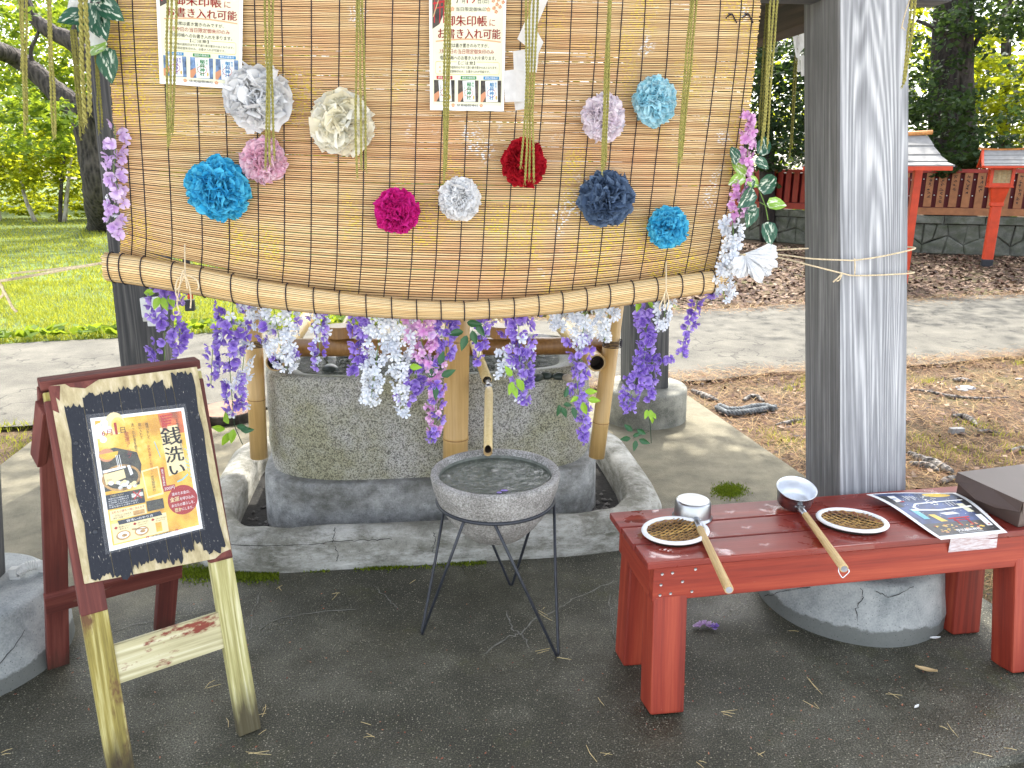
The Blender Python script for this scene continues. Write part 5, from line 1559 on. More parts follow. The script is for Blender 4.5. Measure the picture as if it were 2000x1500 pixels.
# ================================================================== THE A-BOARD SIGN
ZR = 0.96
RL = G(82, 745, ZR)
RR_ = RL + Vector((math.cos(R(36.7)), math.sin(R(36.7)), 0)) * 0.362
fFL, fFR = G(240, 1528), G(486, 1428)
fBL, fBR = G(113, 1297), G(320, 1229)
sign = thing('sign_board', 'weathered wooden A-frame sign with flaking black paint on its front board', 'sign board', (RL + RR_ + fFL + fFR) / 4 - Z * 0.45)
ax = (RR_ - RL).normalized()
fn_ = (fFR - fFL).cross(RL - fFL).normalized()
if fn_.dot(C0 - RL) < 0: fn_ = -fn_
ins = 0.026
beam('front_leg', fFL + Z * 0.0, RL + ax * ins - Z * 0.03, 0.058, 0.034, ax, M_SIGNYEL, sign, 0.003)
beam('front_leg', fFR + Z * 0.0, RR_ - ax * ins - Z * 0.03, 0.058, 0.034, ax, M_SIGNPALE, sign, 0.003)
def on_front(side, k, lift=0.0):
    a, b_ = ((RL + ax * ins), fFL) if side == 0 else ((RR_ - ax * ins), fFR)
    return a.lerp(b_, k) + fn_ * lift
# upper ends of the front legs still carry red paint: short sleeves of bare red timber behind the board
for sd2 in (0, 1):
    beam('leg_top', on_front(sd2, 0.575 if sd2 == 0 else 0.535, -0.001), on_front(sd2, 0.05, -0.001), 0.0588, 0.0352, ax, M_SIGNRED, sign, 0.003)
k0 = 0.715
beam('front_rail', on_front(0, k0, -0.004) + ax * 0.02, on_front(1, k0, -0.004) - ax * 0.02, 0.095, 0.026, RL - fFL, M_SIGNMIX, sign, 0.003)
bx = -fn_
back_shift = Vector((-ax.y, ax.x, 0)) * 0.04
BRL, BRR = RL + back_shift, RR_ + back_shift
beam('rear_leg', fBL, BRL + ax * 0.02 - Z * 0.03, 0.058, 0.034, ax, M_SIGNRED, sign, 0.003)
beam('rear_leg', fBR, BRR - ax * 0.03 - Z * 0.03, 0.058, 0.034, ax, M_SIGNRED, sign, 0.003)
def on_back(side, k): return ((BRL + ax * 0.02) if side == 0 else (BRR - ax * 0.03)).lerp((fBL, fBR)[side], k)
beam('rear_rail', on_back(0, 0.735) - ax * 0.03 + fn_ * 0.03, on_back(1, 0.745) + ax * 0.035 + fn_ * 0.03, 0.065, 0.026, RL - fBL, M_SIGNRED, sign, 0.003)
beam('top_rail', RL - ax * 0.006 + back_shift * 0.6 - Z * 0.012, RR_ + ax * 0.006 + back_shift * 0.6 - Z * 0.012, 0.055, 0.024, back_shift, M_SIGNRED, sign, 0.003)
beam('side_brace', on_front(0, 0.06, -0.02) - ax * 0.03, on_back(0, 0.24) - ax * 0.03, 0.05, 0.022, Z, M_SIGNRED, sign, 0.003)
# plywood board
lift = 0.024
def FP(px, py, l=0.0): return PL(px, py, RL + fn_ * (lift + l), fn_)
bc = [FP(95, 754), FP(385, 716), FP(454, 1085), FP(165, 1141)]
b = MB()
bx_ = [c - fn_ * 0.012 for c in bc]
b.add(bc + bx_, [(0, 1, 2, 3), (7, 6, 5, 4), (0, 4, 5, 1), (1, 5, 6, 2), (2, 6, 7, 3), (3, 7, 4, 0)])
ctr = sum(bc, Vector()) / 4
brd = b.build('board', M_PLY, None, bevel=0.002)


brd.parent = sign
brd.location = -wloc(sign)
def BD(u, v, l=0.0): return bil(bc, u, v) + fn_ * l
b = MB()      # red-painted bare edges left on the plywood
for q in ([(-.004, .0), (.07, .005), (.05, .08), (.03, .06), (.035, .14), (-.004, .12)], [(.1, .0), (.32, -.002), (.22, .035), (.13, .02)], [(.86, 1.004), (1.0, 1.0), (.995, .965), (.93, .975)]):
    b.add([BD(u, v, 0.0008) for u, v in q], [tuple(reversed(range(len(q))))])
b.build('red_paint', M_SIGNRED, sign)['kind'] = 'stuff'
# the black painted boards, ragged at both ends
rr = random.Random(21)
edges_u = [0.07, 0.19, 0.31, 0.43, 0.56, 0.655, 0.74, 0.80, 0.955]
tops = [0.115, 0.07, 0.07, 0.06, 0.065, 0.05, 0.085, 0.025]
bots = [0.985, 1.0, 0.955, 0.955, 0.975, 0.925, 0.90, 0.965]
for i in range(8):
    u0, u1 = edges_u[i] + 0.0018, edges_u[i + 1] - 0.0018
    b = MB()
    nseg = max(5, int((u1 - u0) / 0.011))
    T, B_ = [], []
    for k in range(nseg + 1):
        u = u0 + (u1 - u0) * k / nseg
        T.append((u, tops[i] + rr.uniform(-.014, .014)))
        B_.append((u, bots[i] + rr.uniform(-.022, .022)))
    if i == 0:
        L_ = [(u0 + rr.uniform(-.012, .012) - (0.018 if k > 1 else -0.01), 0.14 + k * 0.14) for k in range(7)]
    else: L_ = []
    if i == 7:
        Rr = [(u1 + rr.uniform(-.012, .014), 0.1 + k * 0.12) for k in range(8)]
    else: Rr = []
    loop = L_[::-1] + T + Rr + B_[::-1]
    th = 0.0022
    n2 = len(loop)
    vs = [BD(u, v, th + 0.0004 * (i % 3)) for u, v in loop] + [BD(u, v, 0.0003) for u, v in loop]
    b.add(vs, [tuple(reversed(range(n2)))] + [(k, (k + 1) % n2, n2 + (k + 1) % n2, n2 + k) for k in range(n2)])
    o = b.build('painted_strip', M_BLACK, sign)
for u, v in ((0.10, 0.30), (0.93, 0.26), (0.12, 0.75)):
    b = MB()
    c = BD(u, v, 0.0034)
    a_ = fn_.orthogonal().normalized()
    b.lathe([(0.006, -0.001), (0.005, 0.0008), (0.002, 0.0002), (0.0005, 0)], 10, c, ax=fn_, A=a_, B=fn_.cross(a_))
    b.build('screw', M_IRON, sign)

# laminated poster on the board
pc = [FP(176, 817, 0.006), FP(359, 796, 0.006), FP(396, 1032, 0.006), FP(214, 1077, 0.006)]
post_ = thing('laminated_poster', 'golden laminated coin washing poster with big black characters stuck on the black board', 'poster', sum(pc, Vector()) / 4)
def pfn(u, v, l=0): return bil(pc, u, v) + fn_ * (0.0008 * l)
M_LAM = N('laminate_film'); M_LAM.set(base=(0.8, 0.8, 0.8), rough=0.12, alpha=0.07, spec=0.9); M_LAM.bump(M_LAM.noise(12, 3), 0.15, 0.01); M_LAM = M_LAM.m
b = MB(); b.grid(lambda s, t: pfn(s, t, -1), 8, 10); b.grid(lambda s, t: pfn(s, t, 0), 8, 10); b.build('paper', M_PAPER, post_)
b = MB(); b.grid(lambda s, t: pfn(-0.045 + s * 1.07, -0.03 + t * 1.045, 4.6), 10, 12); b.build('lamination', M_LAM, post_, smooth=True)
def gold_mat():
    m = N('golden_poster_print')
    c = m.ramp(m.noise(12, 5, 0.6), [(0.35, (0.52, 0.25, 0.008)), (0.5, (0.74, 0.44, 0.03)), (0.66, (0.84, 0.66, 0.2))])
    m.set(base=c, rough=0.4)
    return m.m
M_GOLD = gold_mat()
M_GOLDP = plain('pale_gold_print', (0.80, 0.66, 0.34), 0.4, var=0.1, scale=30, bump=0)
M_GATE = plain('vermilion_gate_print', (0.55, 0.12, 0.02), 0.4, var=0.5, scale=40, bump=0)
M_DKP = plain('dark_green_print', (0.035, 0.035, 0.02), 0.4, var=0.9, scale=90, bump=0)
M_NAVYP = inkm('navy_print', (0.02, 0.03, 0.045), 0.4)
M_BASKP = plain('basket_print', (0.42, 0.24, 0.07), 0.4, var=0.5, scale=80, bump=0)
M_COIN = plain('coin_print', (0.55, 0.54, 0.5), 0.4, var=0.4, scale=150, bump=0)
M_AQUA = inkm('aqua_splash_print', (0.22, 0.5, 0.55))
P = Print(pfn)
P.rect(0.04, 0.025, 0.965, 0.965, M_GOLD, 1, sub=10)
P.poly([(0.70, 0.025), (0.965, 0.025), (0.965, 0.2), (0.78, 0.2), (0.71, 0.12)], M_GATE, 1.5)
for k in range(4):
    P.line([(0.72 + .012 * k, 0.05 + .022 * k), (0.86 - .01 * k, 0.045 + .022 * k)], 0.012, M_REDI, 2)
    P.line([(0.735 + .014 * k, 0.05 + .02 * k), (0.735 + .014 * k, 0.17)], 0.01, M_REDI, 2)
P.disc(0.24, 0.06, 0.10, 0.085, M_GOLDP, 1.4); P.disc(0.27, 0.075, 0.07, 0.06, M_GOLD, 1.6)
for x, y, r in ((0.08, 0.08, .05), (0.13, 0.05, .04), (0.07, 0.13, .045), (0.16, 0.1, .04), (0.1, 0.17, .035)): P.disc(x, y, r, r * .7, M_WHT, 1.8)
P.text('6月', 0.09, 0.10, 0.20, 0.145, M_REDINK, 2.6); P.text('1', 0.228, 0.055, 0.254, 0.145, M_REDINK, 2.6); P.text('日', 0.285, 0.095, 0.335, 0.14, M_INK, 2.6)
for t_, u, v0, v1, m in (('お金を清め、福を招く', 0.885, 0.085, 0.375, M_INK), ('銭洗いをして、', 0.55, 0.085, 0.235, M_INK), ('お持ち帰りください。', 0.535, 0.26, 0.49, M_REDINK), ('袋に入れて', 0.475, 0.08, 0.205, M_INK), ('洗ったお金を使うと', 0.40, 0.075, 0.33, M_INK), ('金運アップ', 0.315, 0.13, 0.335, M_REDINK), ('します。', 0.318, 0.345, 0.43, M_INK)):
    w = 0.052 if t_ == '金運アップ' else 0.034
    P.text(t_, u, v0, u + w, v1, m, 3, vertical=True)
P.poly([(0.70, 0.14), (0.9, 0.13), (0.93, 0.5), (0.72, 0.53)], M_GOLDP, 1.8)
P.text('銭', 0.695, 0.145, 0.915, 0.285, M_INK, 3, bold=2); P.text('洗', 0.71, 0.30, 0.91, 0.425, M_INK, 3, bold=2); P.text('い', 0.735, 0.45, 0.90, 0.525, M_INK, 3, bold=2)
for k in range(9): P.line([(0.93 + .03 * math.sin(k * 1.1), 0.33 + .028 * k), (0.96 + .015 * math.sin(k * 1.7 + 1), 0.355 + .028 * k)], 0.006, M_AQUA, 2)
P.line([(0.8, 0.585), (0.86, 0.575), (0.93, 0.54)], 0.012, M_AQUA, 2); P.line([(0.62, 0.24), (0.64, 0.30), (0.66, 0.37)], 0.008, M_AQUA, 2)
# photo of the basket with notes and coins
P.poly([(0.04, 0.255), (0.20, 0.24), (0.42, 0.30), (0.45, 0.40), (0.40, 0.55), (0.04, 0.56)], M_DKP, 1.4)
P.disc(0.13, 0.27, 0.10, 0.055, M_GOLD, 1.8, a0=0, a1=PI); P.disc(0.11, 0.29, 0.08, 0.05, M_SKIN, 1.6)
for x in (0.2, 0.215, 0.235): P.line([(x, 0.3), (x + .01, 0.42)], 0.006, M_CARDP, 2)
P.disc(0.225, 0.475, 0.20, 0.10, M_BASKP, 1.9, 28); P.disc(0.225, 0.475, 0.175, 0.082, M_DKP, 2.1, 28)
P.poly([(0.05, 0.43), (0.26, 0.415), (0.27, 0.48), (0.06, 0.51)], M_GOLDP, 2.4); P.poly([(0.045, 0.40), (0.28, 0.39), (0.285, 0.405), (0.05, 0.42)], M_CARDP, 2.3)
P.text('壱万円', 0.075, 0.47, 0.125, 0.485, M_INK, 2.8); P.poly([(0.30, 0.39), (0.33, 0.39), (0.35, 0.46), (0.32, 0.47)], M_CARDP, 2.4)
rr = random.Random(2)
for k in range(16): P.disc(0.10 + 0.26 * rr.random(), 0.50 + 0.055 * rr.random(), 0.024, 0.014, (M_COIN, M_WHT, M_GOLDP)[k % 3], 2.6 + 0.02 * k, 12)
P.rect(0.04, 0.585, 0.43, 0.695, M_NAVYP, 1.8); P.rect(0.29, 0.585, 0.43, 0.66, M_DKP, 2.2); P.rect(0.30, 0.61, 0.42, 0.64, M_COIN, 2.4)
P.line([(0.32, 0.595), (0.40, 0.655)], 0.01, M_REDI, 2.8); P.line([(0.40, 0.595), (0.32, 0.655)], 0.01, M_REDI, 2.8)
P.text('ご注意ください', 0.085, 0.592, 0.22, 0.606, M_GOLDP, 2.6)
for k in range(5): P.text(('本来の川は神域のため', 'お守り洗いは会場のみで', 'ご利用ください。', '紙をしっかり水で清めて持ち帰り', 'お金を使うとお清めします。')[k], 0.06, 0.613 + .0155 * k, 0.27 if k < 3 else 0.36, 0.624 + .0155 * k, M_WHT, 2.6)
# money pouch, price tag, red circle
P.poly([(0.435, 0.45), (0.62, 0.435), (0.635, 0.66), (0.46, 0.67)], M_GOLDP, 2); P.poly([(0.45, 0.46), (0.61, 0.447), (0.62, 0.645), (0.47, 0.655)], M_GOLD, 2.3)
P.text('伏見稲荷神社', 0.525, 0.50, 0.56, 0.625, M_INK, 2.8, vertical=True)
P.rect(0.635, 0.45, 0.68, 0.62, M_REDINK, 2); P.text('銭洗い袋志納料', 0.645, 0.465, 0.668, 0.60, M_WHT, 2.6, vertical=True)
P.rect(0.64, 0.60, 0.77, 0.645, M_REDINK, 2.2); P.text('200円', 0.65, 0.61, 0.76, 0.636, M_WHT, 2.8)
P.disc(0.83, 0.735, 0.165, 0.118, M_REDINK, 2, 36)
P.text('清めたお金は、', 0.72, 0.665, 0.92, 0.69, M_WHT, 2.8); P.text('金運', 0.69, 0.70, 0.79, 0.738, M_GOLDP, 2.8, bold=1); P.text('を呼び込み、', 0.80, 0.712, 0.965, 0.738, M_WHT, 2.8)
P.text('あなたの暮らしを、', 0.70, 0.755, 0.955, 0.78, M_WHT, 2.8); P.text('豊か', 0.725, 0.79, 0.80, 0.822, M_GOLDP, 2.8, bold=1); P.text('にします。', 0.81, 0.797, 0.93, 0.82, M_WHT, 2.8)
P.rect(0.055, 0.705, 0.43, 0.78, M_GOLDP, 1.8); P.text('お札も小銭も一緒に洗えます', 0.075, 0.712, 0.415, 0.732, M_REDINK, 2.6)
P.text('一万円札などのお札も', 0.08, 0.742, 0.27, 0.757, M_INK, 2.6); P.text('清めて金運アップ！', 0.08, 0.76, 0.25, 0.774, M_INK, 2.6); P.rect(0.29, 0.742, 0.41, 0.775, M_BASKP, 2.6)
P.rect(0.44, 0.69, 0.62, 0.77, M_DKP, 1.8)
P.rect(0.055, 0.805, 0.63, 0.955, M_GOLDP, 1.8); P.poly([(0.12, 0.79), (0.57, 0.785), (0.59, 0.82), (0.13, 0.822)], M_NAVYP, 2.2)
P.text('銭洗いのやり方', 0.21, 0.795, 0.49, 0.815, M_WHT, 2.8)
for k, x in enumerate((0.075, 0.27, 0.46)):
    P.poly([(x, 0.84), (x + .02, 0.828), (x + .04, 0.84), (x + .02, 0.852)], M_REDINK, 2.4)
    P.text(('銭を籠に入れます', '柄杓で水を汲み', '水気を拭き取り')[k], x + .05, 0.833, x + 0.165, 0.845, M_INK, 2.6); P.text(('清めます', 'お金を清めます', '持ち帰ります')[k], x + .05, 0.85, x + 0.15, 0.861, M_INK, 2.6)
for x in (0.16, 0.35):
    P.disc(x, 0.905, 0.075, 0.035, M_BASKP, 2.4, 24); P.disc(x, 0.903, 0.058, 0.025, M_CARDP, 2.6, 20); P.disc(x + .01, 0.907, 0.03, 0.012, M_BASKP, 2.8, 12)
P.line([(0.25, 0.875), (0.40, 0.895)], 0.01, M_BASKP, 2.8); P.rect(0.5, 0.868, 0.565, 0.94, M_GOLD, 2.4)
P.text('伏見稲荷神社', 0.44, 0.957, 0.66, 0.972, M_INK, 2.6)
for x in (0.385, 0.70):
    P.line([(x, 0.957), (x + .03, 0.957)], 0.005, M_REDI, 2.6); P.line([(x + .006, 0.957), (x + .005, 0.972)], 0.005, M_REDI, 2.6); P.line([(x + .024, 0.957), (x + .025, 0.972)], 0.005, M_REDI, 2.6)
P.build(post_)

# ================================================================== THE RED BENCH AND WHAT LIES ON IT
ZT = 0.45
A0 = G(1266, 1101, ZT)
E1 = Vector((math.cos(R(9.9)), math.sin(R(9.9)), 0))
E2 = Vector((-E1.y, E1.x, 0))
def BE(x, y, z=0.0): return A0 + E1 * x + E2 * y + Z * z
bench = thing('bench', 'dark red stained wooden bench with thick square legs', 'bench', BE(0.66, 0.16, -ZT))
LB, WB = 1.37, 0.325
for k in range(3):
    w = WB / 3 - 0.004
    beam('plank', BE(-0.004 * k, (k + 0.5) * WB / 3, -0.0105), BE(LB + 0.003 * k, (k + 0.5) * WB / 3, -0.0105), w, 0.021, E2, M_REDTOP, bench, 0.004)
for y in (0.028, WB - 0.028):
    beam('apron', BE(0.022, y, -0.073), BE(LB - 0.022, y, -0.073), 0.103, 0.03, Z, M_RED, bench, 0.003)
for x in (0.035, LB - 0.035):
    beam('end_apron', BE(x, 0.045, -0.074), BE(x, WB - 0.045, -0.074), 0.101, 0.027, Z, M_RED, bench, 0.003)
for x0, y0, x1, y1 in ((0.062, 0.0, 0.078, 0.072), (0.058, 0.228, 0.074, 0.25), (1.186, -0.012, 1.19, 0.072), (1.156, 0.198, 1.165, 0.25)):
    beam('leg', BE(x0, y0, -ZT), BE(x1, y1, -0.022), 0.098, 0.086, E1, M_RED, bench, 0.006)
for x, z in ((0.046, -.042), (0.075, -.041), (0.140, -.036), (0.044, -.074), (0.105, -.070), (0.043, -.105), (0.073, -.103), (0.134, -.103)):
    b = MB(); c = BE(x, 0.0128, z)
    b.lathe([(0.0046, -0.001), (0.0042, 0.0008), (0.0018, 0.0001), (0.0004, 0.0001)], 10, c, ax=-E2, A=E1, B=Z)
    b.build('screw', M_ALU, bench)
def basket(label, cpx, cpy, ru, rv, tilt, seed):
    c = G(cpx, cpy, ZT + 0.012)
    ru, rv = ru * 1.05, rv * 1.05
    o = thing('woven_basket', label, 'basket', c - Z * 0.012, 'shallow woven baskets on the bench')
    ca, sa = math.cos(tilt), math.sin(tilt)
    Xb, Yb = E1 * ca + E2 * sa, E2 * ca - E1 * sa
    rr = random.Random(seed)
    b = MB()
    def hgt(x, y): return -0.006 + 0.010 * ((x / ru) ** 2 + (y / rv) ** 2)
    nw = 21
    for j in range(nw):                     # weavers, over and under the stakes
        y = -rv + 2 * rv * (j + 0.5) / nw
        hw = ru * math.sqrt(max(0.0, 1 - (y / rv) ** 2)) * 0.99
        if hw < 0.012: continue
        pts = []
        n = 34
        for i in range(n + 1):
            x = -hw + 2 * hw * i / n
            pts.append((x, y + 0.0016 * math.sin(7 * x / ru + seed), hgt(x, y) + 0.0024 * math.sin(PI * (x / 0.0150 + j * 0.72))))
        wd = rv / nw * rr.uniform(0.8, 1.05)
        vs = []
        for x, yy, z in pts: vs += [c + Xb * x + Yb * (yy - wd) + Z * (z), c + Xb * x + Yb * yy + Z * (z + 0.0016), c + Xb * x + Yb * (yy + wd) + Z * z]
        fs = []
        for i in range(n): fs += [(3 * i, 3 * i + 1, 3 * i + 4, 3 * i + 3), (3 * i + 1, 3 * i + 2, 3 * i + 5, 3 * i + 4)]
        b.add(vs, fs)
    ns = int(2 * ru / 0.0150)
    for i in range(ns):
        x = -ru + 2 * ru * (i + 0.5) / ns
        hw = rv * math.sqrt(max(0.0, 1 - (x / ru) ** 2)) * 0.99
        vs = []
        for k in range(9):
            y = -hw + 2 * hw * k / 8
            vs += [c + Xb * (x - 0.0016) + Yb * y + Z * (hgt(x, y) - .002), c + Xb * (x + 0.0016) + Yb * y + Z * (hgt(x, y) - .002)]
        b.add(vs, [(2 * k, 2 * k + 1, 2 * k + 3, 2 * k + 2) for k in range(8)])
    w_ = b.build('weave', M_WEAVE, o)
    w_['kind'] = 'stuff'
    b = MB(); n = 60
    b.add([c + Xb * ru * 0.97 * math.cos(2 * PI * i / n) + Yb * rv * 0.97 * math.sin(2 * PI * i / n) - Z * 0.0095 for i in range(n)], [tuple(range(n))])
    b.build('backing', M_BAMEND, o)
    b = MB()
    def rim(s, t):
        a = 2 * PI * s; q = 2 * PI * t
        w = 1 + 0.010 * math.sin(26 * a + q)
        d = Xb * math.cos(a) * ru + Yb * math.sin(a) * rv
        dn = d.normalized()
        return c + d * 1.015 + dn * (0.0078 * math.cos(q) * w) + Z * (0.004 + 0.0050 * math.sin(q) * w)
    b.grid(rim, 104, 10, wrap=True)
    b.build('rim', M_RIMW, o, smooth=True)
basket('woven brown basket with white rim at the left end of the bench', 1319, 1038, 0.0865, 0.073, 0.25, 1)
basket('woven brown basket with white rim in the middle of the bench, by the printed sheet', 1664, 1018, 0.0865, 0.068, -0.45, 2)
def ladle(label, cpx, cpy, up, hpx, hpy, hook):
    r, h = 0.0475, 0.056
    K = 1.13
    zc = ZT + 0.001 if not up else ZT + 0.012
    o_ = G(cpx, cpy, ZT + h * 0.5)
    c = Vector((o_.x, o_.y, zc))
    o = thing('metal_ladle', label, 'ladle', c, 'metal ladles on the bench')
    tip = G(hpx, hpy, ZT + (0.018 if not up else 0.012))
    b = MB()
    tl = Vector((0, 0, 1))
    hd = (tip - c); hd.z = 0; hd.normalize()
    if up: tl = (Z + hd * 0.28).normalized()
    A_ = hd - tl * hd.dot(tl); A_.normalize(); B_ = tl.cross(A_)
    if not up:
        prof = [(q * K, z_) for q, z_ in ((0.052, 0.0), (0.0525, 0.003), (0.049, 0.005), (0.048, 0.012), (0.0465, h - 0.006), (0.043, h - 0.001), (0.039, h), (0.034, h - 0.0015), (0.001, h - 0.001))]
        b.lathe(prof, 48, c, ax=tl, A=A_, B=B_)
        b.build('cup', M_ALU, o, smooth=True)
    else:
        prof = [(q * K, z_) for q, z_ in ((0.001, 0.0), (0.040, 0.0), (0.0445, 0.004), (0.048, 0.035), (0.0495, h - 0.004), (0.053, h - 0.002), (0.0535, h), (0.052, h + 0.001))]
        b.lathe(prof, 48, c, ax=tl, A=A_, B=B_)
        b.build('cup', M_ALU, o, smooth=True)
        b = MB(); b.lathe([(q * K, z_) for q, z_ in ((0.052, h + 0.001), (0.048, h - 0.004), (0.0465, 0.03), (0.043, 0.006), (0.036, 0.003), (0.001, 0.003))], 48, c, ax=tl, A=A_, B=B_); b.build('inside', M_ALUIN, o, smooth=True)
    h0 = c + A_ * 0.053 + tl * (h * 0.45 if up else h * 0.25)
    b = MB(); b.tube([h0 - A_ * 0.002, h0 + A_ * 0.012, h0.lerp(tip, 0.14)], [0.012, 0.010, 0.009], 14); b.build('socket', M_ALU, o, smooth=True)
    L_ = (tip - h0).length
    b = MB(); b.tube([Vector((0, 0, -L_ * .43)), Vector((0, 0, 0)), Vector((0, 0, L_ * .425)), Vector((0, 0, L_ * .43))], [0.0095, 0.0105, 0.0115, 0.0102], 16)
    hb_ = b.build('handle', M_HANDLE, None, smooth=False)
    d_ = (tip - h0).normalized(); x_ = d_.orthogonal().normalized()
    M_ = Matrix((x_, d_.cross(x_), d_)).transposed().to_4x4(); M_.translation = h0.lerp(tip, 0.57) - wloc(o)
    hb_.parent = o; hb_.matrix_local = M_
    b = MB(); b.tube([tip, tip + d_ * 0.0012], 0.0085, 14); b.build('end_cap', M_GREYROCK, o)
    for k in (-1, 1):
        b = MB(); cc = h0 + B_ * 0.012 * k - A_ * 0.002
        b.lathe([(0.004, 0), (0.0035, 0.002), (0.001, 0.003)], 8, cc, ax=A_, A=B_, B=tl); b.build('rivet', M_ALU, o)
    if hook:
        b = MB(); s_ = d_.cross(Z).normalized(); dn = -Z * 0.9 - d_ * 0.1
        rope(b, [tip - s_ * 0.010 - d_ * .01, tip - s_ * 0.0135 + dn * 0.008, tip - s_ * 0.008 + dn * 0.02, tip + dn * 0.03, tip + s_ * 0.008 + dn * 0.02, tip + s_ * 0.0135 + dn * 0.008, tip + s_ * 0.010 - d_ * .01], 0.0013, 6, 5)
        b.build('hook', M_ALUIN, o)
ladle('upturned aluminium ladle lying cup down behind the left basket', 1353, 993, False, 1424, 1152, False)
ladle('open aluminium ladle lying cup up with a wire hook on its handle', 1551, 972, True, 1649, 1111, True)
# printed festival sheet, curling at its far end
q0 = [G(1691, 968, ZT + .014), G(1866, 963, ZT + .014), G(1968, 1040, ZT + .006), G(1838, 1054, ZT + .006)]
flyer = thing('printed_sheet', 'curling night festival sheet with a red gate and yellow moon taped to the bench edge', 'poster', sum(q0, Vector()) / 4)
def ffn(u, v, l=0): return bil(q0, u, v) + Z * (0.0006 * l + 0.014 * math.sin(2.6 * v + 0.2) * (1 - v) * 1.5 + 0.003 * math.sin(5 * u + 4 * v) * (1 - v))
b = MB(); b.grid(lambda s, t: ffn(s, t, 0), 10, 16); b.grid(lambda s, t: ffn(s, t, -1), 10, 16); b.build('paper', M_PAPER, flyer)
M_NIGHT = plain('night_blue_print', (0.018, 0.045, 0.14), 0.3, var=0.9, scale=24, bump=0)
M_NIGHTK = plain('black_crowd_print', (0.02, 0.02, 0.022), 0.3, var=0.9, scale=80, bump=0)
M_MOON = plain('yellow_moon_print', (0.75, 0.5, 0.06), 0.3, var=0.2, scale=40, bump=0)
P = Print(ffn)
P.rect(0.05, 0.03, 0.95, 0.72, M_NIGHT, 1, sub=12); P.rect(0.05, 0.72, 0.95, 0.94, M_NIGHTK, 1, sub=5)
P.disc(0.72, 0.10, 0.16, 0.06, M_MOON, 1.6); P.rect(0.05, 0.10, 0.13, 0.40, M_NIGHTK, 1.5, sub=6); P.rect(0.87, 0.2, 0.95, 0.7, M_NIGHTK, 1.5, sub=6)
P.poly([(0.14, 0.12), (0.22, 0.12), (0.20, 0.28), (0.12, 0.29)], M_CARDP, 2); P.rect(0.17, 0.27, 0.22, 0.29, M_REDI, 2.2)
for i in range(4):
    for k in range(6 if i % 2 else 10): P.rect(0.30 + .035 * i, 0.13 + .012 * k, 0.318 + .035 * i, 0.138 + .012 * k, M_WHT, 2)
rr = random.Random(6)
for k in range(26):
    u, v = 0.48 + 0.12 * rr.random(), 0.12 + 0.26 * rr.random()
    P.line([(u, v), (u + rr.uniform(-.05, .05), v + rr.uniform(-.02, .03))], 0.012, M_WHT if k % 3 else M_CREAM, 2)
P.line([(0.24, 0.40), (0.30, 0.34), (0.55, 0.30), (0.92, 0.27)], 0.022, M_WHT, 2); P.line([(0.16, 0.46), (0.5, 0.48), (0.92, 0.44)], 0.03, M_WHT, 2)
P.line([(0.22, 0.40), (0.26, 0.46)], 0.03, M_WHT, 2)
for k in range(14): P.rect(0.68 + .04 * (k % 3), 0.31 + .02 * (k // 3), 0.69 + .04 * (k % 3), 0.325 + .02 * (k // 3), M_WHT, 2)
for k in range(60): P.disc(rr.uniform(.15, .9), rr.uniform(.05, .62), 0.006, 0.004, M_WHT, 2, 6)
P.poly([(0.14, 0.44), (0.22, 0.47), (0.24, 0.64), (0.16, 0.64)], M_AQUA, 2); P.poly([(0.28, 0.56), (0.36, 0.56), (0.42, 0.70), (0.33, 0.70)], M_MOON, 2); P.poly([(0.78, 0.36), (0.86, 0.36), (0.88, 0.56), (0.8, 0.56)], M_CREAM, 2)
P.poly([(0.44, 0.54), (0.62, 0.53), (0.68, 0.575), (0.5, 0.585)], M_CARDP, 2)
P.line([(0.46, 0.655), (0.74, 0.65)], 0.022, M_REDI, 2.2); P.line([(0.50, 0.695), (0.72, 0.69)], 0.014, M_REDI, 2.2)
for u in (0.53, 0.68): P.line([(u, 0.65), (u + .0, 0.80)], 0.02, M_REDI, 2.2)
for k in range(40): P.disc(rr.uniform(.1, .9), rr.uniform(.76, .90), rr.uniform(.008, .03), rr.uniform(.006, .014), rr.choice([M_MOON, M_MOON, M_ORNG, M_REDI, M_TAN]), 2, 8)
P.text('伏見稲荷神社', 0.36, 0.855, 0.70, 0.905, M_WHT, 2.8, bold=1)
for k in range(22): P.rect(0.36 + .016 * k, 0.918, 0.37 + .016 * k, 0.926, M_WHT, 2.4)
P.rect(0.84, 0.62, 0.92, 0.84, M_CARDP, 2, sub=3)
P.build(flyer)
M_TAPE = N('wrinkled_white_tape'); M_TAPE.set(base=M_TAPE.ramp(M_TAPE.noise(1.0, 5, .7, M_TAPE.map((30, 30, 160))), [(0.4, (0.55, 0.40, 0.40)), (0.55, (0.74, 0.70, 0.72))]), rough=0.3, alpha=0.93); M_TAPE = M_TAPE.m
b = MB()
tq = [BE(0.665, 0.03, 0.012), BE(0.815, 0.03, 0.012)]
def proj(px, py, off): return PL(px, py, BE(0, off), -E2)
t0, t1 = proj(1857, 1050, -0.003), proj(1950, 1038, -0.003)
t2, t3 = proj(1946, 1070, 0.0115), proj(1852, 1079, 0.0115)
bk0, bk1 = t0 + E2 * 0.02 + Z * 0.004, t1 + E2 * 0.02 + Z * 0.004
b.add([bk0, bk1, t1, t0, t2, t3], [(0, 1, 2, 3), (3, 2, 4, 5)])
tag(b.build('tape', M_TAPE, loc=t0), 'wide strip of wrinkled whitish tape holding the festival sheet on the bench edge', 'tape')
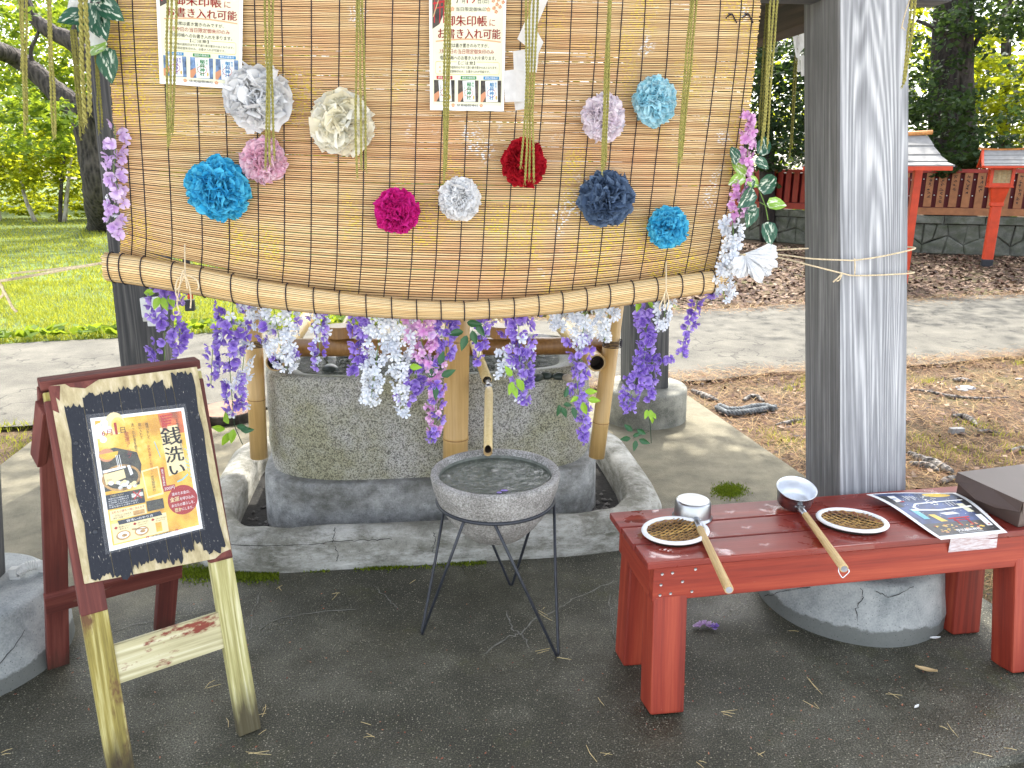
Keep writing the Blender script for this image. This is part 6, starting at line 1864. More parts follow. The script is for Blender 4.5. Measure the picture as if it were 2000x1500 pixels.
# brown lidded box at the right end
XB = (G(1988, 1031, ZT) - G(1866, 971, ZT)).normalized()
c0 = G(1866, 971, ZT); c1 = G(1988, 1031, ZT)
YB = Vector((-XB.y, XB.x, 0))
if YB.x < 0: YB = -YB
wB, hB = 0.31, 0.078
lenB = (c1 - c0).length
box = thing('lidded_box', 'dark brown card box with a tilted flap lid on the right end of the bench', 'box', c0)
b = MB(); m_ = c0 + XB * lenB / 2 + YB * wB / 2 + Z * (hB / 2 + 0.001)
b.box(m_, (lenB, wB, hB), XB, YB, Z)
b.build('box_body', M_BOX, box, bevel=0.002)
b = MB()
lt = [c0 + Z * (hB + 0.003) - XB * 0.004 - YB * 0.004, c1 + Z * (hB + 0.003) + XB * 0.004 - YB * 0.004, c1 + Z * (hB + 0.003) + XB * 0.004 + YB * (wB + .004), c0 + Z * (hB + 0.003) - XB * 0.004 + YB * (wB + .004)]
b.add(lt + [p + Z * 0.003 for p in lt], [(3, 2, 1, 0), (4, 5, 6, 7), (0, 1, 5, 4), (1, 2, 6, 5), (2, 3, 7, 6), (3, 0, 4, 7)])
b.build('lid', M_BOX, box)
b = MB()
f0, f1 = lt[0] + Z * .003, lt[1] + Z * .003
o0 = -YB * 0.018
fl_ = [f0, f0.lerp(f1, .5), f1, f1 - Z * 0.03 + o0 * .3, f0.lerp(f1, .72) - Z * 0.045 + o0, f0.lerp(f1, .42) - Z * 0.047 + o0 * 1.2, f0.lerp(f1, .06) - Z * 0.022 + o0]
b.add(fl_ + [p - YB * 0.0015 for p in fl_], [tuple(range(7)), tuple(range(13, 6, -1))] + [(i, (i + 1) % 7, 7 + (i + 1) % 7, 7 + i) for i in range(7)])
b.build('flap', M_BOX, box)
b = MB()
g0, g1 = lt[1] + Z * .003, lt[2] + Z * .003
ff = [g0, g1, g1 - Z * 0.035 + XB * 0.004, g0 - Z * 0.035 + XB * 0.004]
b.add(ff + [p + XB * 0.0015 for p in ff], [(0, 1, 2, 3), (7, 6, 5, 4), (0, 3, 7, 4), (3, 2, 6, 7)])
b.build('flap', M_BOX, box)
# ================================================================== FIXTURES ROUND THE PAVILION
# outlet box and conduit on the back left post
bp = lp('BL', 0.9)
face = PL(330, 640, bp - V * 0.118, V)
def on_bl(px, py, d=0.121): return PL(px, py, bp - V * d, V)
ob_ = thing('outlet_box', 'white and grey outdoor outlet box on the back left post, half hidden by purple wisteria', 'outlet box', on_bl(292, 610))
c = (on_bl(279, 582, .14) + on_bl(309, 618, .14)) / 2
b = MB(); b.box(c, (0.085, 0.05, 0.105), U, V, Z); b.build('cover', M_GREYPLW, ob_, bevel=0.006)
b = MB(); b.box(c - Z * 0.062, (0.08, 0.046, 0.02), U, V, Z); b.build('base', M_GREYPL, ob_, bevel=0.004)
b = MB(); b.box(c - Z * 0.085 + U * 0.004, (0.05, 0.036, 0.028), U, V, Z); b.build('socket', M_GREYPLW, ob_, bevel=0.004)
cd = thing('conduit', 'dark thin conduit running down the back left post', 'conduit', on_bl(329, 640, .13))
b = MB(); rope(b, [on_bl(330, 500, .135), on_bl(330, 600, .135), on_bl(329, 630, .135), on_bl(322, 645, .135), on_bl(312, 640, .135)], 0.011, 8); b.build('pipe', M_DARKPL, cd, smooth=True)
# corrugated hose and its wall box at the foot of the left post
hs = thing('corrugated_hose', 'short white corrugated hose lying on the left concrete footing', 'hose', G(50, 1110, .24))
hp = [G(36, 1118, .235), G(52, 1107, .25), G(72, 1102, .25), G(83, 1106, .235), G(88, 1122, .2), G(88, 1135, .12)]
b = MB(); path_ = []
for i in range(len(hp) - 1):
    for k in range(10): path_.append(hp[i].lerp(hp[i + 1], k / 10))
path_.append(hp[-1])
sm_ = [path_[0]] + [(path_[i - 1] + path_[i] * 2 + path_[i + 1]) / 4 for i in range(1, len(path_) - 1)] + [path_[-1]]
b.tube(sm_, [0.0165 if i % 2 else 0.0135 for i in range(len(sm_))], 14); b.build('hose', M_GREYPL, hs)
b = MB(); c = G(28, 1118, .235); b.box(c, (0.024, 0.028, 0.032), U, V, Z); b.build('connector', M_GREYPL, hs, bevel=0.003)
b = MB(); b.box(G(32, 1127, .222), (0.03, 0.024, 0.008), U, V, Z); b.build('clip', M_GREYPL, hs, bevel=0.002)
# a flat pinkish wooden disc leaning low behind the bamboo frame
dp = G(449, 822, 0.0)
b = MB(); dc = G(447, 806, 0.03)
b.lathe([(0.001, 0.028), (0.17, 0.028), (0.178, 0.022), (0.18, 0.0), (0.176, -0.028), (0.001, -0.028)], 32, dc)
for i in range(len(b.m)): b.m[i] = 0 if i < 32 else 1
tag(b.build('round_slab', [plain('pink_cut_wood', (0.26, 0.14, 0.095), 0.8, var=0.15), M_BARK], loc=dc - Z * .028), 'flat round pinkish wood slab with dark bark edge on the ground left of the basin', 'wood slab')
# red and black hanging thing glimpsed behind the left bow
gt = AT(366, 470, 3.4)
rt_ = thing('hanging_tool', 'red and black tool hanging behind the blind, glimpsed through its left bow', 'tool', AT(370, 560, 3.4))
b = MB(); b.box(AT(360, 480, 3.4), (0.04, 0.02, 0.09), U, V, Z); b.box(AT(371, 573, 3.4), (0.022, 0.02, 0.05), U, V, Z); b.build('red_body', M_VERM, rt_, bevel=0.004)
b = MB(); b.box(AT(366, 530, 3.4), (0.03, 0.016, 0.2), U, V, Z); b.box(AT(371, 596, 3.4), (0.04, 0.03, 0.05), U, V, Z); b.build('black_body', M_IRON, rt_, bevel=0.004)
b = MB(); b.tube([AT(366, 470, 3.4), lp('BL', 2.0) + U * 1.0], 0.003, 5); b.build('cord', M_IRON, rt_)

# ================================================================== THE FAR SIDE: stone wall, red fence, lantern, notice kiosk
def leaf_cloud(centers, sizes, rngl, aspect=0.55, droop=0.3, flat_=0.0):
    """rhombic folded leaves at the given points: (verts, faces)"""
    n = len(centers)
    th = rngl.uniform(0, 2 * PI, n)
    d = np.stack([np.cos(th), np.sin(th), rngl.normal(-droop, 0.35, n)], 1)
    d /= np.linalg.norm(d, axis=1)[:, None]
    r = rngl.normal(0, 1, (n, 3)); r[:, 2] += 1.2 + flat_
    s = np.cross(d, r)
    s /= np.linalg.norm(s, axis=1)[:, None] + 1e-6
    L = sizes[:, None]
    c = np.asarray(centers)
    v = np.stack([c - d * L * .5, c + s * L * aspect * .5 + d * L * -.02, c + d * L * .5, c - s * L * aspect * .5 + d * L * -.02], 1).reshape(-1, 3)
    f = np.arange(4 * n).reshape(n, 4)
    return v, f
def blobs(rngl, spec, spread=0.35):
    """spec: (centre, radii, n) -> points clumped on and inside uneven ellipsoids"""
    out = []
    for c, rad, n in spec:
        m = max(4, n // 45)
        u = rngl.normal(0, 1, (m, 3)); u /= np.linalg.norm(u, axis=1)[:, None]
        q = rngl.uniform(0.25, 1.05, (m, 1)) ** 0.6
        cl = np.array(c) + u * q * np.array(rad)
        k = rngl.integers(0, m, n)
        p = cl[k] + rngl.normal(0, 1, (n, 3)) * np.array(rad) * spread * 0.42 * np.array([1, 1, .6])
        out.append(p)
    return np.concatenate(out)
def crown(parent, spec, size, mat, seed, name='crown', spread=0.35, aspect=0.55, droop=0.3):
    r_ = np.random.default_rng(seed)
    p = blobs(r_, spec, spread)
    v, f = leaf_cloud(p, r_.uniform(0.7, 1.35, len(p)) * size, r_, aspect, droop)
    return np_mesh(name, v - np.array(wloc(parent)), f, mat, parent)
def stone_wall(label, p0, p1, h, seed, cols):
    p0, p1 = Vector(p0), Vector(p1)
    e = (p1 - p0).normalized(); L = (p1 - p0).length
    nrm = Vector((e.y, -e.x, 0))
    if nrm.dot(C0 - p0) < 0: nrm = -nrm
    o = thing('stone_wall', label, 'wall', (p0 + p1) / 2, 'low stone walls under the red fence')
    rr = random.Random(seed)
    b = MB(); b.box((p0 + p1) / 2 - nrm * 0.22 + Z * h * .48, (L, 0.36, h * .96), e, nrm, Z); b.build('core', flat('dark_joint_earth', (0.02, 0.02, 0.016), 0.95) if 'dark_joint_earth' not in bpy.data.materials else bpy.data.materials['dark_joint_earth'], o)
    hc = 0.155
    def stone(poly, dep):
        b = MB()
        k = len(poly)
        cx_, cz_ = sum(p[0] for p in poly) / k, sum(p[1] for p in poly) / k
        def W(x, z, d): return p0 + e * x + Z * z + nrm * d
        sh = [(cx_ + (x - cx_) * .982, cz_ + (z - cz_) * .972) for x, z in poly]
        inn = [(cx_ + (x - cx_) * .82, cz_ + (z - cz_) * .78) for x, z in poly]
        b.add([W(x, z, -.06) for x, z in sh] + [W(x, z, dep * .55) for x, z in sh] + [W(x, z, dep + rr.uniform(-.01, .012)) for x, z in inn],
              [(i, (i + 1) % k, k + (i + 1) % k, k + i) for i in range(k)] + [(k + i, k + (i + 1) % k, 2 * k + (i + 1) % k, 2 * k + i) for i in range(k)] + [tuple(range(2 * k, 3 * k))])
        b.build('stone', M_WALLST, o)
    x = 0.0
    while x < L - .05:                       # squared coping course
        w = min(rr.uniform(.45, .72), L - x)
        stone([(x, h - hc), (x + w, h - hc), (x + w, h), (x, h)], .075)
        x += w
    w = L / cols
    hz = (h - hc) / 2
    j = lambda s: rr.uniform(-s, s)
    g = {}
    def pt(i, k):                           # zig-zag lattice of a polygonal course
        if (i, k) not in g: g[(i, k)] = ((i + (0.0 if k != 1 else .0)) * w + j(.07), k * hz + (0.10 * (1 if i % 2 else -1) if k == 1 else 0) + (j(.05) if k == 1 else 0))
        return g[(i, k)]
    for i in range(cols):
        xm = (i + .5) * w
        a, b_, c_, d_ = (i * w, 0), ((i + 1) * w, 0), pt(i + 1, 1), pt(i, 1)
        stone([a, b_, c_, d_], .05 + j(.015))
        a2, b2 = (i * w + j(.02), h - hc), ((i + 1) * w + j(.02), h - hc)
        if i % 2: stone([d_, c_, b2, a2], .05 + j(.015))
        else:
            m0, m1 = ((d_[0] + c_[0]) / 2 + j(.05), (d_[1] + c_[1]) / 2), (xm + j(.05), h - hc)
            stone([d_, m0, m1, a2], .05 + j(.015)); stone([m0, c_, b2, m1], .05 + j(.015))
    return o
W0, W1 = Vector((7.15, 15.15, -0.08)), Vector((11.6, 13.35, -0.08))
W2, W3 = Vector((4.6, 19.4, -0.08)), Vector((7.1, 15.6, -0.08))
stone_wall('mossy low stone wall behind the lantern, under the lettered red fence', W0, W1, 0.72, 1, 13)
stone_wall('dim low stone wall between the blind and the right post', W2, W3, 0.72, 2, 11)
def red_fence(label, p0, p1, z0, n, letters):
    p0, p1 = Vector((p0.x, p0.y, z0)), Vector((p1.x, p1.y, z0))
    e = (p1 - p0).normalized(); L = (p1 - p0).length
    nrm = Vector((e.y, -e.x, 0))
    if nrm.dot(C0 - p0) < 0: nrm = -nrm
    o = thing('red_fence', label, 'fence', (p0 + p1) / 2, 'red shrine fences on the stone wall')
    beam('bottom_rail', p0 + Z * 0.07, p1 + Z * 0.07, 0.13, 0.13, Z, M_FENSLAT if letters else M_FENRED, o, 0.006)
    beam('top_rail', p0 + Z * 0.80, p1 + Z * 0.80, 0.07, 0.1, Z, M_FENRED, o, 0.006)
    b = MB(); b.box((p0 + p1) / 2 - nrm * 0.05 + Z * 0.44, (L, 0.02, 0.64), e, nrm, Z); b.build('backing_board', M_FENDK, o)
    rr = random.Random(n)
    base = None
    for i in range(n):
        x = (i + .5) * L / n
        c = p0 + e * x + nrm * 0.03 + Z * (0.47 + rr.uniform(-.015, .015))
        b = MB(); b.box(c, (L / n * .62, 0.024, 0.66), e, nrm, Z)
        s = b.build('slat', M_FENSLAT if letters else M_FENRED, o)
        if letters:                         # brush-written column, too small to read
            q = MB()
            for k in range(rr.randint(4, 7)):
                zc = 0.22 - k * 0.075
                for _ in range(4):
                    u, v = rr.uniform(-.022, .022), rr.uniform(-.022, .022)
                    a = rr.choice((0, 0, PI / 2, .6, -.6))
                    du, dv = math.cos(a) * .018, math.sin(a) * .018
                    w_ = .0045
                    P_ = lambda uu, vv: c + e * uu + Z * (zc + vv) + nrm * 0.0135
                    q.add([P_(u - du - dv * .25, v - dv + du * .25), P_(u + du - dv * .25, v + dv + du * .25), P_(u + du + dv * .25, v + dv - du * .25), P_(u - du + dv * .25, v - dv - du * .25)], [(0, 1, 2, 3)])
            q.build('lettering', M_INK, s)['kind'] = 'stuff'
            for zz_ in (-.12, .17):
                q = MB(); q.lathe([(0.012, 0), (0.010, .008), (0.001, .011)], 8, c + e * (L / n * .5) + Z * zz_ - nrm * .03, ax=nrm, A=e, B=Z); q.build('bolt', M_GREYPLW, s)
    return o
red_fence('red shrine fence with lettered brown slats behind the lantern', W0 - Vector((0, 0, 0)), W1, 0.65, 23, True)
red_fence('plain red fence far back between the blind and the right post', W2, W3, 0.65, 22, False)

def curved_roof(b, c, ex, ey, hx, hy, rise, n=6, th=0.02, gap=0.006):
    """two concave slopes of board courses meeting at a ridge along ex"""
    for sg in (-1, 1):
        prof = []
        for i in range(n + 1):
            t = i / n
            prof.append((hy * (1 - t), rise * (t ** 1.7 * .75 + t * .25)))
        for i in range(n):
            (y0, z0), (y1, z1) = prof[i], prof[i + 1]
            pts = []
            for x in (-hx, hx):
                pts += [c + ex * x + ey * sg * y0 + Z * (z0 + .012), c + ex * x + ey * sg * y1 + Z * (z1 + .0), c + ex * x + ey * sg * y1 + Z * (z1 - th), c + ex * x + ey * sg * y0 + Z * (z0 - th + .012)]
            b.add(pts, [(0, 1, 5, 4), (1, 2, 6, 5), (2, 3, 7, 6), (3, 0, 4, 7), (0, 3, 2, 1), (4, 5, 6, 7)])
lb = G(1926, 520, -0.07)
lan = thing('wooden_lantern', 'vermilion wooden lantern on a tall post with a grey gabled roof, before the stone wall', 'lantern', lb)
LX = Vector((math.cos(R(-24)), math.sin(R(-24)), 0)); LY = Vector((-LX.y, LX.x, 0))
dL = (lb - C0).dot(FW)
mpx = dL / FPX
beam('post', lb + Z * 0.08, lb + Z * 1.02, 0.155, 0.155, LX, M_VERM, lan, 0.02)
beam('post_shoe', lb, lb + Z * 0.12, 0.165, 0.165, LX, M_IRON, lan, 0.012)
beam('neck', lb + Z * 1.02, lb + Z * 1.27, 0.17, 0.17, LX, M_VERM, lan, 0.012, w2=0.27, d2=0.27)
beam('collar', lb + Z * 0.97, lb + Z * 1.03, 0.19, 0.19, LX, M_VERM, lan, 0.008)
hc_ = lb + Z * 1.43
beam('floor_board', lb + Z * 1.265, lb + Z * 1.285, 0.36, 0.36, LX, M_VERM, lan, 0.004)

b = MB(); b.box(hc_, (0.27, 0.27, 0.28), LX, LY, Z); b.build('lamp_box', M_LATT, lan)
for sx in (-1, 1):
    for sy in (-1, 1): beam('corner_post', hc_ - Z * .145 + LX * .145 * sx + LY * .145 * sy, hc_ + Z * .155 + LX * .145 * sx + LY * .145 * sy, 0.045, 0.045, LX, M_VERM, lan, 0.003)
for a_, b2 in ((LX, LY), (LY, LX)):
    for s_ in (-1, 1):
        for z in (-.12, .13): beam('frame', hc_ + b2 * .146 * s_ - a_ * .122 + Z * z, hc_ + b2 * .146 * s_ + a_ * .122 + Z * z, 0.05, 0.03, Z, M_VERM, lan, 0.002)
        q = MB()
        for k in (-1, 0, 1): q.box(hc_ + b2 * .141 * s_ + a_ * .06 * k, (0.008, 0.008, 0.24) if a_ is LX else (0.008, 0.008, 0.24), LX, LY, Z)
        for z in (-.05, .04): q.box(hc_ + b2 * .141 * s_ + Z * z, (0.24, 0.01, 0.008), a_, b2, Z)
        q.build('lattice', M_TAN, lan)
b = MB(); curved_roof(b, hc_ + Z * .165, LX, LY, 0.30, 0.34, 0.25, 4, .018); b.build('roof', M_SHING, lan)
for s_ in (-1, 1):
    for sg in (-1, 1):
        b = MB()
        pts = [hc_ + Z * (.155 + .25 * (t ** 1.7 * .75 + t * .25)) + LX * .305 * s_ + LY * sg * .345 * (1 - t) for t in (0, .25, .5, .75, 1)]
        b.tube(pts, 0.022, 6); b.build('barge_board', M_VERM, lan)
for sg in (-1, 1): beam('eave_board', hc_ + Z * .150 + LY * sg * .335 - LX * .29, hc_ + Z * .150 + LY * sg * .335 + LX * .29, 0.035, 0.02, Z, M_VERM, lan, 0.002)
b = MB(); b.grid(lambda s, t: hc_ + Z * (.425 + .02 * (2 * s - 1) ** 2 + .022 * (t - .5)) + LX * (.37 * (2 * s - 1)) + LY * (.03 * math.cos(PI * t * 1.0) * (1 if t < 2 else 0)), 10, 3)
b.tube([hc_ + Z * (.418 + .02 * (i / 5) ** 2) + LX * .37 * i / 5 for i in range(-5, 6)], 0.016, 6); b.build('ridge', M_RIDGE, lan)
# roofed notice kiosk mostly hidden by the right post
kb_ = G(1738, 532, -0.08)
kb_ = Vector((4.93, 10.9, -0.085))
kio = thing('roofed_kiosk', 'small red roofed notice kiosk with pale boarded roof, mostly hidden behind the right post', 'kiosk', kb_)
KX = Vector((math.cos(R(-8)), math.sin(R(-8)), 0)); KY = Vector((-KX.y, KX.x, 0))
for s_ in (-1, 1): beam('post', kb_ + KX * .585 * s_, kb_ + KX * .585 * s_ + Z * 1.56, 0.10, 0.10, KX, M_VERM, kio, 0.006)
beam('tie_board', kb_ - KX * .5 + Z * 1.2, kb_ + KX * .5 + Z * 1.2, 0.5, 0.04, Z, M_FENRED, kio)
for sg in (-1, 1):
    pr = [(0.62 * (1 - i / 4), 1.60 + .40 * ((i / 4) ** 1.8 * .7 + i / 4 * .3)) for i in range(5)]
    for i in range(4):
        (y0, z0), (y1, z1) = pr[i], pr[i + 1]
        x0, x1 = 0.81 - .04 * i, 0.81 - .04 * (i + 1)
        b = MB()
        P4 = [kb_ + KX * -x0 + KY * sg * y0 + Z * (z0 + .01), kb_ + KX * x0 + KY * sg * y0 + Z * (z0 + .01), kb_ + KX * x1 + KY * sg * (y1 + .012 * 0) + Z * (z1 - .006), kb_ - KX * x1 + KY * sg * y1 + Z * (z1 - .006)]
        b.add(P4 + [p - Z * .022 for p in P4], [(0, 1, 2, 3), (7, 6, 5, 4), (0, 4, 5, 1), (1, 5, 6, 2), (2, 6, 7, 3), (3, 7, 4, 0)])
        b.build('roof_board', M_SHING, kio)
    beam('eave_board', kb_ - KX * .79 + KY * sg * .60 + Z * 1.57, kb_ + KX * .79 + KY * sg * .60 + Z * 1.57, 0.06, 0.04, Z, M_VERM, kio)
b = MB(); b.tube([kb_ + KX * .70 * i / 5 + Z * (2.01 + .025 * (i / 5) ** 2) for i in range(-5, 6)], 0.03, 8); b.build('ridge', M_RIDGE, kio)

# ================================================================== TREES AND WOOD
def limb(b, pts, radii, n=10, seed=0):
    rr = random.Random(seed)
    P, Q = [Vector(p) for p in pts], []
    Rr = []
    for i in range(len(P) - 1):
        a, p, q, c = P[max(i - 1, 0)], P[i], P[i + 1], P[min(i + 2, len(P) - 1)]
        for k in range(5):
            t = k / 5
            Q.append(0.5 * ((2 * p) + (q - a) * t + (2 * a - 5 * p + 4 * q - c) * t * t + (3 * p - a - 3 * q + c) * t ** 3))
            Rr.append((radii[i] * (1 - t) + radii[i + 1] * t) * rr.uniform(.93, 1.08))
    Q.append(P[-1]); Rr.append(radii[-1])
    b.tube(Q, Rr, n)
def tree(label, base, trunk, limbs, crowns, leaf, lsz, lmat, bmat, seed, group=None, name='broadleaf_tree', cat='tree', spread=.35, aspect=.55):
    o = thing(name, label, cat, base, group)
    b = MB(); limb(b, trunk[0], trunk[1], 12, seed); b.build('trunk', bmat, o, smooth=True)
    for k, (p, r) in enumerate(limbs):
        b = MB(); limb(b, p, r, 8, seed + k); b.build('branch', bmat, o, smooth=True)
    if crowns: crown(o, crowns, lsz, lmat, seed, spread=spread, aspect=aspect)
    return o
TY = 19.5
T = lambda px, py, y=TY: AT(px, py, y)
def rad(px, y=TY): return px * (y * 1.0) / FPX * .5
cher = tree('old leaning tree with furrowed dark bark and mossy forked branches on the lawn', G(206, 444), ([G(208, 447, -.15), G(206, 444), T(192, 370), T(178, 300), T(166, 235), T(172, 190)], [rad(78), rad(66), rad(52), rad(46), rad(44), rad(40)]),
    [([T(168, 240), T(150, 212), T(110, 180), T(70, 142), T(30, 112), T(-30, 90, TY - 1)], [rad(44), rad(44), rad(40), rad(36), rad(34), rad(30)]),
     ([T(172, 215), T(196, 200), T(205, 170), T(180, 130), T(140, 82), T(100, 62), T(62, 30), T(40, -20)], [rad(36), rad(36), rad(32), rad(32), rad(30), rad(28), rad(24), rad(20)]),
     ([T(185, 225), T(215, 215), T(240, 190), T(280, 120), T(300, 40)], [rad(40), rad(34), rad(30), rad(26), rad(22)]),
     ([T(140, 82), T(150, 50), T(170, 10), T(180, -40)], [rad(16), rad(14), rad(10), rad(8)]),
     ([T(70, 142), T(60, 100), T(75, 60), T(60, 20)], [rad(9), rad(7), rad(5), rad(3)])],
    [(T(120, 40, 23.5), (2.6, 1.6, 1.6), 2300), (T(50, 70, 23.5), (2.0, 1.5, 1.5), 1400), (T(180, 120, 23.0), (1.8, 1.3, 1.5), 1500), (T(50, 235, 17.0), (.9, .9, .75), 900), (T(110, 190, 23), (1.8, 1.2, 1.2), 1200), (T(40, 170, 22.5), (1.8, 1.2, 1.4), 1200), (T(75, 15, 17), (1.3, 1.0, .35), 300), (T(90, 270, 21), (1.6, 1.0, .8), 700), (T(400, 0, 19), (3, 2.5, 1.8), 2500)],
    None, 0.155, M_LEAFM, M_BARK, 5)
# shrubs and slim pale trunks at the far edge of the lawn
SH = [(-18.8, 24.8, 1.9, 'sunlit yellow-green shrub at the far left edge of the lawn'), (-16.6, 25.6, 2.0, 'sunlit yellow-green shrub behind the slim pale trunks, second from the left post'), (-14.4, 25.0, 2.0, 'bright shrub right behind the old leaning trunk'), (-12.0, 26.0, 2.2, 'bright shrub just right of the old leaning trunk, mostly behind the blind')]
for k, (x, y, h, lab) in enumerate(SH):
    o = thing('shrub', lab, 'shrub', (x, y, -.08), 'sunny shrubs at the far edge of the lawn')
    rr = random.Random(k)
    for q in range(3):
        b = MB(); dx = rr.uniform(-.5, .5)
        limb(b, [(x + dx, y - .6, -.1), (x + dx * 1.3 + rr.uniform(-.1, .1), y - .6, .8), (x + dx * 1.8, y - .3, 1.9)], [.07, .055, .03], 8, q)
        b.build('stem', M_BARKL if q < 2 else M_BARK, o, smooth=True)
    crown(o, [((x, y, h * .75), (1.5, 1.3, h * .55), 2300), ((x + .6, y - .3, h * .9), (.9, .9, .7), 800), ((x - .5, y + .3, h * 1.2), (1.0, 1.0, .8), 900), ((x, y + .5, .35), (1.5, .6, .4), 700)], 0.17, M_LEAFB, 60 + k)
# maples and pines over the fence on the right
def px_tree(label, px, y, toppx, r0, crowns, lmat, bmat, seed, lsz=.11, name='maple_tree', limbs=(), group=None):
    base = G(px, 500); f = y / base.y
    bx_, by_ = (px - 1000) / FPX * (y * math.cos(PITCH) + .4), y
    base = Vector((bx_, by_, -.08))
    tp = [base, AT(px + (toppx - px) * .4, 250, y), AT(toppx, 90, y), AT(toppx + 6, -160, y), AT(toppx + 10, -520, y)]
    return tree(label, base, (tp, [r0 * 1.25, r0, r0 * .9, r0 * .8, r0 * .5]), list(limbs), crowns, None, lsz, lmat, bmat, seed, group=group, name=name, aspect=.75)
GT = 'trees over the red fence'
px_tree('dark thick trunked pine nearest the right post, over the fence', 1845, 17.5, 1852, .36, [(Vector((9.5, 15.5, 8.5)), (3.2, 2.2, 1.8), 1900), (Vector((5.5, 15.0, 8.5)), (3.0, 2.2, 1.8), 1700), (Vector((8, 12.5, 9.5)), (3, 2.0, 1.2), 1300), (AT(1830, -200, 17.5), (2.6, 2.2, 1.8), 2500), (AT(1700, -150, 17.5), (2, 2, 1.5), 900)], M_LEAFDD, M_BARKD, 70, name='pine_tree', group=GT)  # high crown clumps out of view are added to shade the litter and fence
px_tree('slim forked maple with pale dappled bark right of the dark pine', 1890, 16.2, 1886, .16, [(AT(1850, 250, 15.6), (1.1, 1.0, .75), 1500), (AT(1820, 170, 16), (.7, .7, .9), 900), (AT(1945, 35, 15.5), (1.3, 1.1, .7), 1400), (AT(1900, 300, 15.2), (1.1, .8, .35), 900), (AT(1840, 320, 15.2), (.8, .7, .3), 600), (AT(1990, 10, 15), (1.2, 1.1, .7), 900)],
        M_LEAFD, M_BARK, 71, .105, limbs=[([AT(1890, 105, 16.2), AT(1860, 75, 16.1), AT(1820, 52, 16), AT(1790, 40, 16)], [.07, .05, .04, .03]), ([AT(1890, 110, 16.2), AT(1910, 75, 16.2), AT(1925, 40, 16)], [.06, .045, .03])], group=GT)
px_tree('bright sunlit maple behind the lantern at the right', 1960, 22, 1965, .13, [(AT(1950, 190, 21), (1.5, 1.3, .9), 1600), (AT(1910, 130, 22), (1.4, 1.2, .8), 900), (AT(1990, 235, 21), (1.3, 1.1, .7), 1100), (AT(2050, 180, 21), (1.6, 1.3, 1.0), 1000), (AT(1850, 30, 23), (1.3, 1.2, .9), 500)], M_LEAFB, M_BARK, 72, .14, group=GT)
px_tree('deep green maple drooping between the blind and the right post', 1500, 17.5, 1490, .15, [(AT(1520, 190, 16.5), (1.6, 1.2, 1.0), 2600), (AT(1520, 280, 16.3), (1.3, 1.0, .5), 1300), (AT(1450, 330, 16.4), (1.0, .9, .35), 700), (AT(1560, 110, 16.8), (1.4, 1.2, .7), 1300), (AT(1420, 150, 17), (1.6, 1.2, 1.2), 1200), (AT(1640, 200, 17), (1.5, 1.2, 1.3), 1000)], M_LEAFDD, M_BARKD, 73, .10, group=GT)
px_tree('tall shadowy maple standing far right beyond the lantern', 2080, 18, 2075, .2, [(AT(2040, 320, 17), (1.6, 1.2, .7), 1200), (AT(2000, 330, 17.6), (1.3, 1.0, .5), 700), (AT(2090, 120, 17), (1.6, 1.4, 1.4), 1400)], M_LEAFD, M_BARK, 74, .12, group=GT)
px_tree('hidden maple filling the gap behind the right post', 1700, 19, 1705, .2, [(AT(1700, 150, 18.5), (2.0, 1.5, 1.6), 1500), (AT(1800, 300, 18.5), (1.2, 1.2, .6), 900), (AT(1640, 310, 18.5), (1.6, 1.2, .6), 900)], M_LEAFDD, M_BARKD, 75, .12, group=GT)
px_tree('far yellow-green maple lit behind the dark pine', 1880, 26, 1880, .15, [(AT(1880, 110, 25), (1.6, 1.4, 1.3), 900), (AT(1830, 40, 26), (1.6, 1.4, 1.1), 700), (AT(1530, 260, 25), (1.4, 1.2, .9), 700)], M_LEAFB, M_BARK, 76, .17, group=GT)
# tall pine beside the path: it drops the needles and dapples the light behind the pavilion
tree('tall red pine standing beside the path at the right, its crown spreading over the path', Vector((5.6, 6.4, -.09)), ([Vector((5.6, 6.4, -.15)), Vector((5.65, 6.5, 2)), Vector((5.5, 6.9, 5)), Vector((5.2, 7.4, 8)), Vector((5.0, 7.6, 11))], [.30, .25, .22, .17, .08]),
    [([Vector((5.5, 6.9, 5)), Vector((4.2, 7.3, 5.9)), Vector((2.4, 7.6, 6.6))], [.12, .09, .04]), ([Vector((5.4, 7.1, 6.2)), Vector((3.4, 8.4, 7.4)), Vector((1.4, 8.8, 8.0))], [.12, .08, .04]), ([Vector((5.3, 7.3, 7)), Vector((6.6, 8.6, 7.8)), Vector((8, 9, 8.4))], [.1, .07, .03])],
    [((2.6, 7.4, 6.6), (1.5, 1.0, .5), 1300), ((1.2, 8.3, 7.6), (1.5, 1.1, .6), 1300), ((4.2, 7.4, 6.8), (1.3, 1.0, .5), 1100), ((5.2, 8.2, 8.6), (1.8, 1.4, .9), 1500), ((3.3, 9.2, 8.4), (1.5, 1.2, .6), 1200), ((7.2, 8.6, 8.2), (1.4, 1.2, .6), 1100), ((-.6, 9.4, 8.4), (1.4, 1.2, .6), 900)], None, .13, M_LEAFDD, M_BARKD, 90, name='pine_tree')
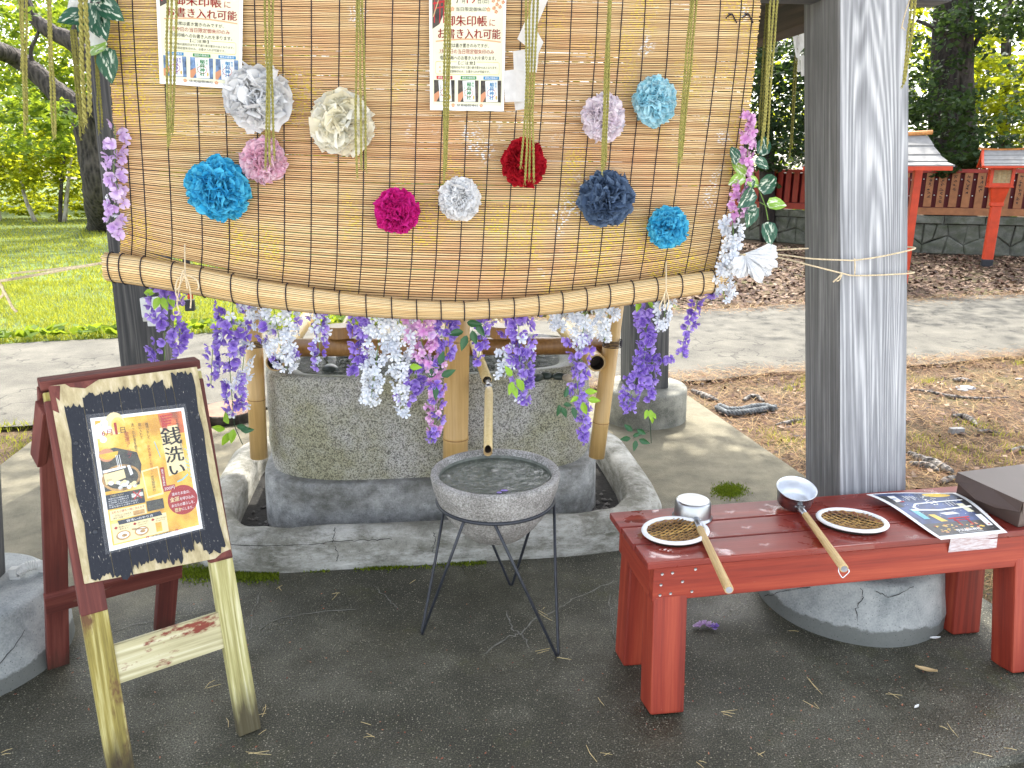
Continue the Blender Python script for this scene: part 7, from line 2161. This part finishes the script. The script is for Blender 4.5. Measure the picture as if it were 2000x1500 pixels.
# the wood that closes the view all round
def wood_mass(name, a0, a1, r0, r1, zmax, n, size, mat, seed):
    r_ = np.random.default_rng(seed)
    m = n // 60
    ca = r_.uniform(a0, a1, m); cr = r_.uniform(r0, r1, m); cz = r_.uniform(0, 1, m) ** 0.8 * zmax
    k = r_.integers(0, m, n)
    p = np.stack([np.sin(ca[k]) * cr[k], np.cos(ca[k]) * cr[k], cz[k]], 1) + r_.normal(0, 1, (n, 3)) * np.array([1.0, 1.0, .6])
    p[:, 2] = np.abs(p[:, 2])
    v, f = leaf_cloud(p, r_.uniform(.7, 1.4, n) * size, r_)
    return tag(np_mesh(name, v, f, mat), kind='stuff')
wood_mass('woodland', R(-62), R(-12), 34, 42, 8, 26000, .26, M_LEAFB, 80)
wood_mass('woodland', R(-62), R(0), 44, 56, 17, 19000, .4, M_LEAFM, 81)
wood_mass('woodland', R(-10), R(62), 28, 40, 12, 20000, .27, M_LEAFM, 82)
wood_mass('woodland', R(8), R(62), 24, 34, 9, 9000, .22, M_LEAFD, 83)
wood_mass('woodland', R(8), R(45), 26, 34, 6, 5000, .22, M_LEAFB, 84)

# ================================================================== GROUND COVER
def scatter_lines(name, n, fn, lens, w, mat, kind='stuff', zlift=0.004, tilt=0.12, seed=0):
    r_ = np.random.default_rng(seed)
    P = np.array([fn(r_) for _ in range(n)])
    a = r_.uniform(0, 2 * PI, n)
    L = r_.uniform(*lens, n)
    d = np.stack([np.cos(a), np.sin(a), r_.normal(0, tilt, n)], 1) * L[:, None] * .5
    s = np.stack([-np.sin(a), np.cos(a), np.zeros(n)], 1) * w
    up = np.zeros((n, 3)); up[:, 2] = np.abs(d[:, 2]) + zlift
    c = P + up
    v = np.stack([c - d - s, c - d + s, c + d + s * .4, c + d - s * .4], 1).reshape(-1, 3)
    return tag(np_mesh(name, v, np.arange(4 * n).reshape(n, 4), mat), kind=kind)
def in_path(x, y):
    t = (x + 16) / 30
    yn = 1.4 + 7.2 * t; yf = 3.85 + 8.35 * (x + 16) / 32
    return yn - .02 < y < yf + .02
def soil_pt(x0, x1, y0, y1, zz=-.085):
    def fn(r_):
        while True:
            x, y = r_.uniform(x0, x1), r_.uniform(y0, y1) if True else 0
            if in_path(x, y): continue
            if y < 5.2 and x < 1.93 - (y - 1.2) * .2: continue
            return (x, y, zz)
    return fn
scatter_lines('pine_needles', 20000, soil_pt(1.2, 4.6, 2.0, 6.6), (.05, .11), .0017, M_NEEDLE, seed=1, tilt=.2)
scatter_lines('pine_needles', 5000, soil_pt(1.3, 3.2, 2.2, 4.4), (.05, .11), .001, M_NEEDLE, seed=2, tilt=.3, zlift=.012)
def edge_pt(which, x0, x1, sp):
    def fn(r_):
        x = r_.uniform(x0, x1)
        y = (1.4 + 7.2 * (x + 16) / 30 + r_.normal(.04, sp)) if which == 'n' else (3.85 + 8.35 * (x + 16) / 32 + r_.normal(-.06, sp))
        return (x, y, -.05)
    return fn
scatter_lines('pine_needles', 5000, edge_pt('n', 0.5, 5, .11), (.05, .1), .0016, M_NEEDLE, seed=3)
scatter_lines('pine_needles', 3500, edge_pt('f', -1, 7, .16), (.06, .12), .003, M_NEEDLE, seed=4)
def litter(name, n, fn, sizes, seed):
    r_ = np.random.default_rng(seed)
    P = np.array([fn(r_) for _ in range(n)]); P[:, 2] += .02
    v, f = leaf_cloud(P, r_.uniform(*sizes, n), r_, .6, .0, flat_=2.2)
    return tag(np_mesh(name, v, f, M_LITTER), kind='stuff')
def far_pt(r_):
    while True:
        x, y = r_.uniform(0, 11), r_.uniform(7.5, 19)
        if y > 3.85 + 8.35 * (x + 16) / 32 and y < 15.3 + (8 - x) * .6: return (x, y, -.085)
litter('leaf_litter', 16000, far_pt, (.05, .11), 5)
litter('leaf_litter', 1600, soil_pt(1.3, 4.4, 2.2, 6.2), (.02, .05), 6)
# grass: lawn blades, weeds at the edges
def blades(name, pts, h, w, mat, seed):
    r_ = np.random.default_rng(seed)
    n = len(pts)
    a = r_.uniform(0, 2 * PI, n)
    H = r_.uniform(.5, 1.25, n) * h
    s = np.stack([np.cos(a), np.sin(a), np.zeros(n)], 1) * (r_.uniform(.6, 1.3, n) * w)[:, None]
    ln = r_.normal(0, .45, (n, 2))
    top = np.stack([ln[:, 0] * H, ln[:, 1] * H, H], 1)
    v = np.stack([pts - s, pts + s, pts + top], 1).reshape(-1, 3)
    return tag(np_mesh(name, v, np.arange(3 * n).reshape(n, 3), mat), kind='stuff')
r_ = np.random.default_rng(9)
def lawn_pts(n, ymin, ymax):
    out = []
    while len(out) < n:
        y = ymin + (ymax - ymin) * r_.uniform(0, 1) ** 1.3
        x = r_.uniform(-.72 * y - 1.2, min(0.8, -.10 * y + 1.0) if y < 12 else -.3 * y)
        if math.sin(x * 1.1 + 2 * math.sin(y * .7)) * math.sin(y * 1.3 + 1) > .62 and r_.random() < .5: continue
        if y > 3.85 + 8.35 * (x + 16) / 32 + r_.exponential(.07): out.append((x, y, -.08))
    return np.array(out)
blades('grass', lawn_pts(42000, 4.8, 11), .055, .0055, M_GRASS, 10)
blades('grass', lawn_pts(22000, 10, 26), .075, .011, M_GRASS, 11)
def clump_pts(cs, n, sp):
    out = []
    for c in cs: out.append(np.array([c.x, c.y, -.08]) + np.concatenate([r_.normal(0, sp, (n, 2)), np.zeros((n, 1))], 1))
    return np.concatenate(out)
blades('grass', clump_pts([G(x, y, -.08) for x, y in ((1510, 850), (1545, 865), (1570, 825), (1560, 760), (1570, 745), (1810, 745), (1870, 880), (1900, 830), (1830, 890), (1960, 850), (1990, 710), (1985, 880), (1930, 900), (1800, 860))], 90, .06), .035, .002, M_GRASS, 12)
blades('grass', np.array([(x, 1.4 + 7.2 * (x + 16) / 30 + abs(r_.normal(0, .05)) * -1, -.075) for x in r_.uniform(-5, -2.0, 900)]), .06, .004, M_GRASS, 14)
blades('grass', clump_pts([G(x, y, -.08) for x, y in ((40, 905), (60, 880), (80, 900), (30, 860), (60, 920), (20, 930), (75, 870), (100, 900))], 110, .07), .04, .0025, M_GRASS, 13)
weed_pts = []
for i in range(700):
    x = r_.uniform(-6, 1.0)
    weed_pts.append((x, 3.85 + 8.35 * (x + 16) / 32 + abs(r_.normal(.05, .18)), -.05))
wp = np.array(weed_pts)
v, f = leaf_cloud(wp + np.array([0, 0, .06]), r_.uniform(.07, .17, len(wp)), r_, .6, -.3)
tag(np_mesh('broadleaf_weeds', v, f, M_LEAFM), kind='stuff')

# roots, a twisted root like a rope, sticks, stones on the needle-covered soil
def root(label, pts, r, name='tree_root', cat='root', mat=None, z=-.07):
    b = MB(); P = [G(x, y, z) for x, y in pts]
    limb(b, P, [r * .5] + [r * random.Random(len(P) + i).uniform(.7, 1.2) for i in range(len(P) - 2)] + [r * .35], 8, len(pts))
    return tag(b.build(name, mat or M_BARK, smooth=True, loc=P[0]), label, cat)
M_ROOT = bark('grey_root_bark', (0.03, 0.025, 0.022), (0.30, 0.27, 0.24), 3)
root('gnarled grey root crossing the soil right behind the right post', [(1776, 885), (1800, 898), (1825, 906), (1850, 918), (1862, 922)], .028, mat=M_ROOT)
root('second gnarled root hugging the right post, beside the first', [(1776, 905), (1796, 908), (1815, 912), (1834, 920)], .026, mat=M_ROOT)
root('short dark root arching out of the needles at the right', [(1860, 812), (1880, 812), (1897, 820), (1908, 830)], .02, mat=M_ROOT)
root('thin fallen twig lying across the soil right of the post', [(1778, 760), (1815, 765), (1860, 774), (1920, 778), (1970, 776)], .010, 'twig', 'twig', M_ROOT)
root('dark root stub near the brown box', [(1838, 942), (1850, 936), (1866, 930)], .022, mat=M_ROOT)
root('grey root piece at the edge of the slab left of the braided one', [(1352, 762), (1366, 768), (1384, 776), (1402, 782)], .024, mat=M_ROOT)
root('dark stub of root just above the braided one', [(1452, 782), (1466, 774), (1480, 776), (1492, 784)], .02, mat=M_ROOT)
root('pale flat root at the foot of the right post, left side', [(1515, 830), (1530, 826), (1550, 822), (1570, 818)], .012, mat=M_ROOT)
root('short thick stick on the soil at upper right', [(1862, 742), (1880, 741), (1898, 744)], .022, 'stick', 'stick', M_ROOT)
root('mossy stick lying by the pale brick piece', [(1910, 842), (1930, 842), (1952, 846)], .016, 'stick', 'stick', M_ROOT)
root('dark bark piece at the right edge of the picture', [(1974, 880), (1990, 876), (2004, 872)], .018, 'stick', 'stick', M_ROOT)
M_BLUEROPE = plain('weathered_blue_grey_rope', (0.13, 0.14, 0.145), 0.85, var=0.6, scale=40, bump=.4)
rp = thing('braided_rope', 'thick weathered blue-grey rope piece lying twisted on the pine needles', 'rope', G(1450, 800, -.05))
for k, pl in enumerate([[(1400, 796), (1418, 806), (1440, 806), (1462, 804), (1486, 800), (1516, 796)], [(1404, 792), (1425, 800), (1448, 800), (1470, 794), (1495, 792), (1512, 798)]]):
    b = MB(); twist(b, [G(x, y, -.06 + .010 * k) for x, y in pl], .017, .065, 3, 7); b.build('strand', M_BLUEROPE, rp, smooth=True)
for k, (px, py, r, lab) in enumerate(((1886, 758, .05, 'flat pale stone half sunk in the soil at upper right'), (1880, 762, .028, 'rounded stone in front of the flat pale stone'), (1832, 712, .02, 'small dark stone at the edge of the path'), (1990, 740, .02, 'small stone at the right edge by the path'))):
    b = MB(); c = G(px, py, -.08)
    b.lathe([(r * math.sin(PI * i / 6) + 1e-5, -r * .35 * math.cos(PI * i / 6)) for i in range(7)], 10, c, sx=1.5)
    tag(b.build('stone', M_GREYROCK, smooth=True, loc=c), lab, 'stone')
b = MB(); c = G(1868, 841, -.06); b.box(c, (0.085, 0.035, 0.035), U, V, Z); tag(b.build('brick_piece', M_SHING, bevel=.004, loc=c), 'pale broken brick piece lying on the grassy soil', 'brick')
# gravel strip in front of the slab, lower right

r_ = np.random.default_rng(31)
pv, pf = [], []
for i in range(900):
    x = r_.uniform(.9, 2.4)
    y = 1.58 + (x - 1.0) * .19 - r_.uniform(.012, .30)
    s_ = r_.uniform(.006, .016); o = len(pv)
    for d in ((1, 0, 0), (-1, 0, 0), (0, 1, 0), (0, -1, 0), (0, 0, .7), (0, 0, -.7)):
        pv.append((x + d[0] * s_ * r_.uniform(.6, 1.3), y + d[1] * s_ * r_.uniform(.6, 1.3), -.07 + d[2] * s_ + r_.uniform(0, .01)))
    for f in ((0, 2, 4), (2, 1, 4), (1, 3, 4), (3, 0, 4)): pf.append([o + k for k in f])
tag(np_mesh('gravel', pv, pf, M_GREYROCK), kind='stuff')
# what has blown onto the wet slab: single needles, tiny red catkin scales, a few leaves
M_NEEDLEP = plain('straw_yellow_needle', (0.60, 0.47, 0.22), .8, var=.3)
NE = [(480, 1468, 530, 1474), (485, 1472, 526, 1466), (420, 1328, 400, 1345), (404, 1344, 432, 1336), (505, 1435, 520, 1425), (446, 1420, 442, 1402), (500, 1398, 520, 1393), (512, 1400, 519, 1376), (520, 1380, 513, 1388), (1052, 1192, 1070, 1202), (1052, 1196, 1078, 1212), (1060, 1190, 1064, 1186), (1045, 1272, 1074, 1266), (1050, 1276, 1072, 1270), (1088, 1284, 1116, 1288), (648, 1172, 660, 1158), (648, 1160, 664, 1158), (540, 1150, 552, 1143), (545, 1146, 550, 1154), (1580, 1325, 1606, 1356), (1576, 1322, 1598, 1346), (1568, 1368, 1598, 1384), (1590, 1372, 1600, 1384), (1408, 1390, 1436, 1394), (1412, 1394, 1430, 1400), (1145, 1455, 1166, 1488), (1172, 1470, 1196, 1474), (1180, 1476, 1192, 1470), (1410, 1390, 1440, 1386), (1360, 1488, 1375, 1500), (1365, 1486, 1380, 1490), (1478, 1470, 1490, 1478), (1480, 1475, 1494, 1468), (705, 1410, 725, 1416), (710, 1440, 730, 1438), (716, 1432, 732, 1440), (1730, 1355, 1762, 1358), (1735, 1352, 1756, 1364), (1900, 1468, 1938, 1478), (1960, 1460, 1986, 1465), (2, 1470, 24, 1462), (4, 1474, 20, 1472), (1540, 1232, 1560, 1233), (800, 1140, 812, 1132), (310, 1120, 322, 1110), (1168, 1362, 1180, 1378), (1850, 1412, 1872, 1440), (1835, 1418, 1852, 1425)]
b = MB()
for x0, y0, x1, y1 in NE:
    p, q = G(x0, y0, .003), G(x1, y1, .004)
    m_ = p.lerp(q, .5) + Vector(((q - p).y, -(q - p).x, 0)) * .08 + Z * .003
    b.tube([p, m_, q], [.0007, .0009, .0006], 4)
tag(b.build('pine_needles', M_NEEDLEP), kind='stuff')
r_ = np.random.default_rng(77)
pts = []
for i in range(230):
    p = G(r_.uniform(0, 2000), r_.uniform(1150, 1500))
    if p.y > 1.35: pts.append((p.x, p.y, .003))
for i in range(110):
    p = G(r_.normal(1640, 170), r_.uniform(1270, 1480)); pts.append((p.x, p.y, .003))
M_SCALE = foliage('red_bud_scale', (0.20, 0.03, 0.02), (0.48, 0.22, 0.12), (.3, .1, .05), .1)
v, f = leaf_cloud(np.array(pts), r_.uniform(.004, .010, len(pts)), r_, .5, 0, flat_=3)
tag(np_mesh('bud_scales', v, f, M_SCALE), kind='stuff')
for k, (px, py, s, m, lab) in enumerate(((1808, 1312, .03, M_MOON, 'curled tan dead leaf on the slab in front of the bench right end'), (1826, 1249, .018, M_CARDP, 'pale round leaf by the right footing'), (1790, 1383, .012, M_CARDP, 'tiny pale leaf chip on the slab at lower right'))):
    b = MB(); c = G(px, py, .004); a = .5 * k - .4
    b.grid(lambda u, v: c + Vector((math.cos(a), math.sin(a), 0)) * (2 * u - 1) * s + Vector((-math.sin(a), math.cos(a), 0)) * (2 * v - 1) * s * .35 * math.sin(PI * min(.97, max(.06, u))) + Z * (.004 + .2 * s * (2 * v - 1) ** 2 + .15 * s * (2 * u - 1) ** 2), 8, 4)
    tag(b.build('dead_leaf', M_TAN if k == 0 else m, loc=c), lab, 'leaf')
